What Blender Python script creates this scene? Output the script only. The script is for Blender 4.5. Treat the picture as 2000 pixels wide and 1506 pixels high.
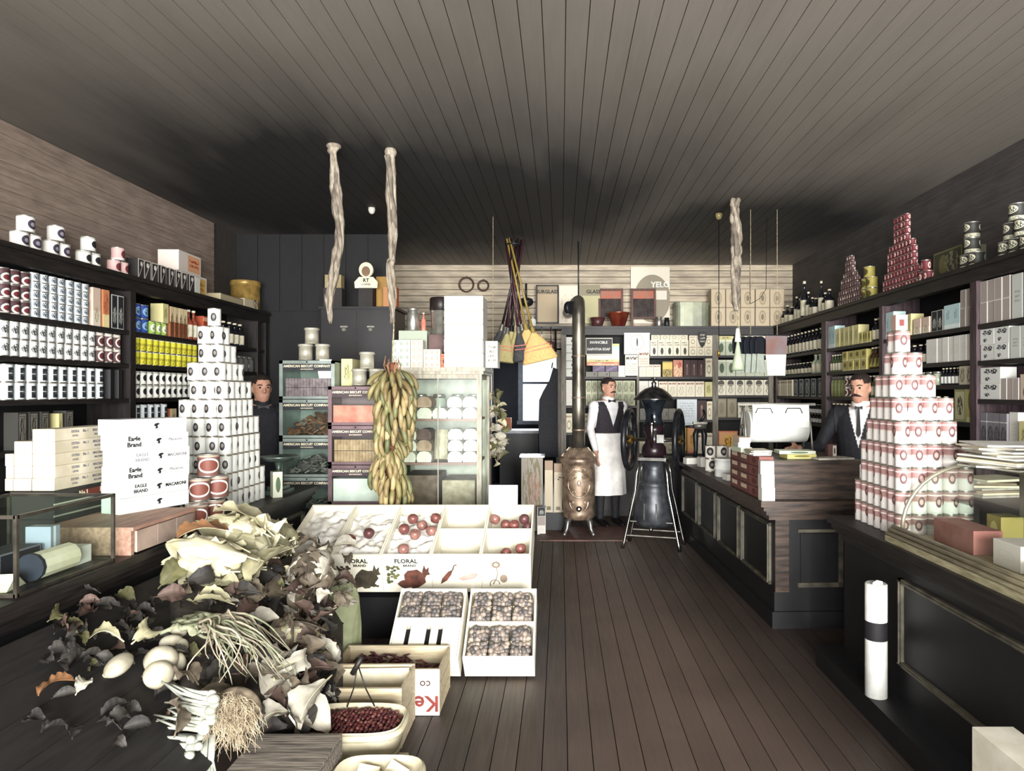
import bpy, bmesh, math, random
from mathutils import Vector, Matrix, Euler, noise as mnoise
random.seed(7)
R = random.Random(11)
PI = math.pi
for o in list(bpy.data.objects): bpy.data.objects.remove(o)
SC = bpy.context.scene
COL = SC.collection
# ---------------------------------------------------------------- camera, light, exposure
F, PX, PY, CH = 1350.0, 1095.0, 766.0, 1.55           # focal length and vanishing point in pixels, eye height in metres
cd = bpy.data.cameras.new('camera'); cam = bpy.data.objects.new('camera', cd); COL.objects.link(cam)
cam.location = (0, 0, CH); cam.rotation_euler = (PI/2, 0, 0)
cd.sensor_width = 36; cd.lens = 36*F/2000; cd.shift_x = (1000-PX)/2000; cd.shift_y = (PY-753)/2000
cd.clip_start = .05; cd.clip_end = 100
SC.camera = cam
vs = SC.view_settings
vs.view_transform = 'Standard'; vs.look = 'None'; vs.gamma = 1; vs.use_curve_mapping = False
vs.exposure = 0.5
wd = bpy.data.worlds.new('daylight'); SC.world = wd; wd.use_nodes = True
bg = wd.node_tree.nodes['Background']; bg.inputs[0].default_value = (.86, .93, 1, 1); bg.inputs[1].default_value = 1.6
def area(name, loc, rot, sx, sy, power, col=(1, .985, .955), spread=PI):
    l = bpy.data.lights.new(name, 'AREA'); l.shape = 'RECTANGLE'; l.size = sx; l.size_y = sy
    l.energy = power; l.color = col; l.spread = spread
    o = bpy.data.objects.new(name, l); COL.objects.link(o); o.location = loc; o.rotation_euler = rot
    return o
# daylight coming in through the two shop windows and the glazed door of the front wall behind the camera
area('daylight_window_right', (1.75, -3.92, 1.72), (PI/2, 0, 0), 2.2, 2.2, 430, spread=2.0)
area('daylight_window_left', (-1.65, -3.92, 1.72), (PI/2, 0, 0), 2.2, 2.2, 190, spread=2.0)
area('daylight_door', (.05, -3.92, 1.3), (PI/2, 0, 0), .8, 2.0, 110, spread=2.0)
area('daylight_back_window', (-.45, 11.85, 1.65), (-PI/2, 0, 0), .6, 1.1, 40, (.85, .93, 1))
# ---------------------------------------------------------------- pixels to metres
def P(x, y, Y): return Vector(((x-PX)*Y/F, Y, CH-(y-PY)*Y/F))
def XX(x, Y): return (x-PX)*Y/F
def ZZ(y, Y): return CH-(y-PY)*Y/F
def lin(c):
    if isinstance(c, str):
        c = tuple(int(c[i:i+2], 16)/255 for i in (0, 2, 4))
    return tuple(v/12.92 if v <= .04045 else ((v+.055)/1.055)**2.4 for v in c)+(1,)
# ---------------------------------------------------------------- materials
class E:
    """tiny expression builder over Math nodes"""
    def __init__(s, nt, sock): s.nt, s.k = nt, sock
    def op(s, o, *a, clamp=False):
        n = s.nt.nodes.new('ShaderNodeMath'); n.operation = o; n.use_clamp = clamp
        for i, v in enumerate((s,)+a):
            if isinstance(v, E): s.nt.links.new(v.k, n.inputs[i])
            else: n.inputs[i].default_value = v
        return E(s.nt, n.outputs[0])
    def __add__(s, o): return s.op('ADD', o)
    def __sub__(s, o): return s.op('SUBTRACT', o)
    def __mul__(s, o): return s.op('MULTIPLY', o)
    def __truediv__(s, o): return s.op('DIVIDE', o)
    def lt(s, o): return s.op('LESS_THAN', o)
    def gt(s, o): return s.op('GREATER_THAN', o)
    def abs(s): return s.op('ABSOLUTE')
    def frac(s): return s.op('FRACT')
    def inside(s, a, b): return s.gt(a)*s.lt(b)
def newmat(name):
    m = bpy.data.materials.new(name); m.use_nodes = True
    nt = m.node_tree; b = nt.nodes['Principled BSDF']
    return m, nt, b
def mixc(nt, fac, a, b, mode='MIX'):
    n = nt.nodes.new('ShaderNodeMix'); n.data_type = 'RGBA'; n.blend_type = mode
    for i, v in ((0, fac), (6, a), (7, b)):
        if isinstance(v, E): nt.links.new(v.k, n.inputs[i])
        elif isinstance(v, bpy.types.NodeSocket): nt.links.new(v, n.inputs[i])
        else: n.inputs[i].default_value = v
    return n.outputs[2]
def coords(nt, kind='Object', scale=(1, 1, 1)):
    t = nt.nodes.new('ShaderNodeTexCoord'); mp = nt.nodes.new('ShaderNodeMapping')
    nt.links.new(t.outputs[kind], mp.inputs[0]); mp.inputs['Scale'].default_value = scale
    return mp.outputs[0]
def noisen(nt, vec, scale, detail=3, rough=.55):
    n = nt.nodes.new('ShaderNodeTexNoise'); n.inputs['Scale'].default_value = scale
    n.inputs['Detail'].default_value = detail; n.inputs['Roughness'].default_value = rough
    if vec is not None: nt.links.new(vec, n.inputs['Vector'])
    return E(nt, n.outputs['Fac'])
_mats = {}
def M(name, col, rough=.6, metal=0, var=.25, scale=12, stretch=(1, 1, 1), bump=0, col2=None, spec=.4, perobj=0, emit=0, lo=.35, hi=.65):
    """surface of one colour with a soft second colour worked in by stretched noise"""
    if name in _mats: return _mats[name]
    m, nt, b = newmat(name)
    c = lin(col); c2 = lin(col2) if col2 else tuple(v*(1-var) for v in c[:3])+(1,)
    vec = coords(nt, 'Object', stretch)
    if perobj:
        oi = nt.nodes.new('ShaderNodeObjectInfo')
        va = nt.nodes.new('ShaderNodeVectorMath'); va.operation = 'ADD'
        nt.links.new(vec, va.inputs[0]); sc = nt.nodes.new('ShaderNodeVectorMath'); sc.operation = 'SCALE'
        nt.links.new(oi.outputs['Location'], sc.inputs[0]); sc.inputs['Scale'].default_value = 3.7
        nt.links.new(sc.outputs[0], va.inputs[1]); vec = va.outputs[0]
    f = noisen(nt, vec, scale)
    mr = nt.nodes.new('ShaderNodeMapRange'); mr.inputs[1].default_value = lo; mr.inputs[2].default_value = hi
    nt.links.new(f.k, mr.inputs[0])
    out = mixc(nt, E(nt, mr.outputs[0]), c, c2)
    if perobj:
        rnd = E(nt, oi.outputs['Random'])
        hsv = nt.nodes.new('ShaderNodeHueSaturation'); nt.links.new(out, hsv.inputs['Color'])
        nt.links.new((rnd*perobj+(1-perobj/2)).k, hsv.inputs['Value']); out = hsv.outputs[0]
    nt.links.new(out, b.inputs['Base Color'])
    b.inputs['Roughness'].default_value = rough; b.inputs['Metallic'].default_value = metal
    b.inputs['Specular IOR Level'].default_value = spec
    if emit:
        nt.links.new(out, b.inputs['Emission Color']); b.inputs['Emission Strength'].default_value = emit
    if bump:
        bn = nt.nodes.new('ShaderNodeBump'); bn.inputs['Strength'].default_value = bump; bn.inputs['Distance'].default_value = .01
        nt.links.new(f.k, bn.inputs['Height']); nt.links.new(bn.outputs[0], b.inputs['Normal'])
    _mats[name] = m
    return m
def printed(name, base, ops, rep=0, rough=.55, var=.06, side=None):
    """printed paper: ops painted in order over (u,v); rep>0 wraps the print round a can, else it lies on the front of a box"""
    if name in _mats: return _mats[name]
    m, nt, b = newmat(name)
    t = nt.nodes.new('ShaderNodeTexCoord'); s = nt.nodes.new('ShaderNodeSeparateXYZ')
    nt.links.new(t.outputs['Generated'], s.inputs[0])
    gx, gy, gz = (E(nt, s.outputs[i]) for i in range(3))
    if rep:
        ang = (gx-.5).op('ARCTAN2', (gy-.5)*-1)
        u = ((ang/(2*PI)*rep+.5).frac())*2-1; v = gz; front = None
    else:
        u = gx*2-1; v = gz; front = gy.lt(.02)
    cx = nt.nodes.new('ShaderNodeCombineXYZ'); nt.links.new(u.k, cx.inputs[0]); nt.links.new(v.k, cx.inputs[1])
    out = lin(base)
    nz = noisen(nt, coords(nt, 'Object'), 25, 2)
    out = mixc(nt, nz, out, tuple(c*(1-var) for c in out[:3])+(1,))
    for op in ops:
        k = op[0]; c = lin(op[-1])
        if k == 'oval':
            a, h, cu, cv = op[1:5]
            x = (u-cu)/a; y = (v-cv)/h; mk = (x*x+y*y).lt(1)
        elif k == 'band': mk = v.inside(op[1], op[2])
        elif k == 'rect': mk = u.inside(op[1], op[2])*v.inside(op[3], op[4])
        elif k == 'lines':
            u0, u1, v0, v1, n, fx = op[1:7]
            nn = noisen(nt, cx.outputs[0], fx, 1)
            mk = u.inside(u0, u1)*v.inside(v0, v1)*((v-v0)/(v1-v0)*n).frac().inside(.22, .78)*nn.gt(.47)
        elif k == 'blotch':
            a, h, cu, cv, fx, th = op[1:7]
            x = (u-cu)/a; y = (v-cv)/h
            mk = (x*x+y*y).lt(1)*noisen(nt, cx.outputs[0], fx, 2).gt(th)
        elif k == 'diag': mk = ((u*.5+.5-v)*op[1]).abs().lt(op[2])
        elif k == 'frame': mk = (u.abs().gt(1-op[1])).op('MAXIMUM', (v-.5).abs().gt(.5-op[2]))
        if front is not None: mk = mk*front
        out = mixc(nt, mk, out, c)
    nt.links.new(out, b.inputs['Base Color']); b.inputs['Roughness'].default_value = rough
    b.inputs['Specular IOR Level'].default_value = .3
    _mats[name] = m
    return m
def glass(name, tint=(.93, .97, .95), gloss=.014):
    if name in _mats: return _mats[name]
    m = bpy.data.materials.new(name); m.use_nodes = True; nt = m.node_tree; nt.nodes.clear()
    o = nt.nodes.new('ShaderNodeOutputMaterial'); mx = nt.nodes.new('ShaderNodeMixShader')
    tr = nt.nodes.new('ShaderNodeBsdfTransparent'); tr.inputs[0].default_value = tint+(1,)
    gl = nt.nodes.new('ShaderNodeBsdfGlossy'); gl.inputs['Roughness'].default_value = .3
    nz = noisen(nt, coords(nt), 6, 2)
    nt.links.new((nz*gloss+gloss*.5).k, mx.inputs[0])
    nt.links.new(tr.outputs[0], mx.inputs[1]); nt.links.new(gl.outputs[0], mx.inputs[2]); nt.links.new(mx.outputs[0], o.inputs[0])
    _mats[name] = m
    return m
# ---------------------------------------------------------------- mesh building
class MB:
    def __init__(s): s.v = []; s.f = []; s.m = []; s.sm = []
    def add(s, vs, fs, mi=0, smooth=False):
        n = len(s.v); s.v += [tuple(p) for p in vs]
        for f in fs: s.f.append(tuple(n+i for i in f)); s.m.append(mi); s.sm.append(smooth)
        return s
    def box(s, x0, x1, y0, y1, z0, z1, mi=0, mat=None):
        vs = [Vector((x, y, z)) for z in (z0, z1) for y in (y0, y1) for x in (x0, x1)]
        if mat is not None: vs = [mat @ p for p in vs]
        return s.add(vs, [(0, 2, 3, 1), (4, 5, 7, 6), (0, 1, 5, 4), (2, 6, 7, 3), (0, 4, 6, 2), (1, 3, 7, 5)], mi)
    def bar(s, a, b, w, h, mi=0, up=(0, 0, 1)):
        """square bar from a to b, w wide and h high"""
        a, b = Vector(a), Vector(b); d = (b-a); L = d.length; d.normalize()
        up = Vector(up); sd = d.cross(up)
        if sd.length < 1e-4: sd = d.cross(Vector((1, 0, 0)))
        sd.normalize(); u = sd.cross(d)
        vs = [p+sd*i*w/2+u*j*h/2 for p in (a, b) for i, j in ((-1, -1), (1, -1), (1, 1), (-1, 1))]
        return s.add(vs, [(3, 2, 1, 0), (4, 5, 6, 7), (0, 1, 5, 4), (1, 2, 6, 5), (2, 3, 7, 6), (3, 0, 4, 7)], mi)
    def lathe(s, prof, seg=20, c=(0, 0, 0), mi=0, mat=None, cap=True, smooth=True, mis=None):
        c = Vector(c); vs = []; fs = []
        for r, z in prof:
            for k in range(seg):
                a = 2*PI*k/seg; p = Vector((r*math.cos(a), r*math.sin(a), z)); vs.append(c+(mat @ p if mat is not None else p))
        n = len(s.v); s.v += [tuple(p) for p in vs]
        for i in range(len(prof)-1):
            for k in range(seg):
                k2 = (k+1) % seg
                s.f.append((n+i*seg+k, n+i*seg+k2, n+(i+1)*seg+k2, n+(i+1)*seg+k)); s.m.append(mis[i] if mis else mi); s.sm.append(smooth)
        if cap:
            s.f.append(tuple(n+k for k in reversed(range(seg)))); s.m.append(mis[0] if mis else mi); s.sm.append(False)
            s.f.append(tuple(n+(len(prof)-1)*seg+k for k in range(seg))); s.m.append(mis[-1] if mis else mi); s.sm.append(False)
        return s
    def tube(s, pts, rad, seg=8, mi=0, cap=True, flat=1.0):
        """tube along points with one radius or one per point"""
        pts = [Vector(p) for p in pts]; n = len(s.v); N = len(pts)
        rs = rad if isinstance(rad, (list, tuple)) else [rad]*N
        t0 = (pts[1]-pts[0]).normalized(); ref = Vector((0, 0, 1)) if abs(t0.z) < .9 else Vector((1, 0, 0))
        sd = t0.cross(ref).normalized()
        for i, p in enumerate(pts):
            t = ((pts[i+1] if i < N-1 else p)-(pts[i-1] if i else p)).normalized()
            sd = (sd-t*sd.dot(t)).normalized(); u = t.cross(sd)
            for k in range(seg):
                a = 2*PI*k/seg; s.v.append(tuple(p+(sd*math.cos(a)+u*math.sin(a)*flat)*rs[i]))
        for i in range(N-1):
            for k in range(seg):
                k2 = (k+1) % seg
                s.f.append((n+i*seg+k, n+i*seg+k2, n+(i+1)*seg+k2, n+(i+1)*seg+k)); s.m.append(mi); s.sm.append(True)
        if cap:
            s.f.append(tuple(n+k for k in reversed(range(seg)))); s.m.append(mi); s.sm.append(False)
            s.f.append(tuple(n+(N-1)*seg+k for k in range(seg))); s.m.append(mi); s.sm.append(False)
        return s
    def ball(s, c, r, seg=10, rings=6, mi=0, sq=(1, 1, 1), rot=None):
        c = Vector(c); n = len(s.v); vs = [Vector((0, 0, -1))]
        for i in range(1, rings):
            th = PI*i/rings
            for k in range(seg):
                a = 2*PI*k/seg; vs.append(Vector((math.sin(th)*math.cos(a), math.sin(th)*math.sin(a), -math.cos(th))))
        vs.append(Vector((0, 0, 1)))
        for p in vs:
            q = Vector((p.x*sq[0]*r, p.y*sq[1]*r, p.z*sq[2]*r))
            if rot is not None: q = rot @ q
            s.v.append(tuple(c+q))
        L = len(vs)-1
        for k in range(seg):
            k2 = (k+1) % seg
            s.f.append((n, n+1+k2, n+1+k)); s.f.append((n+L, n+L-seg+k, n+L-seg+k2)); s.m += [mi]*2; s.sm += [True]*2
        for i in range(rings-2):
            for k in range(seg):
                k2 = (k+1) % seg; a = n+1+i*seg
                s.f.append((a+k, a+k2, a+seg+k2, a+seg+k)); s.m.append(mi); s.sm.append(True)
        return s
    def prism(s, poly, axis, t0, t1, mi=0, mat=None):
        """closed 2-D outline pushed along an axis: 'x' (outline is y,z), 'y' (x,z), 'z' (x,y)"""
        def pt(p, t): 
            q = {'x': (t, p[0], p[1]), 'y': (p[0], t, p[1]), 'z': (p[0], p[1], t)}[axis]
            q = Vector(q); return mat @ q if mat is not None else q
        N = len(poly); vs = [pt(p, t0) for p in poly]+[pt(p, t1) for p in poly]
        fs = [tuple(reversed(range(N))), tuple(range(N, 2*N))]+[(i, (i+1) % N, N+(i+1) % N, N+i) for i in range(N)]
        return s.add(vs, fs, mi)
    def grid(s, fn, nu, nv, mi=0, smooth=True):
        n = len(s.v)
        for j in range(nv+1):
            for i in range(nu+1): s.v.append(tuple(fn(i/nu, j/nv)))
        for j in range(nv):
            for i in range(nu):
                a = n+j*(nu+1)+i; s.f.append((a, a+1, a+nu+2, a+nu+1)); s.m.append(mi); s.sm.append(smooth)
        return s
    def mesh(s, name, mats):
        me = bpy.data.meshes.new(name); me.from_pydata(s.v, [], s.f)
        for m in (mats if isinstance(mats, (list, tuple)) else [mats]): me.materials.append(m)
        me.polygons.foreach_set('material_index', s.m); me.polygons.foreach_set('use_smooth', s.sm)
        bm = bmesh.new(); bm.from_mesh(me); bmesh.ops.recalc_face_normals(bm, faces=bm.faces); bm.to_mesh(me); bm.free()
        me.update(); return me
    def build(s, name, mats, parent=None, loc=(0, 0, 0), rz=0, rot=None):
        return put(name, s.mesh(name, mats), loc, rz, parent=parent, rot=rot)
def put(name, me, loc=(0, 0, 0), rz=0, parent=None, rot=None, scale=None):
    o = bpy.data.objects.new(name, me); COL.objects.link(o)
    o.location = loc; o.rotation_euler = rot if rot is not None else (0, 0, rz)
    if scale: o.scale = scale
    if parent: o.parent = parent
    return o
_seen = {}
def T(o, label, cat, group=None, kind=None):
    o['label'] = label; o['category'] = cat
    if group: o['group'] = group
    if kind: o['kind'] = kind
    _seen.setdefault(label, []).append(group)
    return o
def thing(name, label, cat, loc=(0, 0, 0), rz=0, group=None, rot=None):
    o = put(name, None, loc, rz, rot=rot); o.empty_display_size = .05
    return T(o, label, cat, group)
def struct(o): o['kind'] = 'structure'; return o
def od(i): return f"{i}{'th' if 10 <= i % 100 <= 20 else {1:'st',2:'nd',3:'rd'}.get(i % 10,'th')}"
_txt = {}
def text_mesh(s, size, mat, bold=0.0, ex=.0006):
    k = (s, round(size, 4), mat.name, bold)
    if k in _txt: return _txt[k]
    cu = bpy.data.curves.new('lettering', 'FONT'); cu.body = s; cu.size = size; cu.align_x = 'CENTER'; cu.align_y = 'CENTER'
    cu.offset = bold*size; cu.extrude = ex; cu.resolution_u = 2
    o = bpy.data.objects.new('lettering', cu); COL.objects.link(o)
    dg = bpy.context.evaluated_depsgraph_get()
    me = bpy.data.meshes.new_from_object(o.evaluated_get(dg)); me.name = 'lettering'
    bpy.data.objects.remove(o); bpy.data.curves.remove(cu)
    me.materials.clear(); me.materials.append(mat)
    _txt[k] = me
    return me
def letter(s, size, mat, loc, rot=(PI/2, 0, 0), parent=None, bold=.0, name='lettering', sx=1):
    return put(name, text_mesh(s, size, mat, bold), loc, rot=rot, parent=parent, scale=(sx, 1, 1))
# ---------------------------------------------------------------- palette
darkwood = M('dark stained wood', '231e1d', .5, var=.4, scale=6, stretch=(9, 1, 9), col2='121010', bump=.1)
darkwood_z = M('dark stained wood upright', '252020', .45, var=.4, scale=6, stretch=(9, 9, 1), col2='181515', bump=.1)
blackwood = M('black painted wood', '131316', .5, var=.3, scale=8)
brownwood = M('worn brown wood', '4a3c33', .45, scale=5, stretch=(1, 8, 8), col2='241d1a', bump=.15)
palewood = M('pale box wood', 'cbbda0', .7, scale=7, stretch=(1, 9, 9), col2='a89a7c', bump=.1)
whitewood = M('bleached crate wood', 'e2dece', .75, scale=6, stretch=(1, 10, 10), col2='dcd6c2', bump=.05)
greywood = M('weathered grey wood', '8b8378', .7, scale=7, stretch=(1, 14, 14), col2='4d4843', bump=.3)
pinkwood = M('reddish crate wood', 'b08a78', .65, scale=6, stretch=(9, 1, 9), col2='8f6a5a', bump=.1)
olivewood = M('olive varnished moulding', 'a8a084', .45, scale=8, stretch=(9, 1, 9), col2='7b7459', bump=.08)
trimpale = M('dull gilt moulding', '5c574a', .5, scale=10, col2='35322b')
purplewood = M('plum brown post', '4b3a3f', .5, scale=6, stretch=(9, 9, 1), col2='2c2327', bump=.1)
greypost = M('grey painted post', '7d776c', .6, scale=6, stretch=(9, 9, 1), col2='5b554c', bump=.1)
tin = M('bright tin', 'c9c7c0', .32, .85, scale=20, col2='a8a59c')
dulltin = M('dull grey tin', '8f8c84', .45, .7, scale=14, col2='6b6962')
iron = M('black iron', '15161a', .38, .3, scale=14, col2='26272b')
nickel = M('nickel plate', 'c8c8c4', .2, 1, scale=10, col2='8e8e8c')
brass = M('aged brass', 'a8853f', .35, .8, scale=10, col2='6f5527')
paper = M('white paper', 'dedfdb', .75, scale=9, col2='c8c8c0')
greypaper = M('grey newsprint', 'b9b5aa', .8, scale=9, col2='8f8b80')
ink = M('black ink', '17161a', .7, scale=20)
greyink = M('faded grey ink', '77747a', .7, scale=20)
redink = M('brick red ink', '8f3f38', .7, scale=20)
cream = M('cream paper', 'e4dcc4', .7, scale=9, col2='cfc5a8')
clear = glass('clear glass')
twine = M('hemp twine', 'b7ab8f', .9, scale=60, col2='7d7258', bump=.4)
# ---------------------------------------------------------------- setting
XL, XR, YF, YB, ZC = -3.4, 3.03, -4.0, 9.0, 3.203
def plank_field(parent, name, n, w, L, th, mat, place, gap=.005):
    me = MB().box(-w/2+gap/2, w/2-gap/2, 0, L, 0, th).mesh(name, mat)
    for k in range(n):
        loc, rot = place(k)
        put(name, me, loc, rot=rot, parent=parent)
def ceilmat():
    m, nt, b = newmat('grey painted ceiling boards')
    g = nt.nodes.new('ShaderNodeNewGeometry'); s = nt.nodes.new('ShaderNodeSeparateXYZ'); nt.links.new(g.outputs['Position'], s.inputs[0])
    x, y = E(nt, s.outputs[0]), E(nt, s.outputs[1])
    mp = nt.nodes.new('ShaderNodeMapping'); nt.links.new(g.outputs['Position'], mp.inputs[0]); mp.inputs['Scale'].default_value = (1.4, .35, 1)
    n1 = noisen(nt, mp.outputs[0], 1.6, 4)
    mp2 = nt.nodes.new('ShaderNodeMapping'); nt.links.new(g.outputs['Position'], mp2.inputs[0]); mp2.inputs['Scale'].default_value = (22, 1.2, 1)
    n2 = noisen(nt, mp2.outputs[0], 3, 3)
    # two broad uneven darker areas of the boards, the wider over the left aisle
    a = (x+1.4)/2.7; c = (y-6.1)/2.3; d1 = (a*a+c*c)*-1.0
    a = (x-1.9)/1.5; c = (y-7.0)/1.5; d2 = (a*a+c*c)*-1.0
    patch = (d1.op('EXPONENT')*1.0).op('MAXIMUM', d2.op('EXPONENT')*.9)
    patch = (patch*1.5+(n1-.5)*.9-.12).op('MULTIPLY', 1.1, clamp=True)
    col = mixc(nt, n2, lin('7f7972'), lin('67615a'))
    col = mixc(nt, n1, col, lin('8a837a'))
    col = mixc(nt, patch, col, lin('1f1e20'))
    nt.links.new(col, b.inputs['Base Color']); b.inputs['Roughness'].default_value = .7
    return m
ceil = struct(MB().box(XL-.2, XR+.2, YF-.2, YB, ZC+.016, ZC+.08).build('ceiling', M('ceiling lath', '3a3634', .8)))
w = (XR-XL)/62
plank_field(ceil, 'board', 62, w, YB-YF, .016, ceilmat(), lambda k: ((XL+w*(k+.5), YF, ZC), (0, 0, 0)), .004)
def floormat():
    m, nt, b = newmat('worn dark floor boards')
    g = nt.nodes.new('ShaderNodeNewGeometry'); s = nt.nodes.new('ShaderNodeSeparateXYZ'); nt.links.new(g.outputs['Position'], s.inputs[0])
    x, y = E(nt, s.outputs[0]), E(nt, s.outputs[1])
    mp = nt.nodes.new('ShaderNodeMapping'); nt.links.new(g.outputs['Position'], mp.inputs[0]); mp.inputs['Scale'].default_value = (26, 1.3, 1)
    n2 = noisen(nt, mp.outputs[0], 2.5, 4)
    n1 = noisen(nt, g.outputs['Position'], 1.3, 4)
    oi = nt.nodes.new('ShaderNodeObjectInfo')
    wear = ((x-.55).abs()*-1.1+1.1).op('MULTIPLY', (n1*1.9), clamp=True)     # trodden strip of the aisle
    col = mixc(nt, n2, lin('413630'), lin('261f1d'))
    col = mixc(nt, wear*.55, col, lin('6b5a50'))
    hs = nt.nodes.new('ShaderNodeHueSaturation'); nt.links.new(col, hs.inputs['Color'])
    nt.links.new((E(nt, oi.outputs['Random'])*.22+.89).k, hs.inputs['Value'])
    nt.links.new(hs.outputs[0], b.inputs['Base Color'])
    nt.links.new((n2*.25+.42).k, b.inputs['Roughness'])
    return m
floor = struct(MB().box(XL-.2, XR+.2, YF-.2, 12.3, -.08, -.02).build('floor', M('sub floor', '14110f', .9)))
plank_field(floor, 'plank', 60, (XR-XL)/60, 12.3-YF, .02, floormat(), lambda k: ((XL+(XR-XL)/60*(k+.5), YF, -.02), (0, 0, 0)), .004)
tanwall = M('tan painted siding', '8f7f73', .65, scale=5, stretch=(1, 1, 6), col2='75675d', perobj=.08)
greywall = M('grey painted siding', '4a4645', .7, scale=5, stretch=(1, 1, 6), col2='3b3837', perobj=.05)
backwall = M('cream painted siding', 'b5a892', .6, scale=4, stretch=(1, 6, 6), col2='948877', perobj=.2)
backing = M('wall backing', '3d3835', .8)
darkwall = M('dark brown wall', '121113', .7, scale=5, stretch=(6, 6, 1), col2='0c0b0d')
def siding(parent, n, z0, pitch, L, mat, loc, rz, gap=.008, dp=1.0):
    me = MB().add([(0, -.012, 0), (L, -.012, 0), (L, -.016, pitch*.2), (0, -.016, pitch*.2), (0, -.016, pitch*(1-.16*dp)), (L, -.016, pitch*(1-.16*dp)), (L, -.016+.012*dp, pitch-gap*.5), (0, -.016+.012*dp, pitch-gap*.5),
                   (0, 0, 0), (L, 0, 0), (L, 0, pitch-gap*.5), (0, 0, pitch-gap*.5)],
                  [(0, 1, 2, 3), (3, 2, 5, 4), (4, 5, 6, 7), (0, 8, 9, 1), (7, 6, 10, 11), (8, 11, 10, 9)]).mesh('board', mat)
    for k in range(n): put('board', me, Vector(loc)+Vector((0, 0, z0+k*pitch)), rz, parent=parent)
wl = struct(MB().box(XL-.12, XL, YF, YB+.1, 0, ZC+.02).build('wall_left', backing))
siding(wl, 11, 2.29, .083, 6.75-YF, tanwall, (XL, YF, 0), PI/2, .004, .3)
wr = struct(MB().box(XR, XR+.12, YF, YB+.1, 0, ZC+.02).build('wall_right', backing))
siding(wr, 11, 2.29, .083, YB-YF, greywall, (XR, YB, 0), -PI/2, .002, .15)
# back wall with a doorway into the back room
DX0, DX1, DZ = XX(958, 9), XX(1088, 9), ZZ(684, 9)
b = MB(); b.box(XL, DX0, YB, YB+.1, 0, ZC+.02); b.box(DX1, XR, YB, YB+.1, 0, ZC+.02); b.box(DX0, DX1, YB, YB+.1, DZ, ZC+.02)
wb = struct(b.build('wall_back', backing))
siding(wb, 14, 2.08, .081, XR-XL, backwall, (XL, YB, 0), 0)
siding(wb, 25, .03, .081, XR-DX1, backwall, (DX1, YB, 0), 0)
siding(wb, 25, .03, .081, DX0-XL, backwall, (XL, YB, 0), 0)
b = MB(); b.box(DX1-.01, DX1+.09, YB-.035, YB+.1, 0, DZ+.02); b.box(DX0-.09, DX0+.01, YB-.035, YB+.1, 0, DZ+.02); b.box(DX0-.09, DX1+.09, YB-.035, YB+.1, DZ, DZ+.1)
struct(b.build('trim_1', greypost))
# back room, its walls and its sash window
navy = M('dark blue wall', '1a2030', .7, scale=5, col2='12151f')
WX0, WX1, WZ0, WZ1 = XX(1019, 12), XX(1092, 12), ZZ(822, 12), ZZ(668, 12)
b = MB(); b.box(-1.9, WX0, 12, 12.1, 0, 2.9); b.box(WX1, 1.2, 12, 12.1, 0, 2.9); b.box(WX0, WX1, 12, 12.1, 0, WZ0); b.box(WX0, WX1, 12, 12.1, WZ1, 2.9)
struct(b.build('wall_backroom_end', navy))
struct(MB().box(-2, -1.9, 9.1, 12.1, 0, 2.9).build('wall_backroom_left', navy))
struct(MB().box(1.2, 1.3, 9.1, 12.1, 0, 2.9).build('wall_backroom_right', navy))
struct(MB().box(-2, 1.3, 9.1, 12.1, 2.9, 3).build('ceiling_backroom', navy))
wn = struct(MB().box(WX0-.06, WX0+.02, 11.97, 12.06, WZ0-.05, WZ1+.06).box(WX1-.02, WX1+.06, 11.97, 12.06, WZ0-.05, WZ1+.06)
            .box(WX0, WX1, 11.97, 12.06, WZ1, WZ1+.06).box(WX0-.08, WX1+.08, 11.94, 12.06, WZ0-.06, WZ0).build('window_1', M('blue grey sash', '8d97a6', .6)))
zm = ZZ(748, 12)
MB().box(WX0, WX1, 11.99, 12.03, zm-.02, zm+.02).build('sash_rail', _mats['blue grey sash'], wn)
MB().box(WX0+.02, WX1-.02, 12.02, 12.026, WZ0, zm).build('pane', clear, wn); MB().box(WX0+.02, WX1-.02, 12.03, 12.036, zm, WZ1).build('pane', clear, wn)
# front wall behind the camera: two shop windows and a door opening
b = MB()
for x0, x1, z0, z1 in ((XL-.1, -2.8, 0, 3.3), (-2.8, -.5, 0, .6), (-2.8, -.5, 2.85, 3.3), (-.5, -.38, 0, 3.3), (-.38, .48, 2.35, 3.3), (.48, .6, 0, 3.3), (.6, 2.9, 0, .6), (.6, 2.9, 2.85, 3.3), (2.9, XR+.1, 0, 3.3)):
    b.box(x0, x1, YF-.1, YF, z0, z1)
struct(b.build('wall_front', M('front wall boards', '6b6258', .7)))
b = MB()                                                             # dark panelled partition closing off the left rear corner
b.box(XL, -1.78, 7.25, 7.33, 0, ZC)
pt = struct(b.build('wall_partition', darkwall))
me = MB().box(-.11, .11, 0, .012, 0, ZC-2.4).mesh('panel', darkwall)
for k in range(7): put('panel', me, (XL+.115+.231*k, 7.238, 2.4), parent=pt)
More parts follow.
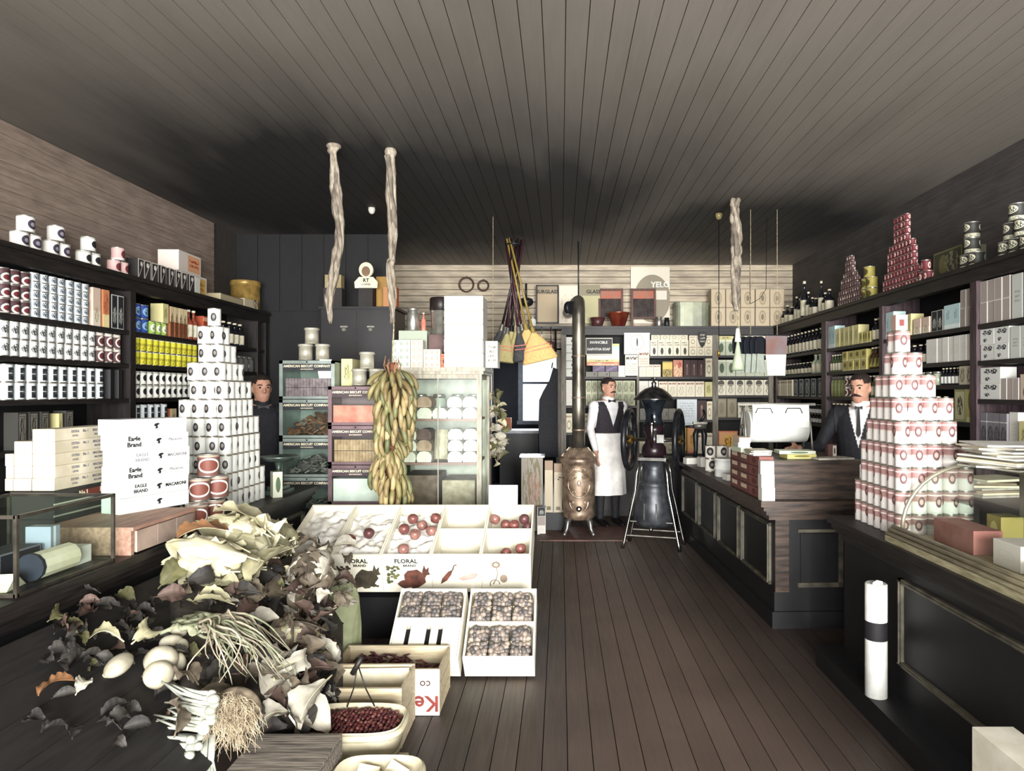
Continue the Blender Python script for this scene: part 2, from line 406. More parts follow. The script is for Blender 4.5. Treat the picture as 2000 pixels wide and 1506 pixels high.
# ---------------------------------------------------------------- shelving
LZ = [1.985, 1.75, 1.505, 1.22, .95]                                  # tops of the shelves, all round the shop
LEDGE = 2.375
def shelving(name, label, x0, x1, y0, y1, face, posts, rows, wood=darkwood, base=.86, pm=None):
    """wall shelving between two corners; face is the way it looks ('+x','-x','-y'); posts lie along its length; rows: list of (a,b,[z])"""
    t = thing(name, label, 'shelving', ((x0+x1)/2, (y0+y1)/2, 0))
    cx, cy = (x0+x1)/2, (y0+y1)/2
    def bx(n, m, xa, xb, ya, yb, za, zb): return MB().box(xa-cx, xb-cx, ya-cy, yb-cy, za, zb).build(n, m, t)
    along = face == '-y'
    def seg(n, m, a, b, za, zb, d0=0, d1=0):
        if along: return bx(n, m, a, b, y0-d0, y1-d1, za, zb)
        if face == '+x': return bx(n, m, x0+d1, x1+d0, a, b, za, zb)
        return bx(n, m, x0-d0, x1-d1, a, b, za, zb)
    lo, hi = (x0, x1) if along else (y0, y1)
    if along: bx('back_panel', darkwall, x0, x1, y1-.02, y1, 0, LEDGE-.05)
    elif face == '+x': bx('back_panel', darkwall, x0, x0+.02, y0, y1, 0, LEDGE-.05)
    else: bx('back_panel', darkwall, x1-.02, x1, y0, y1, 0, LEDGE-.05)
    for q in posts: seg('upright', pm or darkwood_z, q[0]-q[1]/2, q[0]+q[1]/2, 0, LEDGE-.05, d0=.008, d1=.025)
    for a, b, zs in rows:
        for z in zs: seg('shelf', wood, a, b, z-.03, z, d1=.022)
    seg('top_ledge', wood, lo, hi, LEDGE-.03, LEDGE, d0=.03)
    seg('cornice', wood, lo, hi, LEDGE-.11, LEDGE-.03, d0=.012, d1=.28)
    seg('base_cabinet', wood, lo, hi, 0, base, d0=.0, d1=.022)
    n = max(2, int((hi-lo)/.55)); st = (hi-lo)/n
    for k in range(n):
        d = seg('door', darkwood_z, lo+st*k+.03, lo+st*(k+1)-.03, .08, base-.06, d0=.015, d1=.33)
    return t
YLf = lambda x: -3.05*F/(x-PX)
YRf = lambda x: 2.68*F/(x-PX)
shelving('wall_shelving', 'dark wood shelving full of cans along the left wall', XL+.022, -3.05, 2.3, 7.2, '+x',
         [(2.33, .06), (YLf(258), .06), (YLf(258)+2.05, .05), (7.16, .06)], [(2.3, 7.2, LZ)])
RP = [YRf(1610), YRf(1722), YRf(1903)]
shelving('wall_shelving', 'dark wood shelving of boxes and bottles along the right wall', 2.68, XR-.022, 3.2, 8.63, '-x',
         [(3.23, .06), (RP[2], .07), (RP[1], .06), (RP[0], .12), (8.6, .05)],
         [(3.2, RP[2], LZ), (RP[2], RP[1], [1.985, 1.76, 1.6, 1.35, 1.1]), (RP[1], 8.63, LZ)], pm=purplewood)
BY = 8.65
BZ = lambda y: ZZ(y, BY)
BX = lambda x: XX(x, BY)
shelving('wall_shelving', 'grocery shelving with grey posts against the cream back wall', BX(1097), 2.66, BY, YB-.022, '-y',
         [(BX(1101), .06), (BX(1246), .03), (BX(1397), .07), (2.63, .06)],
         [(BX(1100), BX(1246), [BZ(736), BZ(792), BZ(845)]), (BX(1246), BX(1397), [BZ(695), BZ(736), BZ(775), BZ(820)]),
          (BX(1397), 2.66, [BZ(694), BZ(735), BZ(772), BZ(816)])], pm=greypost, base=BZ(886))
lg = MB().box(BX(1022), BX(1096.5), BY-.03, YB-.04, LEDGE-.035, LEDGE)
for x in (BX(1030), BX(1085)): lg.bar((x, BY+.05, LEDGE-.04), (x, YB-.05, LEDGE-.3), .025, .03)
T(lg.build('wall_shelf', darkwood), 'short dark ledge over the doorway carrying on from the back shelving', 'shelf')
# ---------------------------------------------------------------- counters
def counter(name, label, loc, L, D, H, rz, facex, panels, endpanel=True, top=darkwood, body=blackwood, plinth=.0, over=.09):
    """shop counter; local y runs along its length from 0 to L, local x from 0 (aisle side) to facex*D"""
    t = thing(name, label, 'counter', loc, rz)
    s = facex
    def X(a, b): return (min(s*a, s*b), max(s*a, s*b))
    x = X(over, D); MB().box(*x, .04, L-.02, 0, H-.13).build('carcass', body, t)
    b = MB()
    for k, (o, z0, z1) in enumerate(((0, H-.035, H), (.025, H-.065, H-.035), (.05, H-.095, H-.065), (.075, H-.13, H-.095))):
        xx = X(o, D); b.box(*xx, -over+o+.04 if endpanel else 0, L, z0, z1)
    b.build('counter_top', top, t)
    x = X(over-.02-plinth, D); MB().box(*x, .02, L, 0, .11).build('plinth', body, t)
    for a, c in panels:
        pn = MB().box(*X(over-.004, over+.01), a+.03, c-.03, .3, H-.2).build('panel', blackwood, t)
        m = MB(); z0, z1 = .27, H-.17
        for (ya, yb, za, zb) in ((a, a+.024, z0, z1), (c-.024, c, z0, z1), (a, c, z0, z0+.024), (a, c, z1-.024, z1)):
            m.box(*X(over-.018, over+.002), ya, yb, za, zb); m.box(*X(over-.026, over-.018), ya+.01, yb-.01 if yb-ya < .05 else yb, za+.01, zb-.01)
        m.build('panel_moulding', trimpale, pn)
    return t
lc = counter('store_counter', 'dark counter on the left under the tin pyramid and macaroni boxes', (-1.82, 1.6, 0), 3.6, .66, .85, 0, -1,
             [(.15, 1.2), (1.3, 2.35), (2.45, 3.5)], endpanel=False)
MIDROT = math.atan2(45, F)
mc = counter('store_counter', 'dark panelled counter in the middle right with a raised wooden desk end', (XX(1478, 4.5), 4.5, 0), 3.05, .74, .85, MIDROT, 1,
             [(.1, .72), (.8, 1.4), (1.5, 2.1), (2.2, 2.85)], top=brownwood, over=.13)
# brown end pilaster, end panel and raised desk of the middle counter
MB().box(.13, .22, .02, .06, .24, .72).build('pilaster', brownwood, mc)
ep = MB().box(.3, .56, .028, .05, .3, .62).build('end_panel', blackwood, mc)
m = MB()
for a in ((.28, .58, .27, .3), (.55, .58, .27, .65), (.28, .58, .63, .65)): m.box(a[0], a[1], .018, .045, a[2], a[3])
m.build('panel_moulding', trimpale, ep)
dk = MB(); dk.box(.12, .7, .04, .74, .85, 1.075); dk.box(.1, .72, .02, .76, 1.075, 1.1); dk.box(.1, .72, .015, .76, .85, .88); dk.box(.11, .71, .025, .75, .88, .9)
dk.build('raised_desk', brownwood, mc)
rc = counter('store_counter', 'black counter at the right front under the curved glass showcase', (1.51, .9, 0), 3.02, .68, .85, 0, 1,
             [(.1, 1.15), (1.25, 2.34)], endpanel=False, plinth=.13)
# ---------------------------------------------------------------- packages
_pm = {}
def can_mesh(r, h, lab, seg=18, metal=None):
    """tin can with rolled rims; slot 0 tin, slot 1 its paper label"""
    metal = metal or tin
    k = ('can', r, h, lab.name if lab else '', metal.name)
    if k not in _pm:
        e = min(.004, h*.05)
        prof = [(r*.9, e), (r*.93, 0), (r, 0), (r, e), (r*.975, e*1.4), (r*.975, h-e*1.4), (r, h-e), (r, h), (r*.93, h), (r*.9, h-e)]
        _pm[k] = MB().lathe(prof, seg, mis=[0, 0, 0, 0, 1 if lab else 0, 0, 0, 0, 0]).mesh('can', [metal, lab or metal])
    return _pm[k]
def box_mesh(w, d, h, m, bev=.0015):
    k = ('box', w, d, h, m.name)
    if k not in _pm:
        b = MB(); x, y = w/2, d/2; e = min(bev, h*.2, w*.2)
        lo = [(-x+e, -y+e, 0), (x-e, -y+e, 0), (x-e, y-e, 0), (-x+e, y-e, 0)]
        a = [(-x, -y, e), (x, -y, e), (x, y, e), (-x, y, e)]; c = [(p[0], p[1], h-e) for p in a]; t = [(p[0], p[1], h) for p in lo]
        n = 4; b.add(lo+a+c+t, [(3, 2, 1, 0), (12, 13, 14, 15)]+[(j*4+i, j*4+(i+1) % 4, j*4+4+(i+1) % 4, j*4+4+i) for j in range(3) for i in range(4)])
        _pm[k] = b.mesh('carton', m)
    return _pm[k]
def bottle_mesh(r, h, m, lab=None, neck=.34):
    k = ('bot', r, h, m.name, lab.name if lab else '', neck)
    if k not in _pm:
        prof = [(r*.9, 0), (r, h*.02), (r, h*.1), (r, h*.5), (r*.95, h*.58), (r*neck*1.15, h*.72), (r*neck, h*.76), (r*neck, h*.93), (r*neck*1.3, h*.94), (r*neck*1.3, h)]
        _pm[k] = MB().lathe(prof, 12, mis=[0, 0, 1 if lab else 0, 0, 0, 0, 0, 2, 2]).mesh('bottle', [m, lab or m, cream])
    return _pm[k]
def jar_mesh(r, h, m, lid):
    k = ('jar', r, h, m.name, lid.name)
    if k not in _pm:
        _pm[k] = MB().lathe([(r*.9, 0), (r, h*.04), (r, h*.7), (r*.8, h*.8), (r*.8, h*.83), (r*.86, h*.83), (r*.86, h*.97), (r*.8, h)], 14, mis=[0, 0, 0, 0, 1, 1, 1]).mesh('jar', [m, lid])
    return _pm[k]
ROWN = {1: [''], 2: ['bottom row', 'top row'], 3: ['bottom row', 'middle row', 'top row']}
def row(side, a, b, z, nc, nr, me, w, d, h, desc, where, cat, name=None, jit=.004, skip=(), tilt=0, off=.012, rj=.06, flip=0):
    """a run of like packages on a shelf: nc along the wall, nr high"""
    st = (b-a)/nc
    for j in range(nr):
        for i in range(nc):
            if (i, j) in skip: continue
            p = a+(i+.5)*st+R.uniform(-jit, jit)*.5; dd = off+R.uniform(0, jit)
            if side == 'L': loc = (-3.05-dd-d/2, p, z+j*h); rz = PI/2; n = i+1
            elif side == 'R': loc = (2.68+dd+d/2, p, z+j*h); rz = -PI/2; n = nc-i
            else: loc = (p, BY+dd+d/2, z+j*h); rz = 0; n = i+1
            o = put(name or cat.replace(' ', '_'), me, loc, rz+R.uniform(-rj, rj)*min(1, max(0, (st-w)/w*6+.25))+flip)
            if st < w*1.02: k = st/w*.975; o.scale = (k, k if abs(w-d) < 1e-6 else 1, 1)
            rn = ROWN[nr][j] if nr in ROWN else f'{od(j+1)} row up'
            lab = desc+(f', {od(n)} from left' if nc > 1 else '')+(f', {rn}' if rn else '')+', '+where
            T(o, lab, cat, f'{desc} group, {where}' if nc*nr > 1 else None)
# labels
L_redoval = printed('dark red label white oval', '4a2f33', [('band', .0, .12, 'c9c2bb'), ('band', .5, .62, '2a2024'), ('oval', .62, .3, 0, .38, 'd8cdc6'), ('oval', .42, .18, 0, .38, '6b2f33')], 2)
L_white = printed('white label dark mark', 'cdd4d8', [('blotch', .5, .34, 0, .55, 7, .46, '3a434c')], 2)
L_script = printed('white label dark script', 'd2d4d2', [('band', .0, .06, '9aa09c'), ('blotch', .55, .22, 0, .5, 7, .46, '3a3d3c')], 2)
L_maroon = printed('maroon label white ring', '5c4043', [('band', .78, 1, 'cfc6bd'), ('oval', .55, .34, 0, .42, 'd9cfc6'), ('oval', .4, .22, 0, .42, '5a2f33')], 2)
L_darkoval = printed('white label black oval', 'd4dcde', [('rect', -.3, 1.1, .12, .8, '26282c'), ('oval', .34, .2, .2, .5, '4b4f52'), ('band', .46, .5, 'c4cacb')], 2)
L_yellow = printed('yellow label', 'd2cd3c', [('band', .42, .58, 'a89f2c'), ('blotch', .6, .3, .1, .3, 8, .5, '8f8428'), ('band', .9, 1, 'e6e4a4')], 2)
L_spot = printed('white label black spot', 'dcdcd4', [('oval', .38, .24, 0, .5, '24242a'), ('band', .86, .92, '9c9c94')], 2)
L_blue = printed('blue label', '27458f', [('oval', .55, .3, 0, .5, '7fa6c8'), ('blotch', .4, .22, 0, .5, 8, .5, '14204a')], 2)
L_green = printed('green and white label', '8fae4f', [('oval', .55, .3, 0, .5, 'e8ecd0'), ('blotch', .4, .22, 0, .5, 8, .5, '2c4a1c')], 2)
L_pyr = printed('white tomato label', 'c9cbc6', [('oval', .42, .26, .02, .5, '2c2a2a'), ('oval', .2, .12, .05, .53, '77706c'), ('lines', -.8, -.45, .25, .7, 4, 9, 'b0aca6'), ('band', .93, 1, 'c8c4bc')], 3)
L_rose = printed('white and rose label', 'cdc8c3', [('band', .58, 1, '9a7673'), ('band', .53, .58, 'c4aea8'), ('oval', .42, .26, 0, .56, '5f4040'), ('oval', .24, .13, 0, .56, 'b8968e'), ('band', .84, .9, 'd8cac4'), ('lines', -.7, .7, .1, .3, 2, 8, 'd8cfc8')], 3)
L_choc = printed('brown label big oval', '6a4a42', [('oval', .72, .36, 0, .5, 'f0ebe2'), ('oval', .6, .28, 0, .5, '6d3d33'), ('band', .9, 1, '9a8a7c')], 2)
L_dots = printed('crimson label white dot', '64292e', [('oval', .4, .28, 0, .52, 'd9c4bc'), ('oval', .2, .14, 0, .52, '8f4a48')], 3)
L_dots2 = printed('plum label pale dot', '51393a', [('oval', .4, .28, 0, .52, 'bfb0a4')], 3)
L_gold = printed('old gold label', '9a8f4a', [('oval', .5, .3, 0, .5, '4c4626'), ('band', .0, .1, 'c9c086')], 2)
L_scene = printed('black label with cream scene', '2c2c28', [('oval', .6, .24, 0, .66, 'b9b7a0'), ('blotch', .5, .2, 0, .66, 9, .5, '2a2a26'), ('band', .06, .26, 'b4b29c'), ('lines', -.9, .9, .08, .24, 2, 9, '4a4a40')], 2)
L_label3 = printed('pale ledge can label', 'd9d6d0', [('oval', .42, .28, 0, .5, '3c3644'), ('oval', .2, .12, 0, .5, '8f8894'), ('band', .9, 1, 'a5a29c')], 2)
L_label4 = printed('pink ledge can label', 'c9a8a4', [('oval', .42, .28, 0, .5, '6b3038'), ('band', .0, .2, 'e0d4d0')], 2)
def pk(n, base, *ops): return printed(n, base, list(ops))
K_diag = pk('black carton white border', '2a2828', ('frame', .16, .05, 'b9b2aa'), ('rect', -.8, .8, .06, .94, '2f2c2c'), ('diag', 1, .045, 'b9b2aa'), ('oval', .35, .12, 0, .75, 'cfc8c0'))
K_orange = pk('orange print carton', 'c9825a', ('band', .0, .35, 'e2cf9a'), ('blotch', .8, .3, 0, .62, 6, .5, '8f4a32'))
K_pale = pk('pale salmon carton', 'd8c0ae', ('band', .0, .4, 'e6dcc8'), ('blotch', .6, .2, 0, .3, 7, .5, 'a0906c'))
K_dark = pk('black carton white edge', '24262a', ('frame', .12, .03, 'b8bcb4'), ('blotch', .6, .25, 0, .4, 7, .52, 'c8ccc4'))
K_red = pk('red brown carton', 'a04a32', ('oval', .5, .18, 0, .4, '3a1f1c'), ('band', .8, .95, 'd8a88a'))
K_rust = pk('rust and cream carton', '8f5a3c', ('band', .5, 1, 'd8c8a0'), ('blotch', .7, .4, 0, .4, 6, .48, '4c2c20'))
K_pattern = pk('grey figured carton', '3a3936', ('rect', -.75, .75, .05, .95, '77736a'), ('blotch', .7, .45, 0, .4, 5, .5, '2a2926'), ('lines', -.6, .6, .8, .92, 2, 9, '2a2926'))
K_white = pk('plain white carton', 'd6d3cb', ('lines', -.6, .6, .3, .7, 4, 8, 'c8c4ba'))
K_script = pk('white script carton', 'c6c4bc', ('blotch', .7, .35, 0, .5, 4, .53, 'b9b4aa'))
K_cross = pk('white carton black crosses', 'cfd0cb', ('blotch', .35, .16, -.3, .75, 7, .46, '33333a'), ('blotch', .35, .16, .35, .75, 7, .46, '33333a'), ('blotch', .3, .12, -.3, .28, 7, .46, '3c3c44'))
K_taupe = pk('taupe carton pale edge', '9c928c', ('frame', .1, .02, 'd8d2ca'))
K_grey = pk('pale grey carton', 'b8bab4', ('lines', -.5, .5, .35, .65, 3, 8, '8a8c88'))
K_teal = pk('pale teal carton', 'b4cccc', ('band', .0, .2, 'd6e0dc'), ('blotch', .5, .2, 0, .6, 6, .52, '6f8c90'))
K_yel = pk('dull yellow carton', 'b8ae6a', ('oval', .55, .25, 0, .6, '6f6a38'), ('band', .0, .15, 'd4cd9a'))
K_yel2 = pk('straw carton', 'c8c08c', ('blotch', .6, .3, 0, .5, 6, .5, '6f6f40'))
K_face = pk('cream carton round print', 'c4b79a', ('oval', .6, .34, 0, .5, '9a8c70'), ('oval', .46, .26, 0, .5, 'b9aa8c'), ('oval', .26, .16, 0, .5, '7d7260'), ('band', .93, 1, '8f8468'))
K_face2 = pk('olive carton round print', 'bdb68c', ('oval', .6, .34, 0, .5, '8a8a52'), ('oval', .4, .24, 0, .5, '6f7048'))
K_oats = pk('cream carton dark figure', 'ddd6c0', ('oval', .4, .22, .1, .3, '3a3634'), ('lines', -.7, .7, .62, .9, 2, 8, '77705f'))
K_ring = pk('cream carton ring print', 'd8d0b8', ('oval', .55, .24, 0, .4, '9a9078'), ('oval', .38, .15, 0, .4, 'd8d0b8'), ('lines', -.7, .7, .75, .92, 1, 8, '8f6f5a'))
K_head = pk('ivory carton red heading', 'e0d8c2', ('lines', -.85, .85, .76, .95, 1, 6, '7a3c34'), ('blotch', .6, .3, 0, .4, 5, .52, 'b9ae96'))
K_dome = pk('ivory carton dark arch', 'd9d3bf', ('oval', .7, .2, 0, .78, '4c4a44'), ('rect', -.7, .7, .64, .7, 'a8a290'), ('blotch', .6, .25, 0, .35, 6, .5, '8f8a78'))
K_green = pk('sage green carton', 'b8bda8', ('oval', .5, .3, .1, .5, '4a5c44'), ('band', .9, 1, 'd8dcc4'))
K_leaf = pk('olive leaf carton', 'a6a78c', ('blotch', .8, .4, 0, .5, 4, .5, '63664c'), ('frame', .06, .04, 'c8c9b0'))
K_mint = pk('mint carton dark ovals', 'bccbb2', ('oval', .36, .26, -.45, .5, '3c4c44'), ('oval', .36, .26, .45, .5, '3c4c44'), ('band', .0, .1, '8fa08c'))
K_brown = pk('brown pack with bottle print', '3a2726', ('rect', -.25, .25, .1, .6, '6a5048'), ('oval', .2, .1, 0, .66, '8f766a'))
K_gold = pk('golden pack', 'b09a5c', ('blotch', .9, .3, 0, .3, 6, .5, '5c4f2c'), ('band', .5, .9, 'd4b868'))
K_coral = pk('coral pack', 'bd806a', ('blotch', .9, .4, 0, .35, 6, .5, 'e8d0a8'), ('blotch', .4, .2, .3, .7, 6, .5, 'a83c2c'))
K_purple = pk('purple soap carton', '5c5068', ('diag', 1, .2, '6f6280'), ('frame', .06, .06, '3c3244'))
K_soapw = pk('white soap box', 'd4d4cc', ('rect', .55, .75, .35, .65, '3a3a40'), ('frame', .04, .08, 'a8a8a0'))
K_soapg = pk('grey soap box', '77756c', ('rect', .4, .7, .3, .7, '4a4844'))
K_bright = pk('bright poster box', 'd8c85a', ('oval', .55, .32, 0, .5, 'e6b45a'), ('blotch', .7, .4, 0, .5, 5, .5, '7f8a3c'), ('band', .0, .12, '6f7a4a'))
K_sun = pk('orange poster box', 'd8a070', ('oval', .5, .3, 0, .5, 'd8b04c'), ('blotch', .45, .26, 0, .5, 6, .5, '8f5a2c'), ('frame', .1, .06, 'c87a5c'))
glass_dark = M('dark bottle glass', '16171c', .12, scale=8, col2='22242a')
glass_green = M('green bottle glass', '3d4a34', .15, scale=8, col2='54603f')
glass_amber = M('amber bottle glass', '4c3418', .15, scale=8, col2='2f2010')
glass_pale = M('pale bottle glass', 'a9b39a', .15, scale=8, col2='8a9480')
L_bot = M('pale bottle label', 'd2ccb4', .7, col2='a8a088')
CN = can_mesh
# ---------------------------------------------------------------- left wall, near bay (left of the middle upright) and far bay
W1, W2, W3, W4 = ('left wall near bay, %s shelf' % s for s in ('1st', '2nd', '3rd', '4th'))
row('L', YLf(10), YLf(70), LZ[0], 3, 3, CN(.036, .085, L_redoval), .072, .072, .085, 'dark red white-oval can', W1, 'can')
row('L', YLf(71), YLf(183), LZ[0], 7, 5, CN(.0345, .053, L_white), .07, .07, .053, 'small white can', W1, 'can')
row('L', YLf(184), YLf(203), LZ[0], 1, 1, box_mesh(.075, .1, .255, K_pale), .075, .1, .255, 'tall pale salmon carton', W1, 'carton')
row('L', YLf(205), YLf(220), LZ[0], 1, 1, box_mesh(.06, .1, .255, K_orange), .06, .1, .255, 'tall orange printed carton', W1, 'carton')
row('L', YLf(222), YLf(246), LZ[0], 2, 1, box_mesh(.062, .1, .235, K_dark), .062, .1, .235, 'tall black pale-edged carton', W1, 'carton')
row('L', YLf(9), YLf(195), LZ[1], 11, 2, CN(.035, .1, L_script), .07, .07, .1, 'white script-label can', W2, 'can')
row('L', YLf(196), YLf(246), LZ[1], 3, 2, CN(.037, .1, L_maroon), .074, .074, .1, 'maroon ring-label can', W2, 'can')
row('L', YLf(16), YLf(212), LZ[2], 10, 2, CN(.039, .102, L_darkoval), .078, .078, .102, 'black-and-white oval can', W3, 'can')
row('L', YLf(213), YLf(246), LZ[2], 2, 1, box_mesh(.06, .08, .2, pk('black carton thin edge', '1d1d20', ('rect', -1, -.9, 0, 1, 'd0d0cc'))), .06, .08, .2, 'black carton with one white edge', W3, 'carton', flip=.2)
row('L', YLf(36), YLf(104), LZ[3], 3, 1, box_mesh(.066, .08, .215, K_pattern), .066, .08, .215, 'grey figured carton', W4, 'carton')
row('L', YLf(117), YLf(128), LZ[3], 1, 1, box_mesh(.032, .08, .2, K_yel2), .032, .08, .2, 'slim straw carton', W4, 'carton')
row('L', YLf(132), YLf(150), LZ[3], 1, 1, box_mesh(.066, .08, .215, K_pattern), .066, .08, .215, 'lone grey figured carton', W4, 'carton')
V1, V2, V3, V4 = ('left wall far bay, %s shelf' % s for s in ('1st', '2nd', '3rd', '4th'))
row('L', YLf(270), YLf(298), LZ[0], 2, 2, CN(.042, .105, L_blue), .084, .084, .105, 'blue label can', V1, 'can')
row('L', YLf(299), YLf(334), LZ[0], 3, 1, CN(.036, .1, L_green), .072, .072, .1, 'green and white can', V1, 'can')
row('L', YLf(321), YLf(333), LZ[0]+.1, 1, 1, box_mesh(.07, .1, .15, K_yel2), .07, .1, .15, 'straw carton on green cans', V1, 'carton')
row('L', YLf(335), YLf(370), LZ[0], 4, 1, box_mesh(.058, .1, .24, K_rust), .058, .1, .24, 'tall rust and cream carton', V1, 'carton')
row('L', YLf(375), YLf(393), LZ[0], 2, 1, bottle_mesh(.034, .25, M('red glazed bottle', '8f4632', .3), L_bot), .068, .068, .25, 'red bottle with label', V1, 'bottle')
row('L', YLf(401), YLf(420), LZ[0], 2, 1, box_mesh(.085, .1, .22, K_red), .085, .1, .22, 'red brown carton', V1, 'carton')
row('L', YLf(269), YLf(392), LZ[1], 11, 2, CN(.0385, .1, L_yellow), .077, .077, .1, 'yellow label can', V2, 'can')
row('L', YLf(269), YLf(384), LZ[2], 10, 2, CN(.038, .1, L_spot), .077, .077, .1, 'white black-spot can', V3, 'can')
row('L', YLf(269), YLf(335), LZ[3], 5, 2, CN(.04, .12, L_darkoval), .08, .08, .12, 'tall black-and-white can', V4, 'can')
row('L', YLf(336), YLf(350), LZ[3], 1, 1, box_mesh(.08, .1, .2, K_rust), .08, .1, .2, 'rust carton beside tall cans', V4, 'carton')
row('L', 5.98, 6.75, LZ[0], 7, 1, bottle_mesh(.042, .22, glass_dark, L_bot), .084, .084, .22, 'dark labelled bottle', V1, 'bottle')
row('L', 5.95, 6.95, LZ[1], 9, 1, jar_mesh(.045, .15, M('dim glass jar', '5a5a58', .2), dulltin), .09, .09, .15, 'dim glass jar', V2, 'jar')
row('L', 6.4, 7.05, LZ[2], 6, 1, jar_mesh(.045, .16, _mats['dim glass jar'], dulltin), .09, .09, .16, 'grey lidded jar', V3, 'jar')
# top ledge of the left wall
def trio(px, r, h, lab, desc, cat='can'):
    me = can_mesh(r, h, lab); X = -3.05-.02-r; y = -X*F/(PX-px); 
    for k, (dy, j, wd) in enumerate(((-r*1.02, 0, 'lower left'), (r*1.02, 0, 'lower right'), (0, 1, 'topmost'))):
        T(put('can', me, (X, y+dy, LEDGE+j*h), PI/2+R.uniform(-.2, .2)), f'{desc}, {wd} of its trio on the left ledge', cat, desc+' trio')
trio(50, .047, .1, L_label3, 'pale can of the leftmost stack'); trio(109, .047, .1, L_label3, 'pale can of the second stack')
trio(172, .045, .098, L_spot, 'white dark-spot can of the third stack'); trio(230, .043, .095, L_label4, 'pink label can of the fourth stack')
X = -3.05-.06
for k, px in enumerate((264, 277, 292, 308, 325, 338, 350, 365, 377)):
    if k == 8: me = box_mesh(.08, .08, .145, K_white)
    else: me = box_mesh(.078, .09, .15, K_diag)
    T(put('carton', me, (X, -X*F/(PX-px), LEDGE), PI/2+R.uniform(-.08, .08)),
      'white carton at the right end of the black carton row, left ledge' if k == 8 else f'black carton with white diagonal, {od(k+1)} from left, left ledge', 'carton', 'cartons on the left ledge')
K_candy = pk('white box orange panel', 'ddd2c8', ('rect', -.2, .92, .1, .9, 'd8a27c'), ('lines', -.05, .8, .3, .75, 2, 7, 'a8482c'))
K_candy2 = pk('white box yellow panel', 'd8d0c8', ('rect', -.2, .92, .1, .9, 'd6b064'), ('lines', -.05, .8, .3, .75, 2, 7, 'b87a2c'))
T(put('shipping_box', box_mesh(.42, .18, .19, K_candy2), (-3.26, 5.98, LEDGE), PI/2), 'large white box with yellow panel at end of left ledge', 'box')
T(put('shipping_box', box_mesh(.38, .17, .17, K_candy), (-3.26, 5.92, LEDGE+.19), PI/2+.04), 'white box with orange panel on top of the yellow-panelled one', 'box')
T(put('shipping_box', box_mesh(.44, .16, .07, pk('tan flat box', 'a89c80', ('frame', .02, .1, '6f6650'))), (-3.14, 6.45, LEDGE), PI/2), 'flat tan box beside the gold drum on left ledge', 'box')
T(put('shipping_box', box_mesh(.24, .14, .085, pk('tan torn box', 'b0a58a', ('blotch', .4, .5, .7, .6, 5, .5, '4c463c'))), (-3.11, 6.8, LEDGE), PI/2-.1), 'small tan box with dark end near gold drum', 'box')
T(MB().lathe([(.135, 0), (.14, .01), (.14, .25), (.146, .25), (.146, .3), (.14, .305), (.05, .308)], 28).build('cheese_drum', M('gilt drum paper', 'a88a4c', .4, .3, col2='7d6434'), loc=(-3.22, 7.06, LEDGE)), 'gold round drum at the far end of left ledge', 'drum')
# ---------------------------------------------------------------- right wall: bays counted from the camera
q1, q2, q3, q4 = [(3.26, RP[2]-.04), (RP[2]+.04, RP[1]-.04), (RP[1]+.04, RP[0]-.07), (RP[0]+.07, 8.57)]
S = lambda bay, s: f'right wall {bay} bay, {s} shelf'
y0, y1 = q1
row('R', YRf(1968), y1, LZ[0], 4, 2, box_mesh(.072, .1, .135, K_taupe), .072, .1, .135, 'taupe pale-edged carton', S('near', '1st'), 'carton', rj=.02)
row('R', 3.5, YRf(1970), LZ[0], 6, 1, box_mesh(.088, .1, .265, K_grey), .088, .1, .265, 'tall pale grey carton', S('near', '1st'), 'carton', rj=.02)
row('R', YRf(1966), y1, LZ[1], 2, 2, box_mesh(.14, .1, .1, K_cross), .14, .1, .1, 'white black-cross carton', S('near', '2nd'), 'carton', rj=.02)
row('R', 3.4, YRf(1968), LZ[1], 8, 1, box_mesh(.085, .1, .19, K_grey), .085, .1, .19, 'pale lettered carton', S('near', '2nd'), 'carton', rj=.02)
row('R', YRf(1950), y1, LZ[2], 1, 2, box_mesh(.2, .1, .1, K_cross), .2, .1, .1, 'wide white black-cross carton', S('near', '3rd'), 'carton', rj=.02)
row('R', YRf(1985), YRf(1951), LZ[2], 3, 1, box_mesh(.07, .1, .13, K_taupe), .07, .1, .13, 'short taupe carton', S('near', '3rd'), 'carton', rj=.02)
row('R', 3.35, YRf(1986), LZ[2], 7, 1, box_mesh(.088, .1, .15, pk('tan label carton', 'b5a594', ('oval', .5, .2, 0, .3, '6b5a50'))), .088, .1, .15, 'tan carton with brown mark', S('near', '3rd'), 'carton', rj=.02)
row('R', YRf(1962), y1, LZ[3], 4, 1, box_mesh(.085, .1, .2, pk('grey scene carton', '77747a', ('blotch', .9, .3, 0, .3, 5, .48, '3a383c'), ('band', .7, .74, 'b4b2b4'))), .085, .1, .2, 'grey carton with dark scene', S('near', '4th'), 'carton', rj=.02)
row('R', YRf(1980), YRf(1963), LZ[3], 1, 1, box_mesh(.1, .1, .21, K_white), .1, .1, .21, 'white carton among grey ones', S('near', '4th'), 'carton', rj=.02)
row('R', 3.4, YRf(1981), LZ[3], 5, 1, box_mesh(.09, .1, .16, K_yel2), .09, .1, .16, 'straw carton', S('near', '4th'), 'carton', rj=.02)
y0, y1 = q2
row('R', YRf(1742), y1, LZ[0], 2, 1, box_mesh(.085, .1, .22, K_teal), .085, .1, .22, 'pale teal carton', S('second', '1st'), 'carton')
row('R', YRf(1776), YRf(1744), LZ[0], 2, 2, box_mesh(.13, .1, .085, K_yel2), .13, .1, .085, 'flat straw carton', S('second', '1st'), 'carton')
row('R', YRf(1814), YRf(1778), LZ[0], 2, 1, box_mesh(.1, .1, .12, K_pale), .1, .1, .12, 'low salmon carton', S('second', '1st'), 'carton')
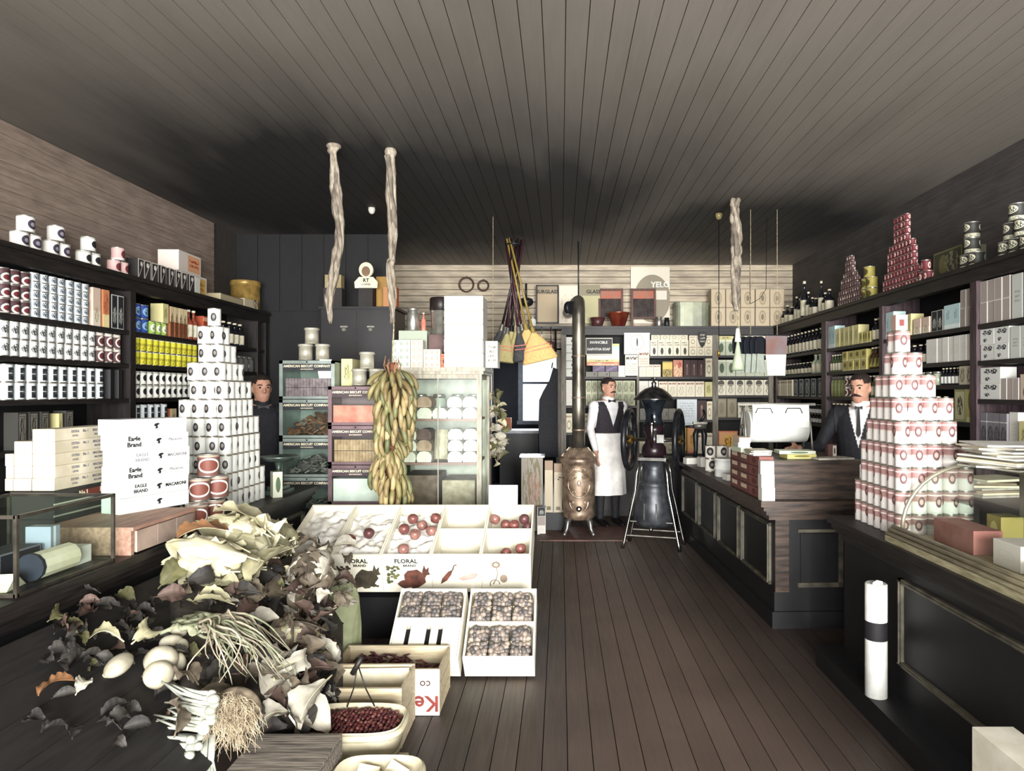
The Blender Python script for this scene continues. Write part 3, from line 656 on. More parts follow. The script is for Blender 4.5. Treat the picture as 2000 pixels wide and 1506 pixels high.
row('R', YRf(1838), YRf(1815), LZ[0], 2, 1, box_mesh(.085, .1, .15, K_dark), .085, .1, .15, 'black carton pale edge', S('second', '1st'), 'carton')
row('R', YRf(1870), YRf(1839), LZ[0], 2, 1, box_mesh(.11, .1, .17, K_teal), .11, .1, .17, 'wide teal carton', S('second', '1st'), 'carton')
row('R', y0, YRf(1871), LZ[0], 2, 2, box_mesh(.062, .1, .125, K_taupe), .062, .1, .125, 'narrow taupe carton', S('second', '1st'), 'carton')
row('R', YRf(1804), y1, 1.76, 7, 1, bottle_mesh(.032, .15, glass_dark, L_bot), .07, .07, .15, 'small dark labelled bottle', S('second', '2nd'), 'bottle')
row('R', y0, YRf(1806), 1.76, 8, 1, box_mesh(.072, .1, .175, K_white), .072, .1, .175, 'tall white carton', S('second', '2nd'), 'carton', rj=.12)
row('R', YRf(1868), YRf(1826), 1.6, 6, 1, bottle_mesh(.03, .12, glass_dark, paper), .07, .07, .12, 'white-topped dark bottle', S('second', '3rd'), 'bottle')
row('R', y0, YRf(1869), 1.6, 2, 1, box_mesh(.075, .1, .125, pk('figured cream card', 'b9b19a', ('blotch', .7, .4, 0, .5, 4, .5, '4c463c'))), .075, .1, .125, 'figured cream carton', S('second', '3rd'), 'carton')
row('R', YRf(1826), y1, 1.6, 8, 1, jar_mesh(.035, .1, glass_pale, tin), .07, .07, .1, 'small pale jar', S('second', '3rd'), 'jar')
row('R', YRf(1896), YRf(1884), 1.35, 1, 1, box_mesh(.09, .04, .235, K_yel), .09, .04, .235, 'tall yellow picture carton', S('second', '4th'), 'carton')
row('R', YRf(1882), YRf(1860), 1.35, 1, 1, box_mesh(.15, .03, .22, pk('green framed picture card', '8a8a62', ('rect', -.8, .8, .08, .92, 'a8a482'), ('blotch', .5, .3, 0, .5, 4, .46, '3a382c'))), .15, .03, .22, 'olive picture card with dark figure', S('second', '4th'), 'card')
row('R', YRf(1858), YRf(1843), 1.35, 2, 1, box_mesh(.06, .1, .16, K_dark), .06, .1, .16, 'black carton beside picture card', S('second', '4th'), 'carton')
row('R', YRf(1842), y1, 1.35, 9, 1, bottle_mesh(.034, .17, glass_green, L_bot), .07, .07, .17, 'green bottle behind the clerk', S('second', '4th'), 'bottle')
y0, y1 = q3
row('R', YRf(1628), y1, LZ[0], 2, 1, box_mesh(.09, .1, .22, K_teal), .09, .1, .22, 'pale teal tall carton', S('third', '1st'), 'carton')
row('R', YRf(1674), YRf(1629), LZ[0], 5, 1, box_mesh(.085, .1, .18, K_yel2), .085, .1, .18, 'olive-straw carton', S('third', '1st'), 'carton')
row('R', YRf(1696), YRf(1676), LZ[0], 4, 1, box_mesh(.05, .1, .1, K_yel), .05, .1, .1, 'small yellow carton', S('third', '1st'), 'carton')
row('R', y0, YRf(1697), LZ[0], 3, 1, bottle_mesh(.035, .2, glass_dark, L_bot), .07, .07, .2, 'tall dark bottle', S('third', '1st'), 'bottle')
row('R', YRf(1640), y1, LZ[1], 5, 1, bottle_mesh(.035, .17, glass_green, L_bot), .075, .075, .17, 'green labelled bottle', S('third', '2nd'), 'bottle')
row('R', YRf(1690), YRf(1641), LZ[1], 4, 2, box_mesh(.11, .1, .092, K_yel), .11, .1, .092, 'yellow emblem carton', S('third', '2nd'), 'carton')
row('R', y0, YRf(1691), LZ[1], 4, 1, bottle_mesh(.034, .19, glass_amber, L_gold), .07, .07, .19, 'amber bottle', S('third', '2nd'), 'bottle')
row('R', YRf(1642), y1, LZ[2], 4, 1, jar_mesh(.045, .2, M('olive pickle jar', '8a9060', .25, col2='6b7048'), dulltin), .1, .1, .2, 'olive pickle jar', S('third', '3rd'), 'jar')
row('R', YRf(1676), YRf(1644), LZ[2], 4, 2, CN(.038, .1, L_maroon), .08, .08, .1, 'maroon ring can', S('third', '3rd'), 'can')
row('R', y0, YRf(1677), LZ[2], 5, 1, bottle_mesh(.035, .19, glass_green, L_bot), .07, .07, .19, 'dark green bottle', S('third', '3rd'), 'bottle')
row('R', y0, y1, LZ[3], 12, 1, bottle_mesh(.038, .22, glass_dark, L_bot), .08, .08, .22, 'black bottle behind the clerk', S('third', '4th'), 'bottle')
y0, y1 = q4
row('R', y0, y1, LZ[0], 13, 1, bottle_mesh(.036, .24, glass_dark, L_bot, .28), .08, .08, .24, 'tall black wine bottle', S('far', '1st'), 'bottle')
row('R', YRf(1578), y1, LZ[1], 10, 1, bottle_mesh(.035, .13, glass_dark, L_bot), .08, .08, .13, 'squat dark bottle', S('far', '2nd'), 'bottle')
row('R', y0, YRf(1580), LZ[1], 3, 1, bottle_mesh(.045, .2, glass_pale, L_bot), .08, .08, .2, 'pale tall bottle', S('far', '2nd'), 'bottle')
row('R', YRf(1545), y1, LZ[2], 6, 1, box_mesh(.085, .1, .19, K_head), .085, .1, .19, 'ivory carton', S('far', '3rd'), 'carton')
row('R', y0, YRf(1546), LZ[2], 5, 1, box_mesh(.11, .06, .19, pk('dark portrait card', '2c3034', ('frame', .08, .04, 'c8ccc8'), ('blotch', .6, .35, 0, .5, 4, .5, 'b0b4b0'))), .11, .06, .19, 'dark portrait card', S('far', '3rd'), 'card')
row('R', y0, y1, LZ[3], 17, 2, bottle_mesh(.03, .1, glass_dark, paper), .07, .07, .1, 'little white-label bottle', S('far', '4th'), 'bottle', jit=.0)
# stacks on the right ledge
def stack(px_lo, px_hi, rows_, r, h, lab, desc, off=.05):
    """stepped stack of little cans on the right ledge; rows_: cans per tier from the bottom up"""
    X = 2.68+off+r; me = can_mesh(r, h, lab, 12); yc = (X*F/(px_lo-PX)+X*F/(px_hi-PX))/2
    for j, n in enumerate(rows_):
        for i in range(n):
            y = yc+(i-(n-1)/2)*r*2.02
            T(put('small_tin', me, (X, y, LEDGE+j*h), -PI/2+R.uniform(-.3, .3)), f'{desc}, {od(n-i)} from left in {od(j+1)} tier up', 'tin', desc+' stack')
stack(1727, 1801, [11, 11, 10, 8, 8, 8, 7, 4, 4, 4, 4], .027, .054, L_dots, 'crimson can of big right-ledge stack')
stack(1640, 1684, [10, 10, 9, 7, 7, 5, 3, 3, 2], .026, .052, L_dots2, 'plum can of stepped right-ledge stack')
stack(1689, 1708, [2, 2, 1], .05, .1, L_gold, 'old gold can beside crimson stack', .04)
stack(1803, 1815, [2, 1], .035, .085, L_dots, 'red can right of crimson stack', .04)
stack(1884, 1914, [2, 1, 1], .05, .105, L_scene, 'black cream-scene can, narrow ledge stack', .04)
stack(1966, 2010, [3, 2, 1], .05, .105, L_scene, 'black cream-scene can, rightmost ledge stack', .04)
T(put('tin_chest', box_mesh(.36, .17, .2, pk('dark green tin chest', '3a3a2c', ('frame', .04, .06, '6b6848'), ('oval', .3, .36, -.3, .5, '5c5a3a'), ('blotch', .5, .4, .3, .5, 5, .5, '6f6f58'))), (2.86, 2.75*F/(1843-PX), LEDGE), -PI/2), 'dark green figured tin chest on the right ledge', 'chest')
for k, (px, hh) in enumerate(((1531, .2), (1538, .24), (1547, .2), (1556, .3), (1563, .26), (1571, .44), (1579, .3), (1587, .22), (1594, .2), (1604, .36), (1612, .22), (1620, .24))):
    X = 2.78; T(put('bottle', bottle_mesh(.034+.006*(k % 3), hh, glass_dark, L_bot, .3), (X, X*F/(px-PX), LEDGE)), f'dark bottle, {od(k+1)} from left on the far right ledge', 'bottle', 'bottles on the far right ledge')
# ---------------------------------------------------------------- back shelving
def brow(x0, x1, ysh, nc, nr, m, h, desc, where, cat='carton', d=.12, kind='box', fill=.96, z=None, **k):
    w = (BX(x1)-BX(x0))/nc*fill; zz = BZ(ysh) if z is None else z
    me = box_mesh(round(w, 4), d, h, m) if kind == 'box' else (can_mesh(w/2, h, m) if kind == 'can' else bottle_mesh(w/2, h, m[0], m[1]))
    row('B', BX(x0), BX(x1), zz, nc, nr, me, w, d if kind == 'box' else w, h, desc, where, cat, rj=.03, jit=.002, **k)
A1, A2, A3 = 'back wall left bay', 'back wall middle bay', 'back wall right bay'
px = 1/156.1
brow(1103, 1120, 736, 1, 5, K_soapw, .1, 'white soap box', A1+' edge', d=.2)
brow(1144, 1214, 736, 3, 1, K_soapg, 10*px, 'grey box under purple cartons', A1)
brow(1157, 1207, 736, 2, 1, K_purple, 12*px, 'upper purple soap carton', A1, z=BZ(736)+10*px, d=.16)
brow(1208, 1222, 736, 1, 1, K_white, 22*px, 'white carton right of purple ones', A1)
brow(1122, 1143, 736, 1, 4, K_soapg, .13, 'dim stacked box behind stovepipe', A1, d=.2)
for k, (m, h) in enumerate(((K_coral, 7), (K_yel2, 5), (K_white, 16), (K_teal, 10), (K_yel2, 5))):
    z0 = BZ(736)+(22+sum((7, 5, 16, 10, 5)[:k]))*px
    T(put('soap_box', box_mesh(BX(1210)-BX(1146), .2, h*px, m), ((BX(1210)+BX(1146))/2, BY+.13, z0)), f'long soap box, {od(k+1)} up behind naphtha placard', 'box', 'long soap boxes')
brow(1103, 1120, 792, 1, 4, K_white, .08, 'flat white box', A1+' lower edge', d=.2)
brow(1144, 1167, 792, 2, 2, K_leaf, .155, 'dark olive leaf carton', A1, d=.15)
brow(1168, 1241, 792, 6, 2, K_leaf, .155, 'olive leaf carton behind clerk', A1, d=.15)
brow(1122, 1142, 792, 1, 2, K_soapg, .14, 'grey box behind stovepipe', A1, d=.2)
brow(1103, 1240, 845, 8, 1, K_ring, .24, 'cream ring-print carton low down', A1, d=.15)
brow(1270, 1345, 695, 5, 1, K_oats, 31*px, 'cream dark-figure carton', A2)
brow(1272, 1344, 695, 4, 1, K_ring, 13*px, 'cream ring carton on the figured row', A2, z=BZ(695)+31*px)
brow(1346, 1392, 695, 3, 2, K_ring, 20*px, 'cream ring-print carton', A2+' top right')
brow(1294, 1314, 736, 1, 1, K_gold, 30*px, 'golden pack', A2); brow(1315, 1334, 736, 1, 1, K_coral, 33*px, 'coral pack', A2)
brow(1335, 1377, 736, 3, 1, K_brown, 33*px, 'brown bottle-print pack', A2); brow(1378, 1392, 736, 1, 1, K_ring, 36*px, 'pink-cream carton right of brown packs', A2)
brow(1248, 1291, 736, 3, 1, K_head, 24*px, 'low ivory carton', A2)
brow(1248, 1286, 775, 2, 1, K_white, 31*px, 'ivory carton left of red-headed row', A2)
brow(1287, 1376, 775, 5, 1, K_head, 30*px, 'ivory red-heading carton', A2); brow(1377, 1392, 775, 1, 1, K_yel2, 29*px, 'straw carton ending the ivory row', A2)
brow(1250, 1320, 820, 5, 1, K_soapg, 22*px, 'dull grey carton behind coffee mill', A2)
brow(1362, 1380, 820, 1, 1, K_brown, 38*px, 'brown arched pack', A2); brow(1381, 1392, 820, 1, 1, K_ring, 36*px, 'cream carton by grey post', A2)
brow(1248, 1316, 886, 5, 1, K_ring, 30*px, 'cream carton low behind mill', A2); brow(1363, 1392, 886, 2, 1, K_head, 40*px, 'ivory carton above the counter', A2)
brow(1400, 1435, 694, 2, 1, K_green, 30*px, 'sage carton, dark print', A3); brow(1402, 1434, 694, 1, 1, K_yel2, 8*px, 'flat straw box on sage cartons', A3, z=BZ(694)+30*px)
brow(1437, 1512, 694, 5, 1, K_head, 38*px, 'ivory carton behind hanging signs', A3)
brow(1400, 1512, 735, 6, 1, K_green, 32*px, 'sage green carton', A3)
brow(1400, 1510, 772, 6, 1, K_dome, 30*px, 'ivory carton with dark arch', A3)
brow(1400, 1440, 816, 2, 1, pk('drab carton', '8f8672', ('frame', .08, .05, '6b6452'), ('oval', .5, .3, 0, .5, '7a725e')), 38*px, 'drab tan carton', A3)
brow(1442, 1510, 816, 4, 1, K_dome, 30*px, 'arch-print carton behind paper roll', A3)
T(put('poster_box', box_mesh(.24, .12, 44*px, K_sun), (BX(1423), BY+.08, BZ(886)+.02-.02+.0)), 'orange box with golden emblem low on back shelves', 'box')
brow(1319, 1341, 886, 1, 1, K_bright, 52*px, 'yellow-green pictorial box', A2); brow(1342, 1362, 886, 1, 1, K_sun, 52*px, 'orange-green pictorial box', A2)
# things on the back ledge
K_shoe = pk('buff carton portrait', 'b5a58c', ('oval', .5, .36, 0, .5, '93856c'), ('oval', .36, .26, 0, .5, 'a89a80'), ('oval', .2, .16, 0, .5, '6f6656'), ('frame', .04, .03, '857a64'))
brow(1389, 1533, 0, 5, 2, K_shoe, .235, 'buff portrait carton', 'back ledge', z=LEDGE, d=.18)
w = .32
def poster(name, label, x0, x1, y0, y1, Y, base, ops, cat='poster', frame=None, th=.012, tilt=0):
    W = XX(x1, Y)-XX(x0, Y); H = (y1-y0)*Y/F
    o = put(name, box_mesh(W, th, H, printed(label, base, ops)), ((XX(x0, Y)+XX(x1, Y))/2, Y, ZZ(y1, Y)), rot=(tilt, 0, 0))
    T(o, label, cat)
    if frame:
        f = MB(); a = W/2; t = .018
        f.box(-a, -a+t, -.012, .004, 0, H).box(a-t, a, -.012, .004, 0, H).box(-a, a, -.012, .004, H-t, H).box(-a, a, -.012, .004, 0, t)
        f.build('frame', frame, o)
    return o, W, H
o, W, H = poster('framed_card', 'dark-framed tan card with black heading on back ledge', 1047, 1091, 556, 632, 8.8, 'a8977c', [('band', .76, 1, '8f826c')], 'card', darkwood_z, tilt=-.06)
letter('SURGLASS', .062, ink, (0, -.012, H*.82), parent=o, bold=.02)
poster('poster', 'plain white card beside the stovepipe elbow', 1092, 1129, 557, 632, 8.84, 'd9d0be', [('blotch', .9, .4, 0, .4, 3, .55, 'c4b9a4')], tilt=-.05)
o, W, H = poster('framed_card', 'olive card with dark heading right of the stovepipe elbow', 1131, 1172, 556, 632, 8.8, 'b0aa84', [('band', .72, 1, '857e68')], 'card', None, tilt=-.06)
letter('GLASS', .065, ink, (.05, -.01, H*.82), parent=o, bold=.02)
o, W, H = poster('round_sign_poster', 'tall white poster with grey-brown disc on the back wall', 1232, 1308, 521, 632, 8.93, 'd0c9b8', [('oval', .93, .42, .1, .44, '857c6a'), ('rect', .2, .85, .42, .58, 'cbc6b8')], tilt=-.01)
letter('YELO', .1, paper, (.13, -.01, H*.68), parent=o, bold=.03)
def washboard(px, label):
    t = thing('washboard', label, 'washboard', (XX(px, 8.8), 8.8, LEDGE), rot=(-.09, 0, 0))
    wd = M('red brown washboard wood', '5c3a2e', .5, scale=8, stretch=(9, 9, 1), col2='3c241d')
    for s in (-1, 1): MB().box(s*.145-.014, s*.145+.014, -.02, .02, 0, .5).build('leg', wd, t)
    MB().box(-.145, .145, -.014, .014, .47, .5).build('top_rail', wd, t)
    MB().box(-.131, .131, -.008, .012, .37, .47).build('soap_panel', M('washboard panel', '8a6a5c', .6, col2='a8583f'), t)
    MB().box(-.131, .131, -.012, .012, .11, .13).build('bottom_rail', wd, t)
    MB().grid(lambda u, v: (-.131+.262*u, -.004-.007*math.sin(u*2*PI*13), .13+.24*v), 104, 1).build('ribbed_plate', M('ribbed zinc plate', '6a625c', .35, .6, col2='50484a'), t)
washboard(1193, 'washboard standing behind the copper basin on the back ledge'); washboard(1257, 'washboard in front of the white disc poster on the back ledge')
copper = M('red copper', 'a8563c', .25, .7, scale=6, col2='7a2f28')
T(MB().lathe([(.08, 0), (.085, .01), (.135, .15), (.145, .16), (.14, .165), (.13, .16), (.08, .02)], 26, cap=False).lathe([(.001, .012), (.082, .012)], 26, cap=False).build('copper_basin', copper, loc=(XX(1208, 8.62), 8.62, LEDGE)), 'shiny copper basin on the back ledge', 'basin')
T(MB().lathe([(.06, 0), (.065, .005), (.095, .1), (.09, .1), (.06, .012)], 20, cap=False).lathe([(.001, .008), (.06, .008)], 20, cap=False).build('pan', M('dark red enamel', '4c2a2a', .4), loc=(XX(1167, 8.6), 8.6, LEDGE)), 'dark red pan left of the copper basin', 'pan')
T(put('tin_pail', jar_mesh(.042, .12, tin, dulltin), (XX(1287, 8.7), 8.7, LEDGE)), 'small bright tin right of second washboard', 'tin')
T(put('tin_pail', jar_mesh(.035, .11, iron, iron), (XX(1302, 8.7), 8.68, LEDGE)), 'small black tin beside bread box', 'tin')
bb = MB(); n = 12
prof = [(.22*math.copysign(abs(math.cos(2*PI*k/24))**.5, math.cos(2*PI*k/24)), .14*math.copysign(abs(math.sin(2*PI*k/24))**.5, math.sin(2*PI*k/24))) for k in range(24)]
bb.prism(prof, 'z', 0, .29); bb.prism([(p[0]*1.03, p[1]*1.03) for p in prof], 'z', .27, .31)
T(bb.build('bread_tin', M('sage grey japanned tin', '8f927c', .4, .3, scale=5, col2='74776a'), loc=(XX(1350, 8.8), 8.83, LEDGE)), 'rounded sage tin box right of disc poster', 'tin')
T(put('tin_cup', jar_mesh(.045, .13, paper, tin), (XX(1040, 8.75), 8.8, LEDGE)), 'white enamel can at left end of back ledge', 'can')
T(MB().lathe([(.03, 0), (.075, .02), (.095, .06), (.08, .1), (.03, .12)], 16).tube([(0, 0, .11), (0, 0, .3)], .012).build('frying_pan', iron, loc=(XX(1028, 8.94), 8.9, ZZ(600, 8.94))), 'black iron ladle hung on the wall left of tan card', 'ladle')
# cards hung on the shelves' edges
o, W, H = poster('placard', 'black and white naphtha soap placard on the left back shelves', 1144, 1196, 660, 693, BY-.03, '2c2a2c', [('frame', .03, .05, 'cfcabc')])
letter('INVINCIBLE', .045, paper, (-.005, -.01, H*.72), parent=o, bold=.02, sx=.95); letter('NAPHTHA SOAP', .045, paper, (-.005, -.01, H*.32), parent=o, bold=.02, sx=.85)
o, W, H = poster('placard', 'white card with a round dial on the back shelves', 1219, 1269, 650, 692, BY-.03, 'dad8cc', [('oval', .56, .36, 0, .56, 'aaa698'), ('oval', .52, .33, 0, .56, 'd6d4c8'), ('oval', .06, .2, .02, .56, '3a3834')])
poster('placard', 'white lettered card below the dial card', 1221, 1246, 693, 734, BY-.02, 'd4d4c8', [('lines', -.9, .9, .72, .95, 1, 6, '4c3c38'), ('lines', -.8, .8, .1, .6, 5, 8, 'a8a89c')])
poster('placard', 'small pink-lettered card overlapping the white one', 1247, 1268, 687, 716, BY-.04, 'd8cabc', [('lines', -.9, .9, .72, .98, 1, 6, '6b3c34'), ('lines', -.8, .8, .1, .6, 3, 8, 'b89a8c')])
poster('placard', 'tall white sheet hung above the pictorial boxes', 1322, 1361, 780, 834, BY-.02, 'd2d8dc', [('lines', -.7, .7, .35, .9, 6, 7, 'b0b8bc'), ('band', .1, .13, 'a8b8bc')])
T(put('shield_sign', MB().prism([(-.05, .1), (.05, .1), (.055, .02), (.03, -.06), (0, -.1), (-.03, -.06), (-.055, .02)], 'y', -.006, .006).mesh('shield_sign', printed('black shield print', '211f20', [('lines', -.6, .6, .3, .9, 3, 7, 'a8a298')])), (BX(1371), BY-.02, BZ(664))), 'small black shield sign hung on the middle back shelves', 'sign')
# ---------------------------------------------------------------- can pyramids
def pyramid(tiers, lab, r, h, z0, which, desc, side, seg=18):
    """tiers from the bottom: (x of the left side, y of the near side, cans across, cans deep); inner cans nobody sees are left out"""
    body = can_mesh(r, h, None, seg)
    lb = MB().lathe([(r*.985, h*.05), (r*.992, h*.06), (r*.992, h*.94), (r*.985, h*.95)], seg, cap=False).mesh('paper_label', lab)
    p = r*2.006
    for t, (x0, y0, nx, ny) in enumerate(tiers):
        for i in range(nx):
            for j in range(ny):
                if 0 < j and i != side*(nx-1) and t+4 < len(tiers): continue
                x, y = x0+p*(i+.5), y0+p*(j+.5)
                o = put('tin_can', body, (x, y, z0+t*h*1.0005), R.uniform(-.45, .45))
                put('paper_label', lb, parent=o)
                T(o, f'{desc} can, {od(i+1)} from left, {od(j+1)} from front, {od(t+1)} tier, {which}', 'tin can', f'cans of the {which}')
r, h = .0375, .1095; p = r*2.006
XRt, YN = -1.945, 4.05
tl = []
for (nx, ny, ix, iy) in ((4, 7, 0, 0), (4, 7, 0, 0), (4, 6, 0, .0), (4, 6, 0, .0), (4, 6, .01, .01), (4, 5, .02, .02), (3, 5, .03, .02), (3, 4, .05, .03), (2, 3, .07, .05), (2, 2, .085, .07), (1, 1, .11, .09)):
    tl.append((XRt-ix-nx*p, YN+iy, nx, ny))
pyramid(tl, L_pyr, r, h, .85, 'left pyramid', 'white oval-mark', 1)
tr_ = []
for (x, y, nx, ny) in ((1.615, 3.3, 5, 7), (1.615, 3.3, 5, 7), (1.615, 3.3, 5, 6), (1.615, 3.3, 5, 6), (1.615, 3.31, 4, 5), (1.615, 3.34, 4, 4), (1.62, 3.37, 3, 3), (1.645, 3.4, 2, 2), (1.675, 3.43, 1, 2)):
    tr_.append((x, y, nx, ny))
pyramid(tr_, L_rose, .0373, .112, .85, 'right pyramid', 'white-and-rose', 0)
T(put('carton', box_mesh(.06, .05, .08, pk('small salmon pack', 'b8988a', ('rect', -.4, .4, .3, .7, '6b2f30'))), (1.715, 3.5, .85+9*.112*1.0005+.001)), 'small salmon pack on the peak of the right pyramid', 'carton')
# three tiers of big brown cans in front of the left pyramid
me = can_mesh(.055, .122, None, 24); lb = MB().lathe([(.0542, .006), (.0546, .008), (.0546, .114), (.0542, .116)], 24, cap=False).mesh('paper_label', L_choc)
for k, (x, y, j, wd) in enumerate(((-1.895, 3.6, 0, 'front can of bottom tier'), (-1.99, 3.78, 0, 'left can of bottom tier'), (-1.88, 3.75, 0, 'rear can of bottom tier'), (-1.935, 3.84-.14, 1, 'left can of middle tier'), (-1.885, 3.8, 1, 'right can of middle tier'), (-1.91, 3.75, 2, 'top can'))):
    o = put('can', me, (x, y, .85+.1225*j), .5); put('paper_label', lb, parent=o)
    T(o, f'big brown can with white oval, {wd}, beside pyramid', 'can', 'big brown cans')
# ---------------------------------------------------------------- left counter goods
cr = thing('shallow_crate', 'shallow reddish wooden crate on the left counter edge', 'crate', (-1.83, 2.96, .85), rz=0)
me = MB().box(-.4, -.0, 0, .52, .105, .12).build('lid', pinkwood, cr)
MB().box(-.39, -.01, .0, .02, 0, .105).build('end_board', pinkwood, cr); MB().box(-.39, -.01, .5, .52, 0, .105).build('end_board', pinkwood, cr)
for k in range(3): MB().box(-.02, -.002, .03+k*.155, .03+k*.155+.148, .008, .1).build('side_slat', M('grey pink slat', 'a89488', .7, scale=6, col2='7d6b62', perobj=.3), cr)
MB().box(-.4, -.385, .02, .5, 0, .105).build('side_board', pinkwood, cr)
K_mac = M('white macaroni box', 'dcdedb', .65, scale=7, col2='cdd0cc')
eagle = MB().prism([(-.012, -.014), (-.004, -.004), (-.016, .002), (-.008, .012), (.004, .014), (.016, .012), (.01, .006), (.002, .002), (.006, -.006), (.0, -.016), (-.004, -.01)], 'y', -.0006, .0006).mesh('eagle_mark', ink)
ang = math.atan2(.34, .14); z = .97
for k in range(6):
    o = put('macaroni_box', box_mesh(.37, .13, .0745, K_mac), (0, 0, 0), ang+R.uniform(-.02, .02))
    c = Vector((-2.005, 3.43, z)) + Matrix.Rotation(ang, 3, 'Z') @ Vector((R.uniform(-.006, .006)-.012*(k == 5), .065+R.uniform(0, .006), 0))
    o.location = c; z += .075
    lb = ['bottom one with only an eagle mark', 'with bold black MACARONI', 'with Eagle Brand below the faded one', 'with faded grey MACARONI', 'with Eagle Brand second from top', 'topmost with only an eagle mark'][k]
    T(o, f'white macaroni box in the left stack, {lb}', 'box', 'eagle macaroni boxes')
    f = -.0658
    put('eagle_mark', eagle, (.02, f, .038), parent=o)
    if k in (2, 4): letter('Eagle', .03, ink, (-.11, f, .055), parent=o, bold=.03); letter('Brand', .03, ink, (-.11, f, .026), parent=o, bold=.03); letter('Macaroni', .02, greyink, (.11, f, .042), parent=o)
    if k == 3: letter('EAGLE', .022, greyink, (-.08, f, .05), parent=o); letter('BRAND', .022, greyink, (-.08, f, .025), parent=o); letter('MACARONI', .021, greyink, (.112, f, .038), parent=o, bold=.01)
    if k == 1: letter('EAGLE', .022, ink, (-.08, f, .05), parent=o, bold=.02); letter('BRAND', .022, ink, (-.08, f, .025), parent=o, bold=.02); letter('MACARONI', .0225, ink, (.112, f, .038), parent=o, bold=.03)
K_cr = M('cream macaroni box', 'd4ccb8', .7, scale=7, col2='beb49c', perobj=.1)
cxs = [(-2.325, .1, 5), (-2.42, .08, 4), (-2.48, .035, 3)]
for c, (xc, w, n) in enumerate(cxs):
    for k in range(n):
        o = put('macaroni_box', box_mesh(.4, w, .055, K_cr), (xc, 3.31+R.uniform(-.004, .004)-.0*k, 1.106+k*.0556), PI/2)
        T(o, f'cream lettered box, {od(k+1)} up, {("front", "middle", "rear")[c]} column behind the glass case', 'box', 'cream lettered boxes')
        if c == 0:
            letter('EXTRA', .017, greyink, (-.07, -.0508, .038), parent=o, bold=.02); letter('No. 1', .017, greyink, (.0, -.0508, .038), parent=o, bold=.02); letter('MACARONI', .017, greyink, (.095, -.0508, .038), parent=o, bold=.02)
            letter('LITTLE', .013, greyink, (-.07, -.0508, .018), parent=o, bold=.02); letter('MACHINE', .013, greyink, (.09, -.0508, .018), parent=o, bold=.02)
K_fini = pk('dark box with red band', '33302e', ('rect', -.2, 1, .62, .86, '7a4038'), ('band', .5, .56, 'b8b2a4'), ('rect', -.9, -.1, .66, .82, '24201f'), ('band', .08, .14, 'a8a294'))
for k in range(2):
    o = put('dark_box', box_mesh(.42, .2, .127, K_fini), (-2.37, 3.31, .85+k*.1275), PI/2)
    T(o, f'dark printed box {("resting on the counter", "carrying the cream lettered boxes")[k]}', 'box')
    letter('No 1', .03, cream, (-.02, -.1008, .095), parent=o, bold=.02); letter('Fini', .035, cream, (.12, -.1008, .095), parent=o, bold=.01)
gc = thing('glass_showcase', 'small square glass showcase with thin dark frame on left counter', 'showcase', (-2.07, 2.61, .85))
fr = M('thin case frame', '4c463e', .4, .4, col2='2c2824')
b = MB()
for x in (-.215, .215):
    for y in (-.255, .255): b.box(x-.006, x+.006, y-.006, y+.006, 0, .28)
    for z in (.006, .274): b.box(x-.006, x+.006, -.255, .255, z-.006, z+.006)
for y in (-.255, .255):
    for z in (.006, .274): b.box(-.215, .215, y-.006, y+.006, z-.006, z+.006)
b.build('frame', fr, gc); MB().box(-.21, .21, -.25, .25, .0, .008).build('base', darkwood, gc)
for a in ((.208, .211, -.25, .25, .01, .27), (-.211, -.208, -.25, .25, .01, .27), (-.21, .21, -.252, -.249, .01, .27), (-.21, .21, .249, .252, .01, .27), (-.21, .21, -.25, .25, .272, .275)): MB().box(*a).build('pane', clear, gc)
o = put('paper_packet', MB().prism([(.05*math.cos(2*PI*k/12), .05+.05*math.sin(2*PI*k/12)) for k in range(12)], 'x', -.085, .1).mesh('paper_packet', cream), (-1.935, 2.62, .8595), PI/2)
MB().prism([(.051*math.cos(2*PI*k/12), .05+.051*math.sin(2*PI*k/12)) for k in range(12)], 'x', -.1, -.0845).build('dark_end', M('navy paper end', '1f2433', .6), o)
T(o, 'rounded cream packet inside the small glass showcase', 'packet')
T(put('carton', box_mesh(.2, .12, .1, pk('black boxed goods', '1d1d24', ('frame', .05, .06, '6f6f78'))), (-2.09, 2.6, .859), PI/2), 'black carton inside the small glass showcase', 'carton')
T(put('carton', box_mesh(.05, .1, .16, pk('silver striped box', '8a94a0', ('rect', -.4, .1, 0, 1, 'd4dadc'))), (-2.06, 2.75, .859), PI/2), 'silver-striped carton standing in the small glass showcase', 'carton')
T(put('carton', box_mesh(.09, .09, .07, K_white), (-1.97, 2.79, .859), PI/2), 'white carton at the far end of the small glass showcase', 'carton')
T(put('folded_card', MB().prism([(-.06, 0), (.06, 0), (0, .05)], 'x', -.05, .05).mesh('folded_card', cream), (-1.97, 2.43, .859), .2), 'folded cream card in the near end of small showcase', 'card')
T(put('jar', jar_mesh(.045, .12, glass_pale, tin), (-2.1, 2.43, .859)), 'pale jar in the small glass showcase', 'jar')
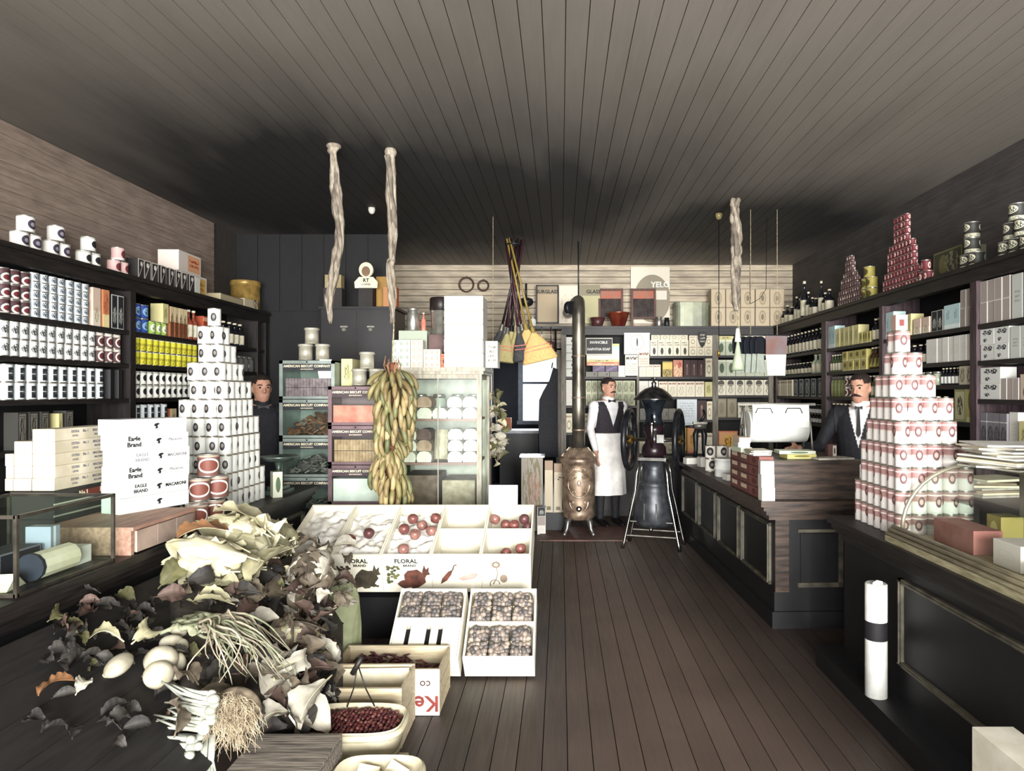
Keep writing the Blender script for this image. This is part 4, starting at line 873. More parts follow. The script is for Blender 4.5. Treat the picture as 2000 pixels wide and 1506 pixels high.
# spring scale with a green pan at the far end of the left counter
sc = thing('counter_scale', 'green iron counter scale with a shallow pan', 'scale', (-1.95, 4.78, .85))
gi = M('green enamelled iron', '3f4f45', .35, .3, scale=8, col2='26302b')
MB().box(-.07, .07, -.1, .1, 0, .03).box(-.05, .05, -.07, .07, .03, .055).build('base', gi, sc)
MB().lathe([(.03, 0), (.025, .05), (.02, .12), (.028, .17)], 12).build('column', gi, sc, (0, 0, .05))
MB().lathe([(.02, .0), (.09, .012), (.125, .035), (.13, .045), (.122, .04), (.08, .02), (.01, .012)], 26, cap=False).build('pan', M('pan tin', '8f9a94', .3, .7, col2='5c6a64'), sc, (0, 0, .215))
MB().tube([(0, 0, .13), (.05, -.06, .15), (.06, -.09, .11)], .01).build('beam', gi, sc)
T(put('carton', box_mesh(.06, .08, .17, K_green), (-1.9, 4.62, .85), .6), 'sage carton under the scale pan on the left counter', 'carton')
# ---------------------------------------------------------------- biscuit racks
def rack(label, x0, y0, w, d, n, pitch, z0, col, strip, fills):
    t = thing('biscuit_rack', label, 'rack', (x0+w/2, y0+d/2, 0))
    fm = M('rack frame '+col, col, .4, .3, scale=10)
    sm = M('rack label strip '+strip, strip, .5)
    if z0 > .02: MB().box(-w/2+.01, w/2-.01, -d/2+.01, d/2-.01, 0, z0).build('base', blackwood, t)
    for k in range(n):
        z = z0+k*pitch; H = pitch-.006
        bn = MB().box(-w/2, w/2, d/2-.01, d/2, z, z+H).box(-w/2, -w/2+.012, -d/2, d/2, z, z+H).box(w/2-.012, w/2, -d/2, d/2, z, z+H).box(-w/2, w/2, -d/2, d/2, z, z+.012).box(-w/2, w/2, -d/2, d/2, z+H-.012, z+H).build('bin', fm, t)
        f = MB()
        for a in ((-w/2, w/2, z, z+.02), (-w/2, w/2, z+H-.025, z+H), (-w/2, -w/2+.028, z, z+H), (w/2-.028, w/2, z, z+H)): f.box(a[0], a[1], -d/2-.012, -d/2, a[2], a[3])
        f.build('lid_frame', fm, bn)
        MB().box(-w/2+.03, w/2-.03, -d/2-.009, -d/2-.006, z+.02, z+H-.085).build('pane', clear, bn)
        MB().box(-w/2+.028, w/2-.028, -d/2-.012, -d/2-.004, z+H-.083, z+H-.025).build('name_strip', sm, bn)
        letter('AMERICAN BISCUIT COMPANY', .0255*w/.42, cream, (0, -d/2-.013, z+H-.045), parent=bn, bold=.02); letter('SAN FRANCISCO', .013, cream, (0, -d/2-.013, z+H-.069), parent=bn, bold=.01)
        MB().ball((0, -d/2-.016, z+H-.012), .007, 8, 5).build('knob', iron, bn)
        fl = fills[k]
        if fl:
            m, kind, frac, dsc = fl; b = MB()
            Hf = (H-.1)*frac; rr = random.Random(k*7+int(w*1000))
            if kind == 'sheet': b.box(-w/2+.03, w/2-.03, -d/2+.02, d/2-.03, 0, Hf)
            if kind == 'heap':
                for q in range(90):
                    x = rr.uniform(-1, 1); hh = Hf*(1-x*x*.8)*rr.uniform(.0, 1)
                    b.box(-.025, .025, -.02, .02, -.006, .006, mat=Matrix.Translation((x*(w/2-.06), rr.uniform(-d/2+.05, d/2-.08), hh+.014)) @ Euler((rr.uniform(-.7, .7), rr.uniform(-.7, .7), rr.uniform(0, 3))).to_matrix().to_4x4())
            if kind == 'rows':
                nx = int((w-.08)/.024)
                for q in range(nx):
                    for s in range(2): b.box(-w/2+.035+q*.024, -w/2+.057+q*.024, -d/2+.03, -d/2+.1, s*Hf/2+.002, (s+1)*Hf/2-.002)
            o = b.build('biscuits', m, loc=(x0+w/2, y0+d/2, z+.0135))
            T(o, dsc, 'biscuits', kind='stuff')
    return t
brn = M('brown biscuit', '7d5a42', .7, scale=20, col2='5a3c2c'); tanb = M('tan biscuit', 'b09070', .7, scale=20, col2='8c6c50'); mau = M('mauve biscuit', '8f7a80', .7, scale=30, col2='6b565c')
redb = M('red packet paper', 'b8584a', .6, scale=10, col2='d08a78'); drk = M('dark biscuit', '4a4644', .6, scale=20, col2='77746e')
rack('tall grey-green glass-front biscuit rack left of the bananas', -2.235, 5.5, .44, .42, 5, .31, .257, '8a958f', '26282c',
     [(drk, 'heap', .3, 'dim biscuits in the bottom bin of the tall rack'), (drk, 'heap', .35, 'dark biscuits in the second bin up of the tall rack'), (drk, 'heap', .6, 'grey biscuits in the middle bin of the tall rack'), (brn, 'heap', .8, 'heaped brown biscuits in the second bin of the tall rack'), (mau, 'rows', .75, 'packed mauve biscuits in the top bin of the tall rack')])
rack('shorter plum-coloured glass-front biscuit rack behind the bananas', -1.78, 5.3, .42, .3, 5, .302, .09, '6b565a', '3a2a30',
     [(brn, 'heap', .3, 'biscuits in the bottom bin of the plum rack'), (paper, 'sheet', .2, 'paper in the fourth bin of the plum rack'), (paper, 'sheet', .9, 'white paper packing in the third bin of the plum rack'), (tanb, 'rows', .9, 'pale biscuits in the second bin of the plum rack'), (redb, 'sheet', .7, 'red packets in the top bin of the plum rack')])
T(put('paper_sheet', MB().prism([(-.05, 0), (.05, 0), (.05, .15), (-.045, .15), (-.06, .06)], 'y', -.001, .001).mesh('paper_sheet', paper), (-1.87, 5.494, 1.66)), 'white torn notice stuck on the top biscuit bin', 'notice')
T(put('shipping_box', box_mesh(.09, .25, .22, K_yel2), (-1.74, 5.85, 1.6)), 'narrow straw box beside the top of the tall biscuit rack', 'box').location = (-1.74, 5.75, 1.6015)
# lidded pails on the racks
pail = MB().lathe([(.05, 0), (.056, .004), (.056, .008), (.053, .01), (.053, .11), (.06, .112), (.06, .128), (.05, .132), (.02, .134)], 20)
pail = pail.mesh('pail', M('pale tin pail', 'c4c0b0', .4, .4, scale=12, col2='a09c8c'))
for px_, Y, z, s, lb in ((597, 5.62, 1.808, 1, 'left pail of the pair on the tall biscuit rack'), (630, 5.62, 1.808, 1, 'right pail of the pair on the tall biscuit rack'), (609, 5.62, 1.94, 1, 'upper pail on the tall biscuit rack')):
    T(put('pail', pail, (XX(px_, Y), Y, z+.0005)), 'pale lidded tin pail, '+lb, 'pail')
for px_, Y, z, lb in ((702, 5.43, 1.601, 'left pail on the plum rack'), (735, 5.43, 1.601, 'right pail on the plum rack half behind bananas'), (717, 5.43, 1.733, 'topmost pail on the plum rack')):
    T(put('pail', pail, (XX(px_, Y), Y, z+.0005)), 'pale lidded tin pail, '+lb, 'pail')
# ---------------------------------------------------------------- bread showcase
bx0, bx1, by0, by1, bz = -1.33, -.66, 5.62, 6.22, 1.75
sh = thing('bread_showcase', 'tall glass bread showcase with pale wooden frame behind bananas', 'showcase', ((bx0+bx1)/2, (by0+by1)/2, 0))
cx, cy = (bx0+bx1)/2, (by0+by1)/2
fw = M('pale grey showcase wood', 'a8a292', .55, scale=8, stretch=(6, 6, 1), col2='857f70')
hw, hd = (bx1-bx0)/2, (by1-by0)/2
for sx in (-1, 1):
    for sy in (-1, 1): MB().box(sx*hw-.02, sx*hw+.02, sy*hd-.02, sy*hd+.02, 0, bz-.05).build('post', fw, sh)
MB().box(-hw-.05, hw+.05, -hd-.05, hd+.05, bz-.03, bz).box(-hw-.035, hw+.035, -hd-.035, hd+.035, bz-.055, bz-.03).build('top_board', fw, sh)
MB().box(-hw, hw, -hd-.01, hd+.01, bz-.09, bz-.05).build('top_rail', fw, sh)
redw = M('reddish shelf edge', '8f6a60', .5)
for z in (1.326, .97): MB().box(-hw+.02, hw-.02, -hd+.012, hd-.02, z-.014, z+.006).build('glass_shelf', redw, sh)
MB().box(-hw, hw, -hd-.0, hd, .1, .16).build('floor_board', fw, sh)
MB().box(-hw+.01, hw-.01, hd-.012, hd-.004, .16, bz-.09).build('back_curtain', M('white curtain cloth', 'c4c2b8', .9, scale=12), sh)
MB().box(-hw+.02, hw-.02, -hd-.004, -hd, .16, bz-.09).build('pane', clear, sh); MB().box(hw-.004, hw, -hd+.02, hd-.02, .16, bz-.09).build('pane', clear, sh); MB().box(-hw, -hw+.004, -hd+.02, hd-.02, .16, bz-.09).build('pane', clear, sh)
MB().box(-.004, .004, -hd-.008, -hd, .16, bz-.09).build('mullion', fw, sh)
loaf = MB().prism([(-.055, 0), (.055, 0), (.062, .03), (.058, .06), (.035, .085), (0, .09), (-.035, .085), (-.058, .06), (-.062, .03)], 'y', -.11, .11)
crust = M('white wrapped loaf', 'e2ddd0', .75, scale=14, col2='cdc6b4'); crust2 = M('tan loaf crust', 'b89a84', .7, scale=12, col2='8f7460'); loafd = M('brown loaf crust', '6b5148', .7, scale=12, col2='4a3630')
lm = {m.name: None for m in ()}
lw, lt, ld = (loaf.mesh('loaf', m) for m in (crust, crust2, loafd))
nm = 0
for sz, zz in (('lower shelf', .977), ('upper shelf', 1.333)):
    nrows = 3
    for j in range(nrows):
        for i in range(5):
            if sz == 'upper shelf' and j == 2: continue
            if sz == 'upper shelf' and i == 2 and j == 1: continue
            if sz == 'lower shelf' and i == 2: continue
            me_ = lw if (i > 2 or i == 0 or j == 0) else (lt if (j == 1) else ld)
            o = put('loaf', me_, (cx-.25+i*.126, by0+.15, zz+j*.0915), R.uniform(-.05, .05))
            T(o, f'bread loaf, {od(i+1)} from left, {("bottom", "middle", "top")[j]} layer, {sz} of showcase', 'bread', 'loaves in the showcase')
T(put('long_loaf', loaf.mesh('long_loaf', M('pale long loaf', 'c4b8a0', .7, scale=12, col2='9a8c74')), (cx+.005, by0+.16, .984), rot=(1.35, 0, 0), scale=(.9, 1.1, 1)), 'long pale loaf leaning upright on the lower showcase shelf', 'bread').location = (cx+.01, by0+.13, 1.105)
for k, (x, m, l) in enumerate(((-.22, paper, 'white'), (-.06, M('cloudy glass jar', 'b8c0b4', .2), 'cloudy'), (.1, paper, 'second white'), (.24, _mats['cloudy glass jar'], 'second cloudy'))):
    T(put('jar', jar_mesh(.062, .2, m, tin), (cx+x, by0+.4, 1.333)), f'{l} tall jar at the back of the upper showcase shelf', 'jar')
T(put('cloth_parcel', box_mesh(.29, .4, .7, M('brown paper parcel', '7d6a5c', .8, scale=14, col2='5c4a40')), (cx-.16, cy, .161)), 'brown parcel at the bottom left of the bread showcase', 'parcel')
T(put('cloth_parcel', box_mesh(.27, .4, .66, M('pale paper parcel', 'b5a690', .8, scale=14, col2='8f806c')), (cx+.15, cy, .161)), 'pale parcel at the bottom right of the bread showcase', 'parcel')
# goods on the showcase
T(put('shipping_box', box_mesh(.1, .2, .22, pk('white end-label box', 'd4d6c8', ('lines', -.7, .7, .2, .85, 4, 6, '6b6b60'))), (XX(967, 5.75), 5.75, 1.751)), 'white box with lettered end at the showcase corner', 'box').location = (-.57, 5.8, 1.751)
for k in range(5):
    o = put('flat_box', box_mesh(.315, .3, .1155, K_script, .004), (XX(919, 5.72), 5.75, 1.7505+k*.1165), R.uniform(-.02, .02))
    o.location.x = -.785
    T(o, f'large white flat box, {od(k+1)} from bottom of stack on showcase', 'box', 'white flat boxes on the showcase')
    MB().tube([(-.16, -.1, .03), (-.172, -.1, .05), (-.16, -.1, .075)], .006, 6).build('pull', iron, o)
def toprow(x0, x1, n, nr, m, desc, Y=5.66, hpx=13.5, cat='carton'):
    w = (XX(x1, Y)-XX(x0, Y))/n; h = hpx*Y/F
    for j in range(nr):
        for i in range(n):
            T(put('carton', box_mesh(round(w*.97, 4), .1, round(h, 4), m), (XX(x0, Y)+w*(i+.5), Y+.05, 1.7505+j*h*1.002), R.uniform(-.02, .02)), f'{desc}, {od(i+1)} from left, {od(j+1)} layer, on showcase', cat, desc+'s on the showcase')
toprow(766, 801, 3, 4, pk('pale mint packet', 'd0d6c8', ('oval', .5, .3, 0, .5, '8f9a8c')), 'pale mint packet')
toprow(802, 826, 2, 4, pk('pinkish packet', 'd4c8b4', ('blotch', .7, .35, 0, .5, 5, .5, 'a8846c')), 'pinkish packet')
toprow(827, 860, 3, 3, pk('ivory dot packet', 'd9cfba', ('oval', .35, .3, 0, .5, 'a09078')), 'ivory dotted packet', hpx=12)
toprow(861, 870, 1, 3, pk('orange packet', 'c46a44', ('band', .4, .6, '9a4630')), 'orange packet', hpx=9)
T(put('shipping_box', box_mesh(.24, .16, .15, pk('grey green box label', '9aa392', ('rect', -.4, .5, .2, .6, 'd8d8cc'))), (-1.255, 5.95, 1.7505)), 'grey-green box with white label behind mint packets', 'box').scale = (1, 1, 2.15)
T(put('carton', box_mesh(.2, .2, .29, M('plum wooden box', '5c4440', .6, scale=6, col2='42302c')), (-1.02, 5.96, 1.7505)), 'plum wooden box under the tin bucket', 'box')
T(put('bucket', MB().lathe([(.075, 0), (.08, .005), (.092, .2), (.098, .205), (.098, .31), (.09, .32)], 22, mis=[0, 0, 0, 1, 1]).mesh('bucket', [tin, M('black bucket lid', '241d1c', .4)]), (-1.03, 5.96, 2.0415)), 'tin bucket with black lid on top of the showcase goods', 'bucket')
T(put('tin_can', jar_mesh(.055, .2, tin, tin), (-1.27, 5.95, 2.074)), 'plain tin canister on the grey-green box', 'can')
T(put('bottle', bottle_mesh(.02, .16, redb), (-1.18, 5.95, 2.074)), 'slim red bottle beside the plain tin canister', 'bottle')
# ---------------------------------------------------------------- stove with its pipe
SY = 7.5; SX = XX(1130, SY)
st = thing('parlour_stove', 'ornate bronze cast-iron stove with a tall pipe in the aisle', 'stove', (SX, SY, 0))
bronze = M('bronzed cast iron', 'a38d78', .42, .55, scale=14, col2='6b5a4e', bump=.15)
bronze2 = M('bright bronze relief', 'cbb8a0', .3, .7, scale=14, col2='7d6854')
rust = M('stove base plate', '6b4a40', .6, scale=8, col2='4a3832')
MB().lathe([(.1, .16), (.15, .17), (.175, .2), (.17, .24), (.165, .3), (.178, .42), (.182, .56), (.178, .7), (.17, .75), (.185, .77), (.205, .79), (.205, .82), (.185, .84)], 36).build('body', bronze, st)
MB().lathe([(.185, .84), (.165, .87), (.14, .9), (.1, .93), (.085, .935)], 36, cap=False).build('dome', bronze, st)
m = MB()
for k in range(22):
    a = 2*PI*k/22; m.bar((.182*math.cos(a), .182*math.sin(a), .845), (.1*math.cos(a), .1*math.sin(a), .938), .012, .008)
m.build('dome_grille', bronze2, st)
for k in range(4):
    a = PI/4+k*PI/2; c, s = math.cos(a), math.sin(a)
    MB().tube([(.12*c, .12*s, .19), (.17*c, .17*s, .15), (.18*c, .18*s, .08), (.21*c, .21*s, .03), (.23*c, .23*s, .012)], [.03, .034, .024, .02, .022], 8).build('leg', M('steel stove foot', '8f8c88', .3, .8), st)
def relief(pts, rad, rr=.186):
    q = []
    for x, z in pts: y = -math.sqrt(max(1e-4, rr*rr-x*x)); q.append((x, y, z))
    return q
m = MB(); n = 40
m.tube(relief([(.115*math.cos(2*PI*k/n), .56+.14*math.sin(2*PI*k/n)) for k in range(n+1)], .01), .009, 6)
for sx in (-1, 1):
    for (cx_, cz, r0, dr) in ((.055, .64, .03, 1), (.055, .48, .03, -1), (.075, .36, .028, 1), (.05, .72, .02, -1)):
        m.tube(relief([(sx*(cx_+(r0*(1-t/26))*math.cos(dr*t*.45)), cz+(r0*(1-t/26))*math.sin(dr*t*.45)) for t in range(22)], .006), .006, 5)
m.tube(relief([(.1*math.cos(PI+PI*k/20), .38+.12*math.sin(PI+PI*k/20)) for k in range(21)], .006), .008, 6)
m.build('scroll_relief', bronze2, st)
MB().ball((0, -.186, .57), .03, 12, 8, sq=(.7, .35, 1.1)).build('medallion', M('pale medallion', 'd0c4b4', .3, .5), st)
MB().lathe([(.028, 0), (.03, .01), (.014, .014), (.012, .022)], 16, mat=Matrix.Rotation(PI/2, 3, 'X')).build('draft_knob', nickel, st, (0, -.175, .3))
MB().tube([(-.16, -.1, .62), (-.21, -.13, .625), (-.22, -.14, .6)], .008, 6).build('door_handle', nickel, st)
pm = M('blued sheet iron pipe', '8f897a', .38, .75, scale=5, stretch=(1, 1, .4), col2='3f3b36')
pz = ZZ(600, SY)
MB().tube([(0, 0, .93), (0, 0, 1.4), (0, 0, 1.9), (0, 0, pz-.1), (0, .0, pz-.05), (-.0, .03, pz-.0), (0, .08, pz+.05), (0, .16, pz+.068), (-.02, .3, pz+.07), (-.1, 1.28, pz+.07)], .07, 20).build('stove_pipe', pm, st)
m = MB()
for z in (1.12, 1.47, 1.92): m.lathe([(.072, 0), (.075, .008), (.072, .016)], 20, (0, 0, z), cap=False)
m.build('pipe_seam', bronze, st)
MB().tube([(-.07, -.02, pz-.02), (-.11, .02, pz-.02)], [.07, .072], 18).build('pipe_cap', iron, st)
MB().tube([(0, .05, pz+.1), (0, .08, ZC-.003)], .009, 6).build('pipe_hanger', iron, st)
T(MB().box(-.42, .5, -.32, .4, 0, .012).build('floor_plate', rust, loc=(SX, SY, .001)), 'flat rusty metal sheet under the stove', 'floor plate')
st.location.z = .0135
# ---------------------------------------------------------------- coffee mill on its stand
GY = 6.95; GX = XX(1277, GY)
cm = thing('coffee_mill', 'tall black two-wheeled coffee mill on bright curved legs', 'coffee mill', (GX, GY, 0), rz=-.3)
maroon = M('dark maroon enamel', '2a1a1e', .3, .2, scale=8, col2='17151a')
for sx in (-1, 1):
    for sy in (-1, 1):
        MB().tube([(sx*.285, sy*.17, .0), (sx*.27, sy*.165, .06), (sx*.225, sy*.15, .28), (sx*.19, sy*.14, .45), (sx*.165, sy*.13, .56), (sx*.15, sy*.12, .74), (sx*.125, sy*.11, .87)], [.02, .014, .013, .016, .013, .014, .012], 8).build('leg', nickel, cm)
m = MB(); m.bar((-.25, -.16, .13), (.25, -.16, .13), .01, .01); m.bar((-.26, .16, .13), (.26, .16, .13), .01, .01); m.bar((-.21, -.15, .27), (.21, -.15, .27), .008, .008)
m.build('stretcher', dulltin, cm)
MB().bar((-.14, -.115, .88), (.14, -.115, .88), .016, .02).bar((-.13, .115, .88), (.13, .115, .88), .016, .02).box(-.14, .14, -.12, .12, .885, .9).build('stand_plate', nickel, cm)
MB().lathe([(.06, .2), (.19, .22), (.215, .26), (.195, .42), (.17, .56), (.155, .62), (.16, .63), (.125, .66), (.115, .78), (.125, .86)], 28).build('catch_bin', M('grey sheet bin', '4a4c50', .4, .5, col2='33353a'), cm)
m = MB()
for a in (-.06, .06): m.box(a-.006, a+.006, -.212, -.2, .3, .46)
m.tube([(0, -.19, .24), (0, -.178, .42), (0, -.155, .6)], .005, 5)
m.build('bin_strip', nickel, cm)
MB().ball((0, -.17, .2), .02, 10, 6).tube([(0, -.17, .2), (0, -.12, .23)], .008, 6).build('spigot', nickel, cm)
MB().lathe([(.1, .9), (.125, .93), (.12, 1.0), (.09, 1.04), (.075, 1.1), (.1, 1.16), (.105, 1.22)], 24).build('grinder_body', maroon, cm)
MB().lathe([(.105, 1.22), (.085, 1.27), (.08, 1.33), (.1, 1.4), (.125, 1.46), (.13, 1.47)], 24).build('hopper', M('black hopper', '15191f', .2, .4, col2='262c33'), cm)
MB().lathe([(.2, 1.47), (.205, 1.475), (.19, 1.5), (.14, 1.55), (.09, 1.585), (.05, 1.6), (.03, 1.605)], 28).build('hopper_lid', M('dark plated lid', '2e2a2c', .2, .8, col2='5a5658'), cm)
MB().lathe([(.03, 1.6), (.02, 1.62), (.028, 1.64), (.012, 1.66), (.008, 1.69)], 12).tube([(-.03, 0, 1.69), (.03, 0, 1.69)], .006, 6).build('finial', nickel, cm)
MB().tube([(0, -.11, 1.0), (0, -.128, 1.2), (0, -.1, 1.33)], [.012, .02, .01], 8).ball((0, -.118, 1.24), .03, 10, 7).build('front_strap', nickel, cm)
MB().tube([(-.28, 0, 1.07), (.3, 0, 1.07)], .016, 10).build('axle', nickel, cm)
MB().box(.05, .12, -.13, -.1, 1.05, 1.13).build('maker_plate', nickel, cm)
for sx, wd in ((-1, 'left'), (1, 'right')):
    w = MB(); n = 36; R0 = .29
    w.tube([(sx*.25, R0*math.cos(2*PI*k/n), 1.07+R0*math.sin(2*PI*k/n)) for k in range(n+1)], .03, 8, cap=False)
    for k in range(5):
        a = 2*PI*k/5+.3; w.tube([(sx*.25, .03*math.cos(a), 1.07+.03*math.sin(a)), (sx*.25+sx*.0, .16*math.cos(a+.22), 1.07+.16*math.sin(a+.22)), (sx*.25, R0*math.cos(a), 1.07+R0*math.sin(a))], [.02, .014, .018], 6)
    wo = w.build('flywheel', iron, cm)
    MB().lathe([(.045, -.03), (.05, 0), (.045, .03)], 14, mat=Matrix.Rotation(PI/2, 3, 'Y')).build('hub', brass, wo, (sx*.25, 0, 1.07))
MB().tube([(.29, .2, 1.2), (.4, .2, 1.2)], [.012, .016], 8).build('crank_handle', darkwood, cm)
# ---------------------------------------------------------------- bananas
bunch = thing('banana_bunch', 'big stalk of green-yellow bananas hanging before the bread showcase', 'bananas', (XX(769, 4.92), 4.92, 0))
bm_mats = [M('banana '+c, c, .5, scale=9, stretch=(1, 1, 1), col2=d, perobj=.35) for c, d in (('96855c', '6b5b3a'), ('857a50', '5f5a38'), ('a5966e', '7d6c48'), ('7a7a52', '585c3a'))]
def banana_mesh(m, L, bend):
    pts = []; n = 8
    for k in range(n+1):
        t = k/n; a = bend*t; pts.append((L*math.sin(a)/bend, 0, -L*(1-math.cos(a))/bend))
    rs = [.006, .009, .016, .019, .02, .0195, .018, .014, .007]
    return MB().tube(pts, rs, 6).mesh('banana', m)
bms = [banana_mesh(m, L, b) for m in bm_mats for L, b in ((.165, 1.0), (.18, 1.25), (.15, .8))]
def stalkx(z): return .03*math.sin(z*5.2)+(-.02 if z > 1.0 else .03)
MB().tube([(stalkx(z), 0, z) for z in (.76, .9, 1.05, 1.2, 1.35, 1.5, 1.65, 1.76)], [.03, .035, .035, .035, .035, .03, .025, .02], 8).build('stalk', M('brown banana stalk', '7a4a38', .8, scale=20, col2='5a3628'), bunch)
rb = random.Random(3)
zs = [1.70-.062*k for k in range(14)]
for lv, z in enumerate(zs):
    t = lv/(len(zs)-1)
    rad = .105+.03*math.sin(PI*min(1, t*1.6))-.03*(.55 < t < .75)      # how far the tips stand out
    n = 13
    a0 = rb.uniform(0, 6)
    for k in range(n):
        a = a0+2*PI*k/n+rb.uniform(-.1, .1); aw = ((a+PI) % (2*PI))-PI
        if .48 < t < .66 and -1.6 < aw < -.5: continue                  # the gap that shows the red stalk
        r0 = rad-.045+.02*rb.random()
        me = rb.choice(bms)
        o = put('banana', me, (stalkx(z)+r0*math.cos(a), r0*math.sin(a), z+rb.uniform(-.012, .012)), parent=bunch)
        pitch = rb.uniform(.75, 1.15) if lv > 1 else rb.uniform(.2, .8)
        o.rotation_euler = (Matrix.Rotation(a+rb.uniform(-.2, .2), 3, 'Z') @ Matrix.Rotation(pitch, 3, 'Y') @ Matrix.Rotation(rb.uniform(-.25, .25), 3, 'X')).to_euler()
m = MB()
for k in range(26):
    a = rb.uniform(0, 6.3); m.tube([(stalkx(1.74)+.03*math.cos(a), .03*math.sin(a), 1.66), (stalkx(1.74)+.06*math.cos(a), .06*math.sin(a), 1.74), (stalkx(1.74)+.05*math.cos(a+.3), .05*math.sin(a+.3), 1.71+.1*rb.random())], [.005, .004, .002], 5)
m.build('dry_fibre', M('dry banana fibre', '8f6a4c', .9, scale=20), bunch)
MB().tube([(stalkx(1.76), 0, 1.72), (0, 0, 2.0), (0, 0, ZC-.002)], .005, 6).build('rope', twine, bunch)
# ---------------------------------------------------------------- hanging hanks of rope yarn
def hank(label, pts, rads, seed, group=None):
    """twisted hank built of strands winding round a hanging line"""
    rr = random.Random(seed); base = [Vector(p) for p in pts]
    t = thing('rope_hank', label, 'rope', base[0])
    n = len(base)
    def cen(u):
        f = u*(n-1); i = min(int(f), n-2); return base[i].lerp(base[i+1], f-i)-base[0], rads[i]+(rads[i+1]-rads[i])*(f-i)
    mats = [M('yarn '+c, c, .95, scale=45, stretch=(1, 1, .3), col2=d, bump=.5) for c, d in (('8f8577', '645b4f'), ('766d61', '4c453d'), ('9c9384', '6b6257'))]
    for s in range(9):
        a0 = rr.uniform(0, 6.3); tw = rr.uniform(5, 9)*rr.choice((1, 1, -1)); q = []; r_ = []
        for k in range(41):
            u = k/40; c, r = cen(u); wob = .75+.5*mnoise.noise(Vector((s*3.1, u*9, seed)))
            q.append(c+Vector((math.cos(a0+tw*u), math.sin(a0+tw*u), 0))*r*.7*wob); r_.append(r*.55*(.8+.7*mnoise.noise(Vector((u*14, s, seed)))))
        r_[0] *= .7; r_[-1] *= .3
        MB().tube(q, r_, 6).build('strand', mats[s % 3], t)
    return t
Y1 = 4.62
h1 = hank('left of two long pale rope hanks hung from the ceiling', [P(x, y, Y1) for x, y in ((652, 283), (652, 300), (655, 360), (662, 430), (662, 480), (652, 530), (645, 580), (646, 632))], [.045, .03, .036, .036, .03, .034, .034, .014], 1)
MB().ball((0, 0, -.01), .05, 12, 6, sq=(1, 1, .5)).build('knot', _mats['yarn 8f8577'], h1); MB().tube([(0, 0, 0), (0, 0, ZC-.002-h1.location.z)], .004, 6).build('hook', iron, h1)
h2 = hank('right of two long pale rope hanks above the bananas', [P(x, y, 4.7) for x, y in ((763, 292), (763, 310), (764, 380), (768, 450), (765, 505), (763, 515), (766, 580), (767, 610), (765, 632))], [.042, .034, .036, .034, .02, .032, .032, .016, .02], 2)
MB().ball((0, 0, -.02), .042, 12, 6).build('knot', _mats['yarn 9c9384'], h2); MB().tube([(0, 0, 0), (0, 0, ZC-.002-h2.location.z)], .004, 6).build('hook', iron, h2)
h3 = hank('short grey rope hank hanging over the middle right counter', [P(x, y, 5.9) for x, y in ((1437, 388), (1436, 410), (1438, 470), (1436, 530), (1437, 590), (1438, 608))], [.05, .042, .05, .045, .036, .02], 3)
MB().tube([(0, 0, 0), (0, 0, ZC-.002-h3.location.z)], .004, 6).build('hook', iron, h3)
MB().tube([P(1440, 605, 5.9)-h3.location, P(1446, 660, 5.9)-h3.location], .004, 5).build('loose_cord', twine, h3)
# pendant bulbs and cords
def pendant(label, px_, ytop, ybulb, Y, clearb=False):
    X = XX(px_, Y); t = thing('pendant_lamp', label, 'lamp', (X, Y, ZC-.002))
    zb = ZZ(ybulb, Y)-ZC
    MB().tube([(0, 0, 0), (0, 0, zb+.12)], .004, 6).build('cord', iron, t)
    MB().lathe([(.025, -.02), (.025, 0), (.005, 0)], 12).build('ceiling_rose', paper, t)
    MB().lathe([(.012, .0), (.014, .05), (.01, .06)], 10).build('socket', brass, t, (0, 0, zb+.07))
    MB().lathe([(.004, -.055), (.022, -.045), (.032, -.02), (.03, .005), (.014, .05), (.012, .075)], 14).build('bulb', M('milky bulb', 'd8d6cc', .15) if not clearb else M('clear bulb glass', '9a8c60', .1), t)
pendant('small white bulb hanging between the two rope hanks', 726, 0, 421, 6.2)
pendant('clear bulb hanging on a long cord before the right back shelves', 1404, 410, 712, 6.4, True)
T(MB().tube([P(1465, 440, 6.6)+Vector((0, 0, 0)), P(1465, 594, 6.6)], .004, 5).tube([P(1465, 594, 6.6), P(1484, 583, 6.6), P(1496, 565, 6.6), P(1498, 420, 6.6)], .003, 5).build('cord', iron), 'thin black cord looped in front of the portrait cartons', 'cord')
o = COL.objects['cord.001'] if 'cord.001' in COL.objects else None
# ---------------------------------------------------------------- brooms on a hanging ring
BYb = 7.35
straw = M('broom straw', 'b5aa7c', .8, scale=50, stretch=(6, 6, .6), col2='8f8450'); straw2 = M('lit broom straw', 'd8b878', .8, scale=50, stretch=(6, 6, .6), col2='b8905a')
hd = [M('broom handle '+c, c, .4, scale=8) for c in ('1a1418', '3c1c24', '8f7a3c', 'a89c80')]
rk = thing('broom_rack', 'iron ring rack hung from the ceiling holding the brooms', 'rack', (XX(1004, BYb), BYb, ZC-.002))
MB().tube([(0, 0, 0), (0, 0, -.09)], .008, 6).build('rod', iron, rk)
MB().tube([(.1*math.cos(2*PI*k/20), .1*math.sin(2*PI*k/20), -.09) for k in range(21)], .008, 6, cap=False).tube([(-.1, 0, -.09), (.1, 0, -.09)], .006, 6).build('ring', iron, rk)
spots = [(966, 700, 0, 0), (976, 706, 0, 0), (985, 708, 1, 0), (996, 703, 0, 1), (1012, 704, 3, 1), (1021, 706, 1, 0), (1030, 700, 1, 0), (1040, 700, 2, 2), (1056, 706, 2, 2), (1002, 690, 0, 0), (1016, 688, 0, 0), (990, 690, 1, 0)]
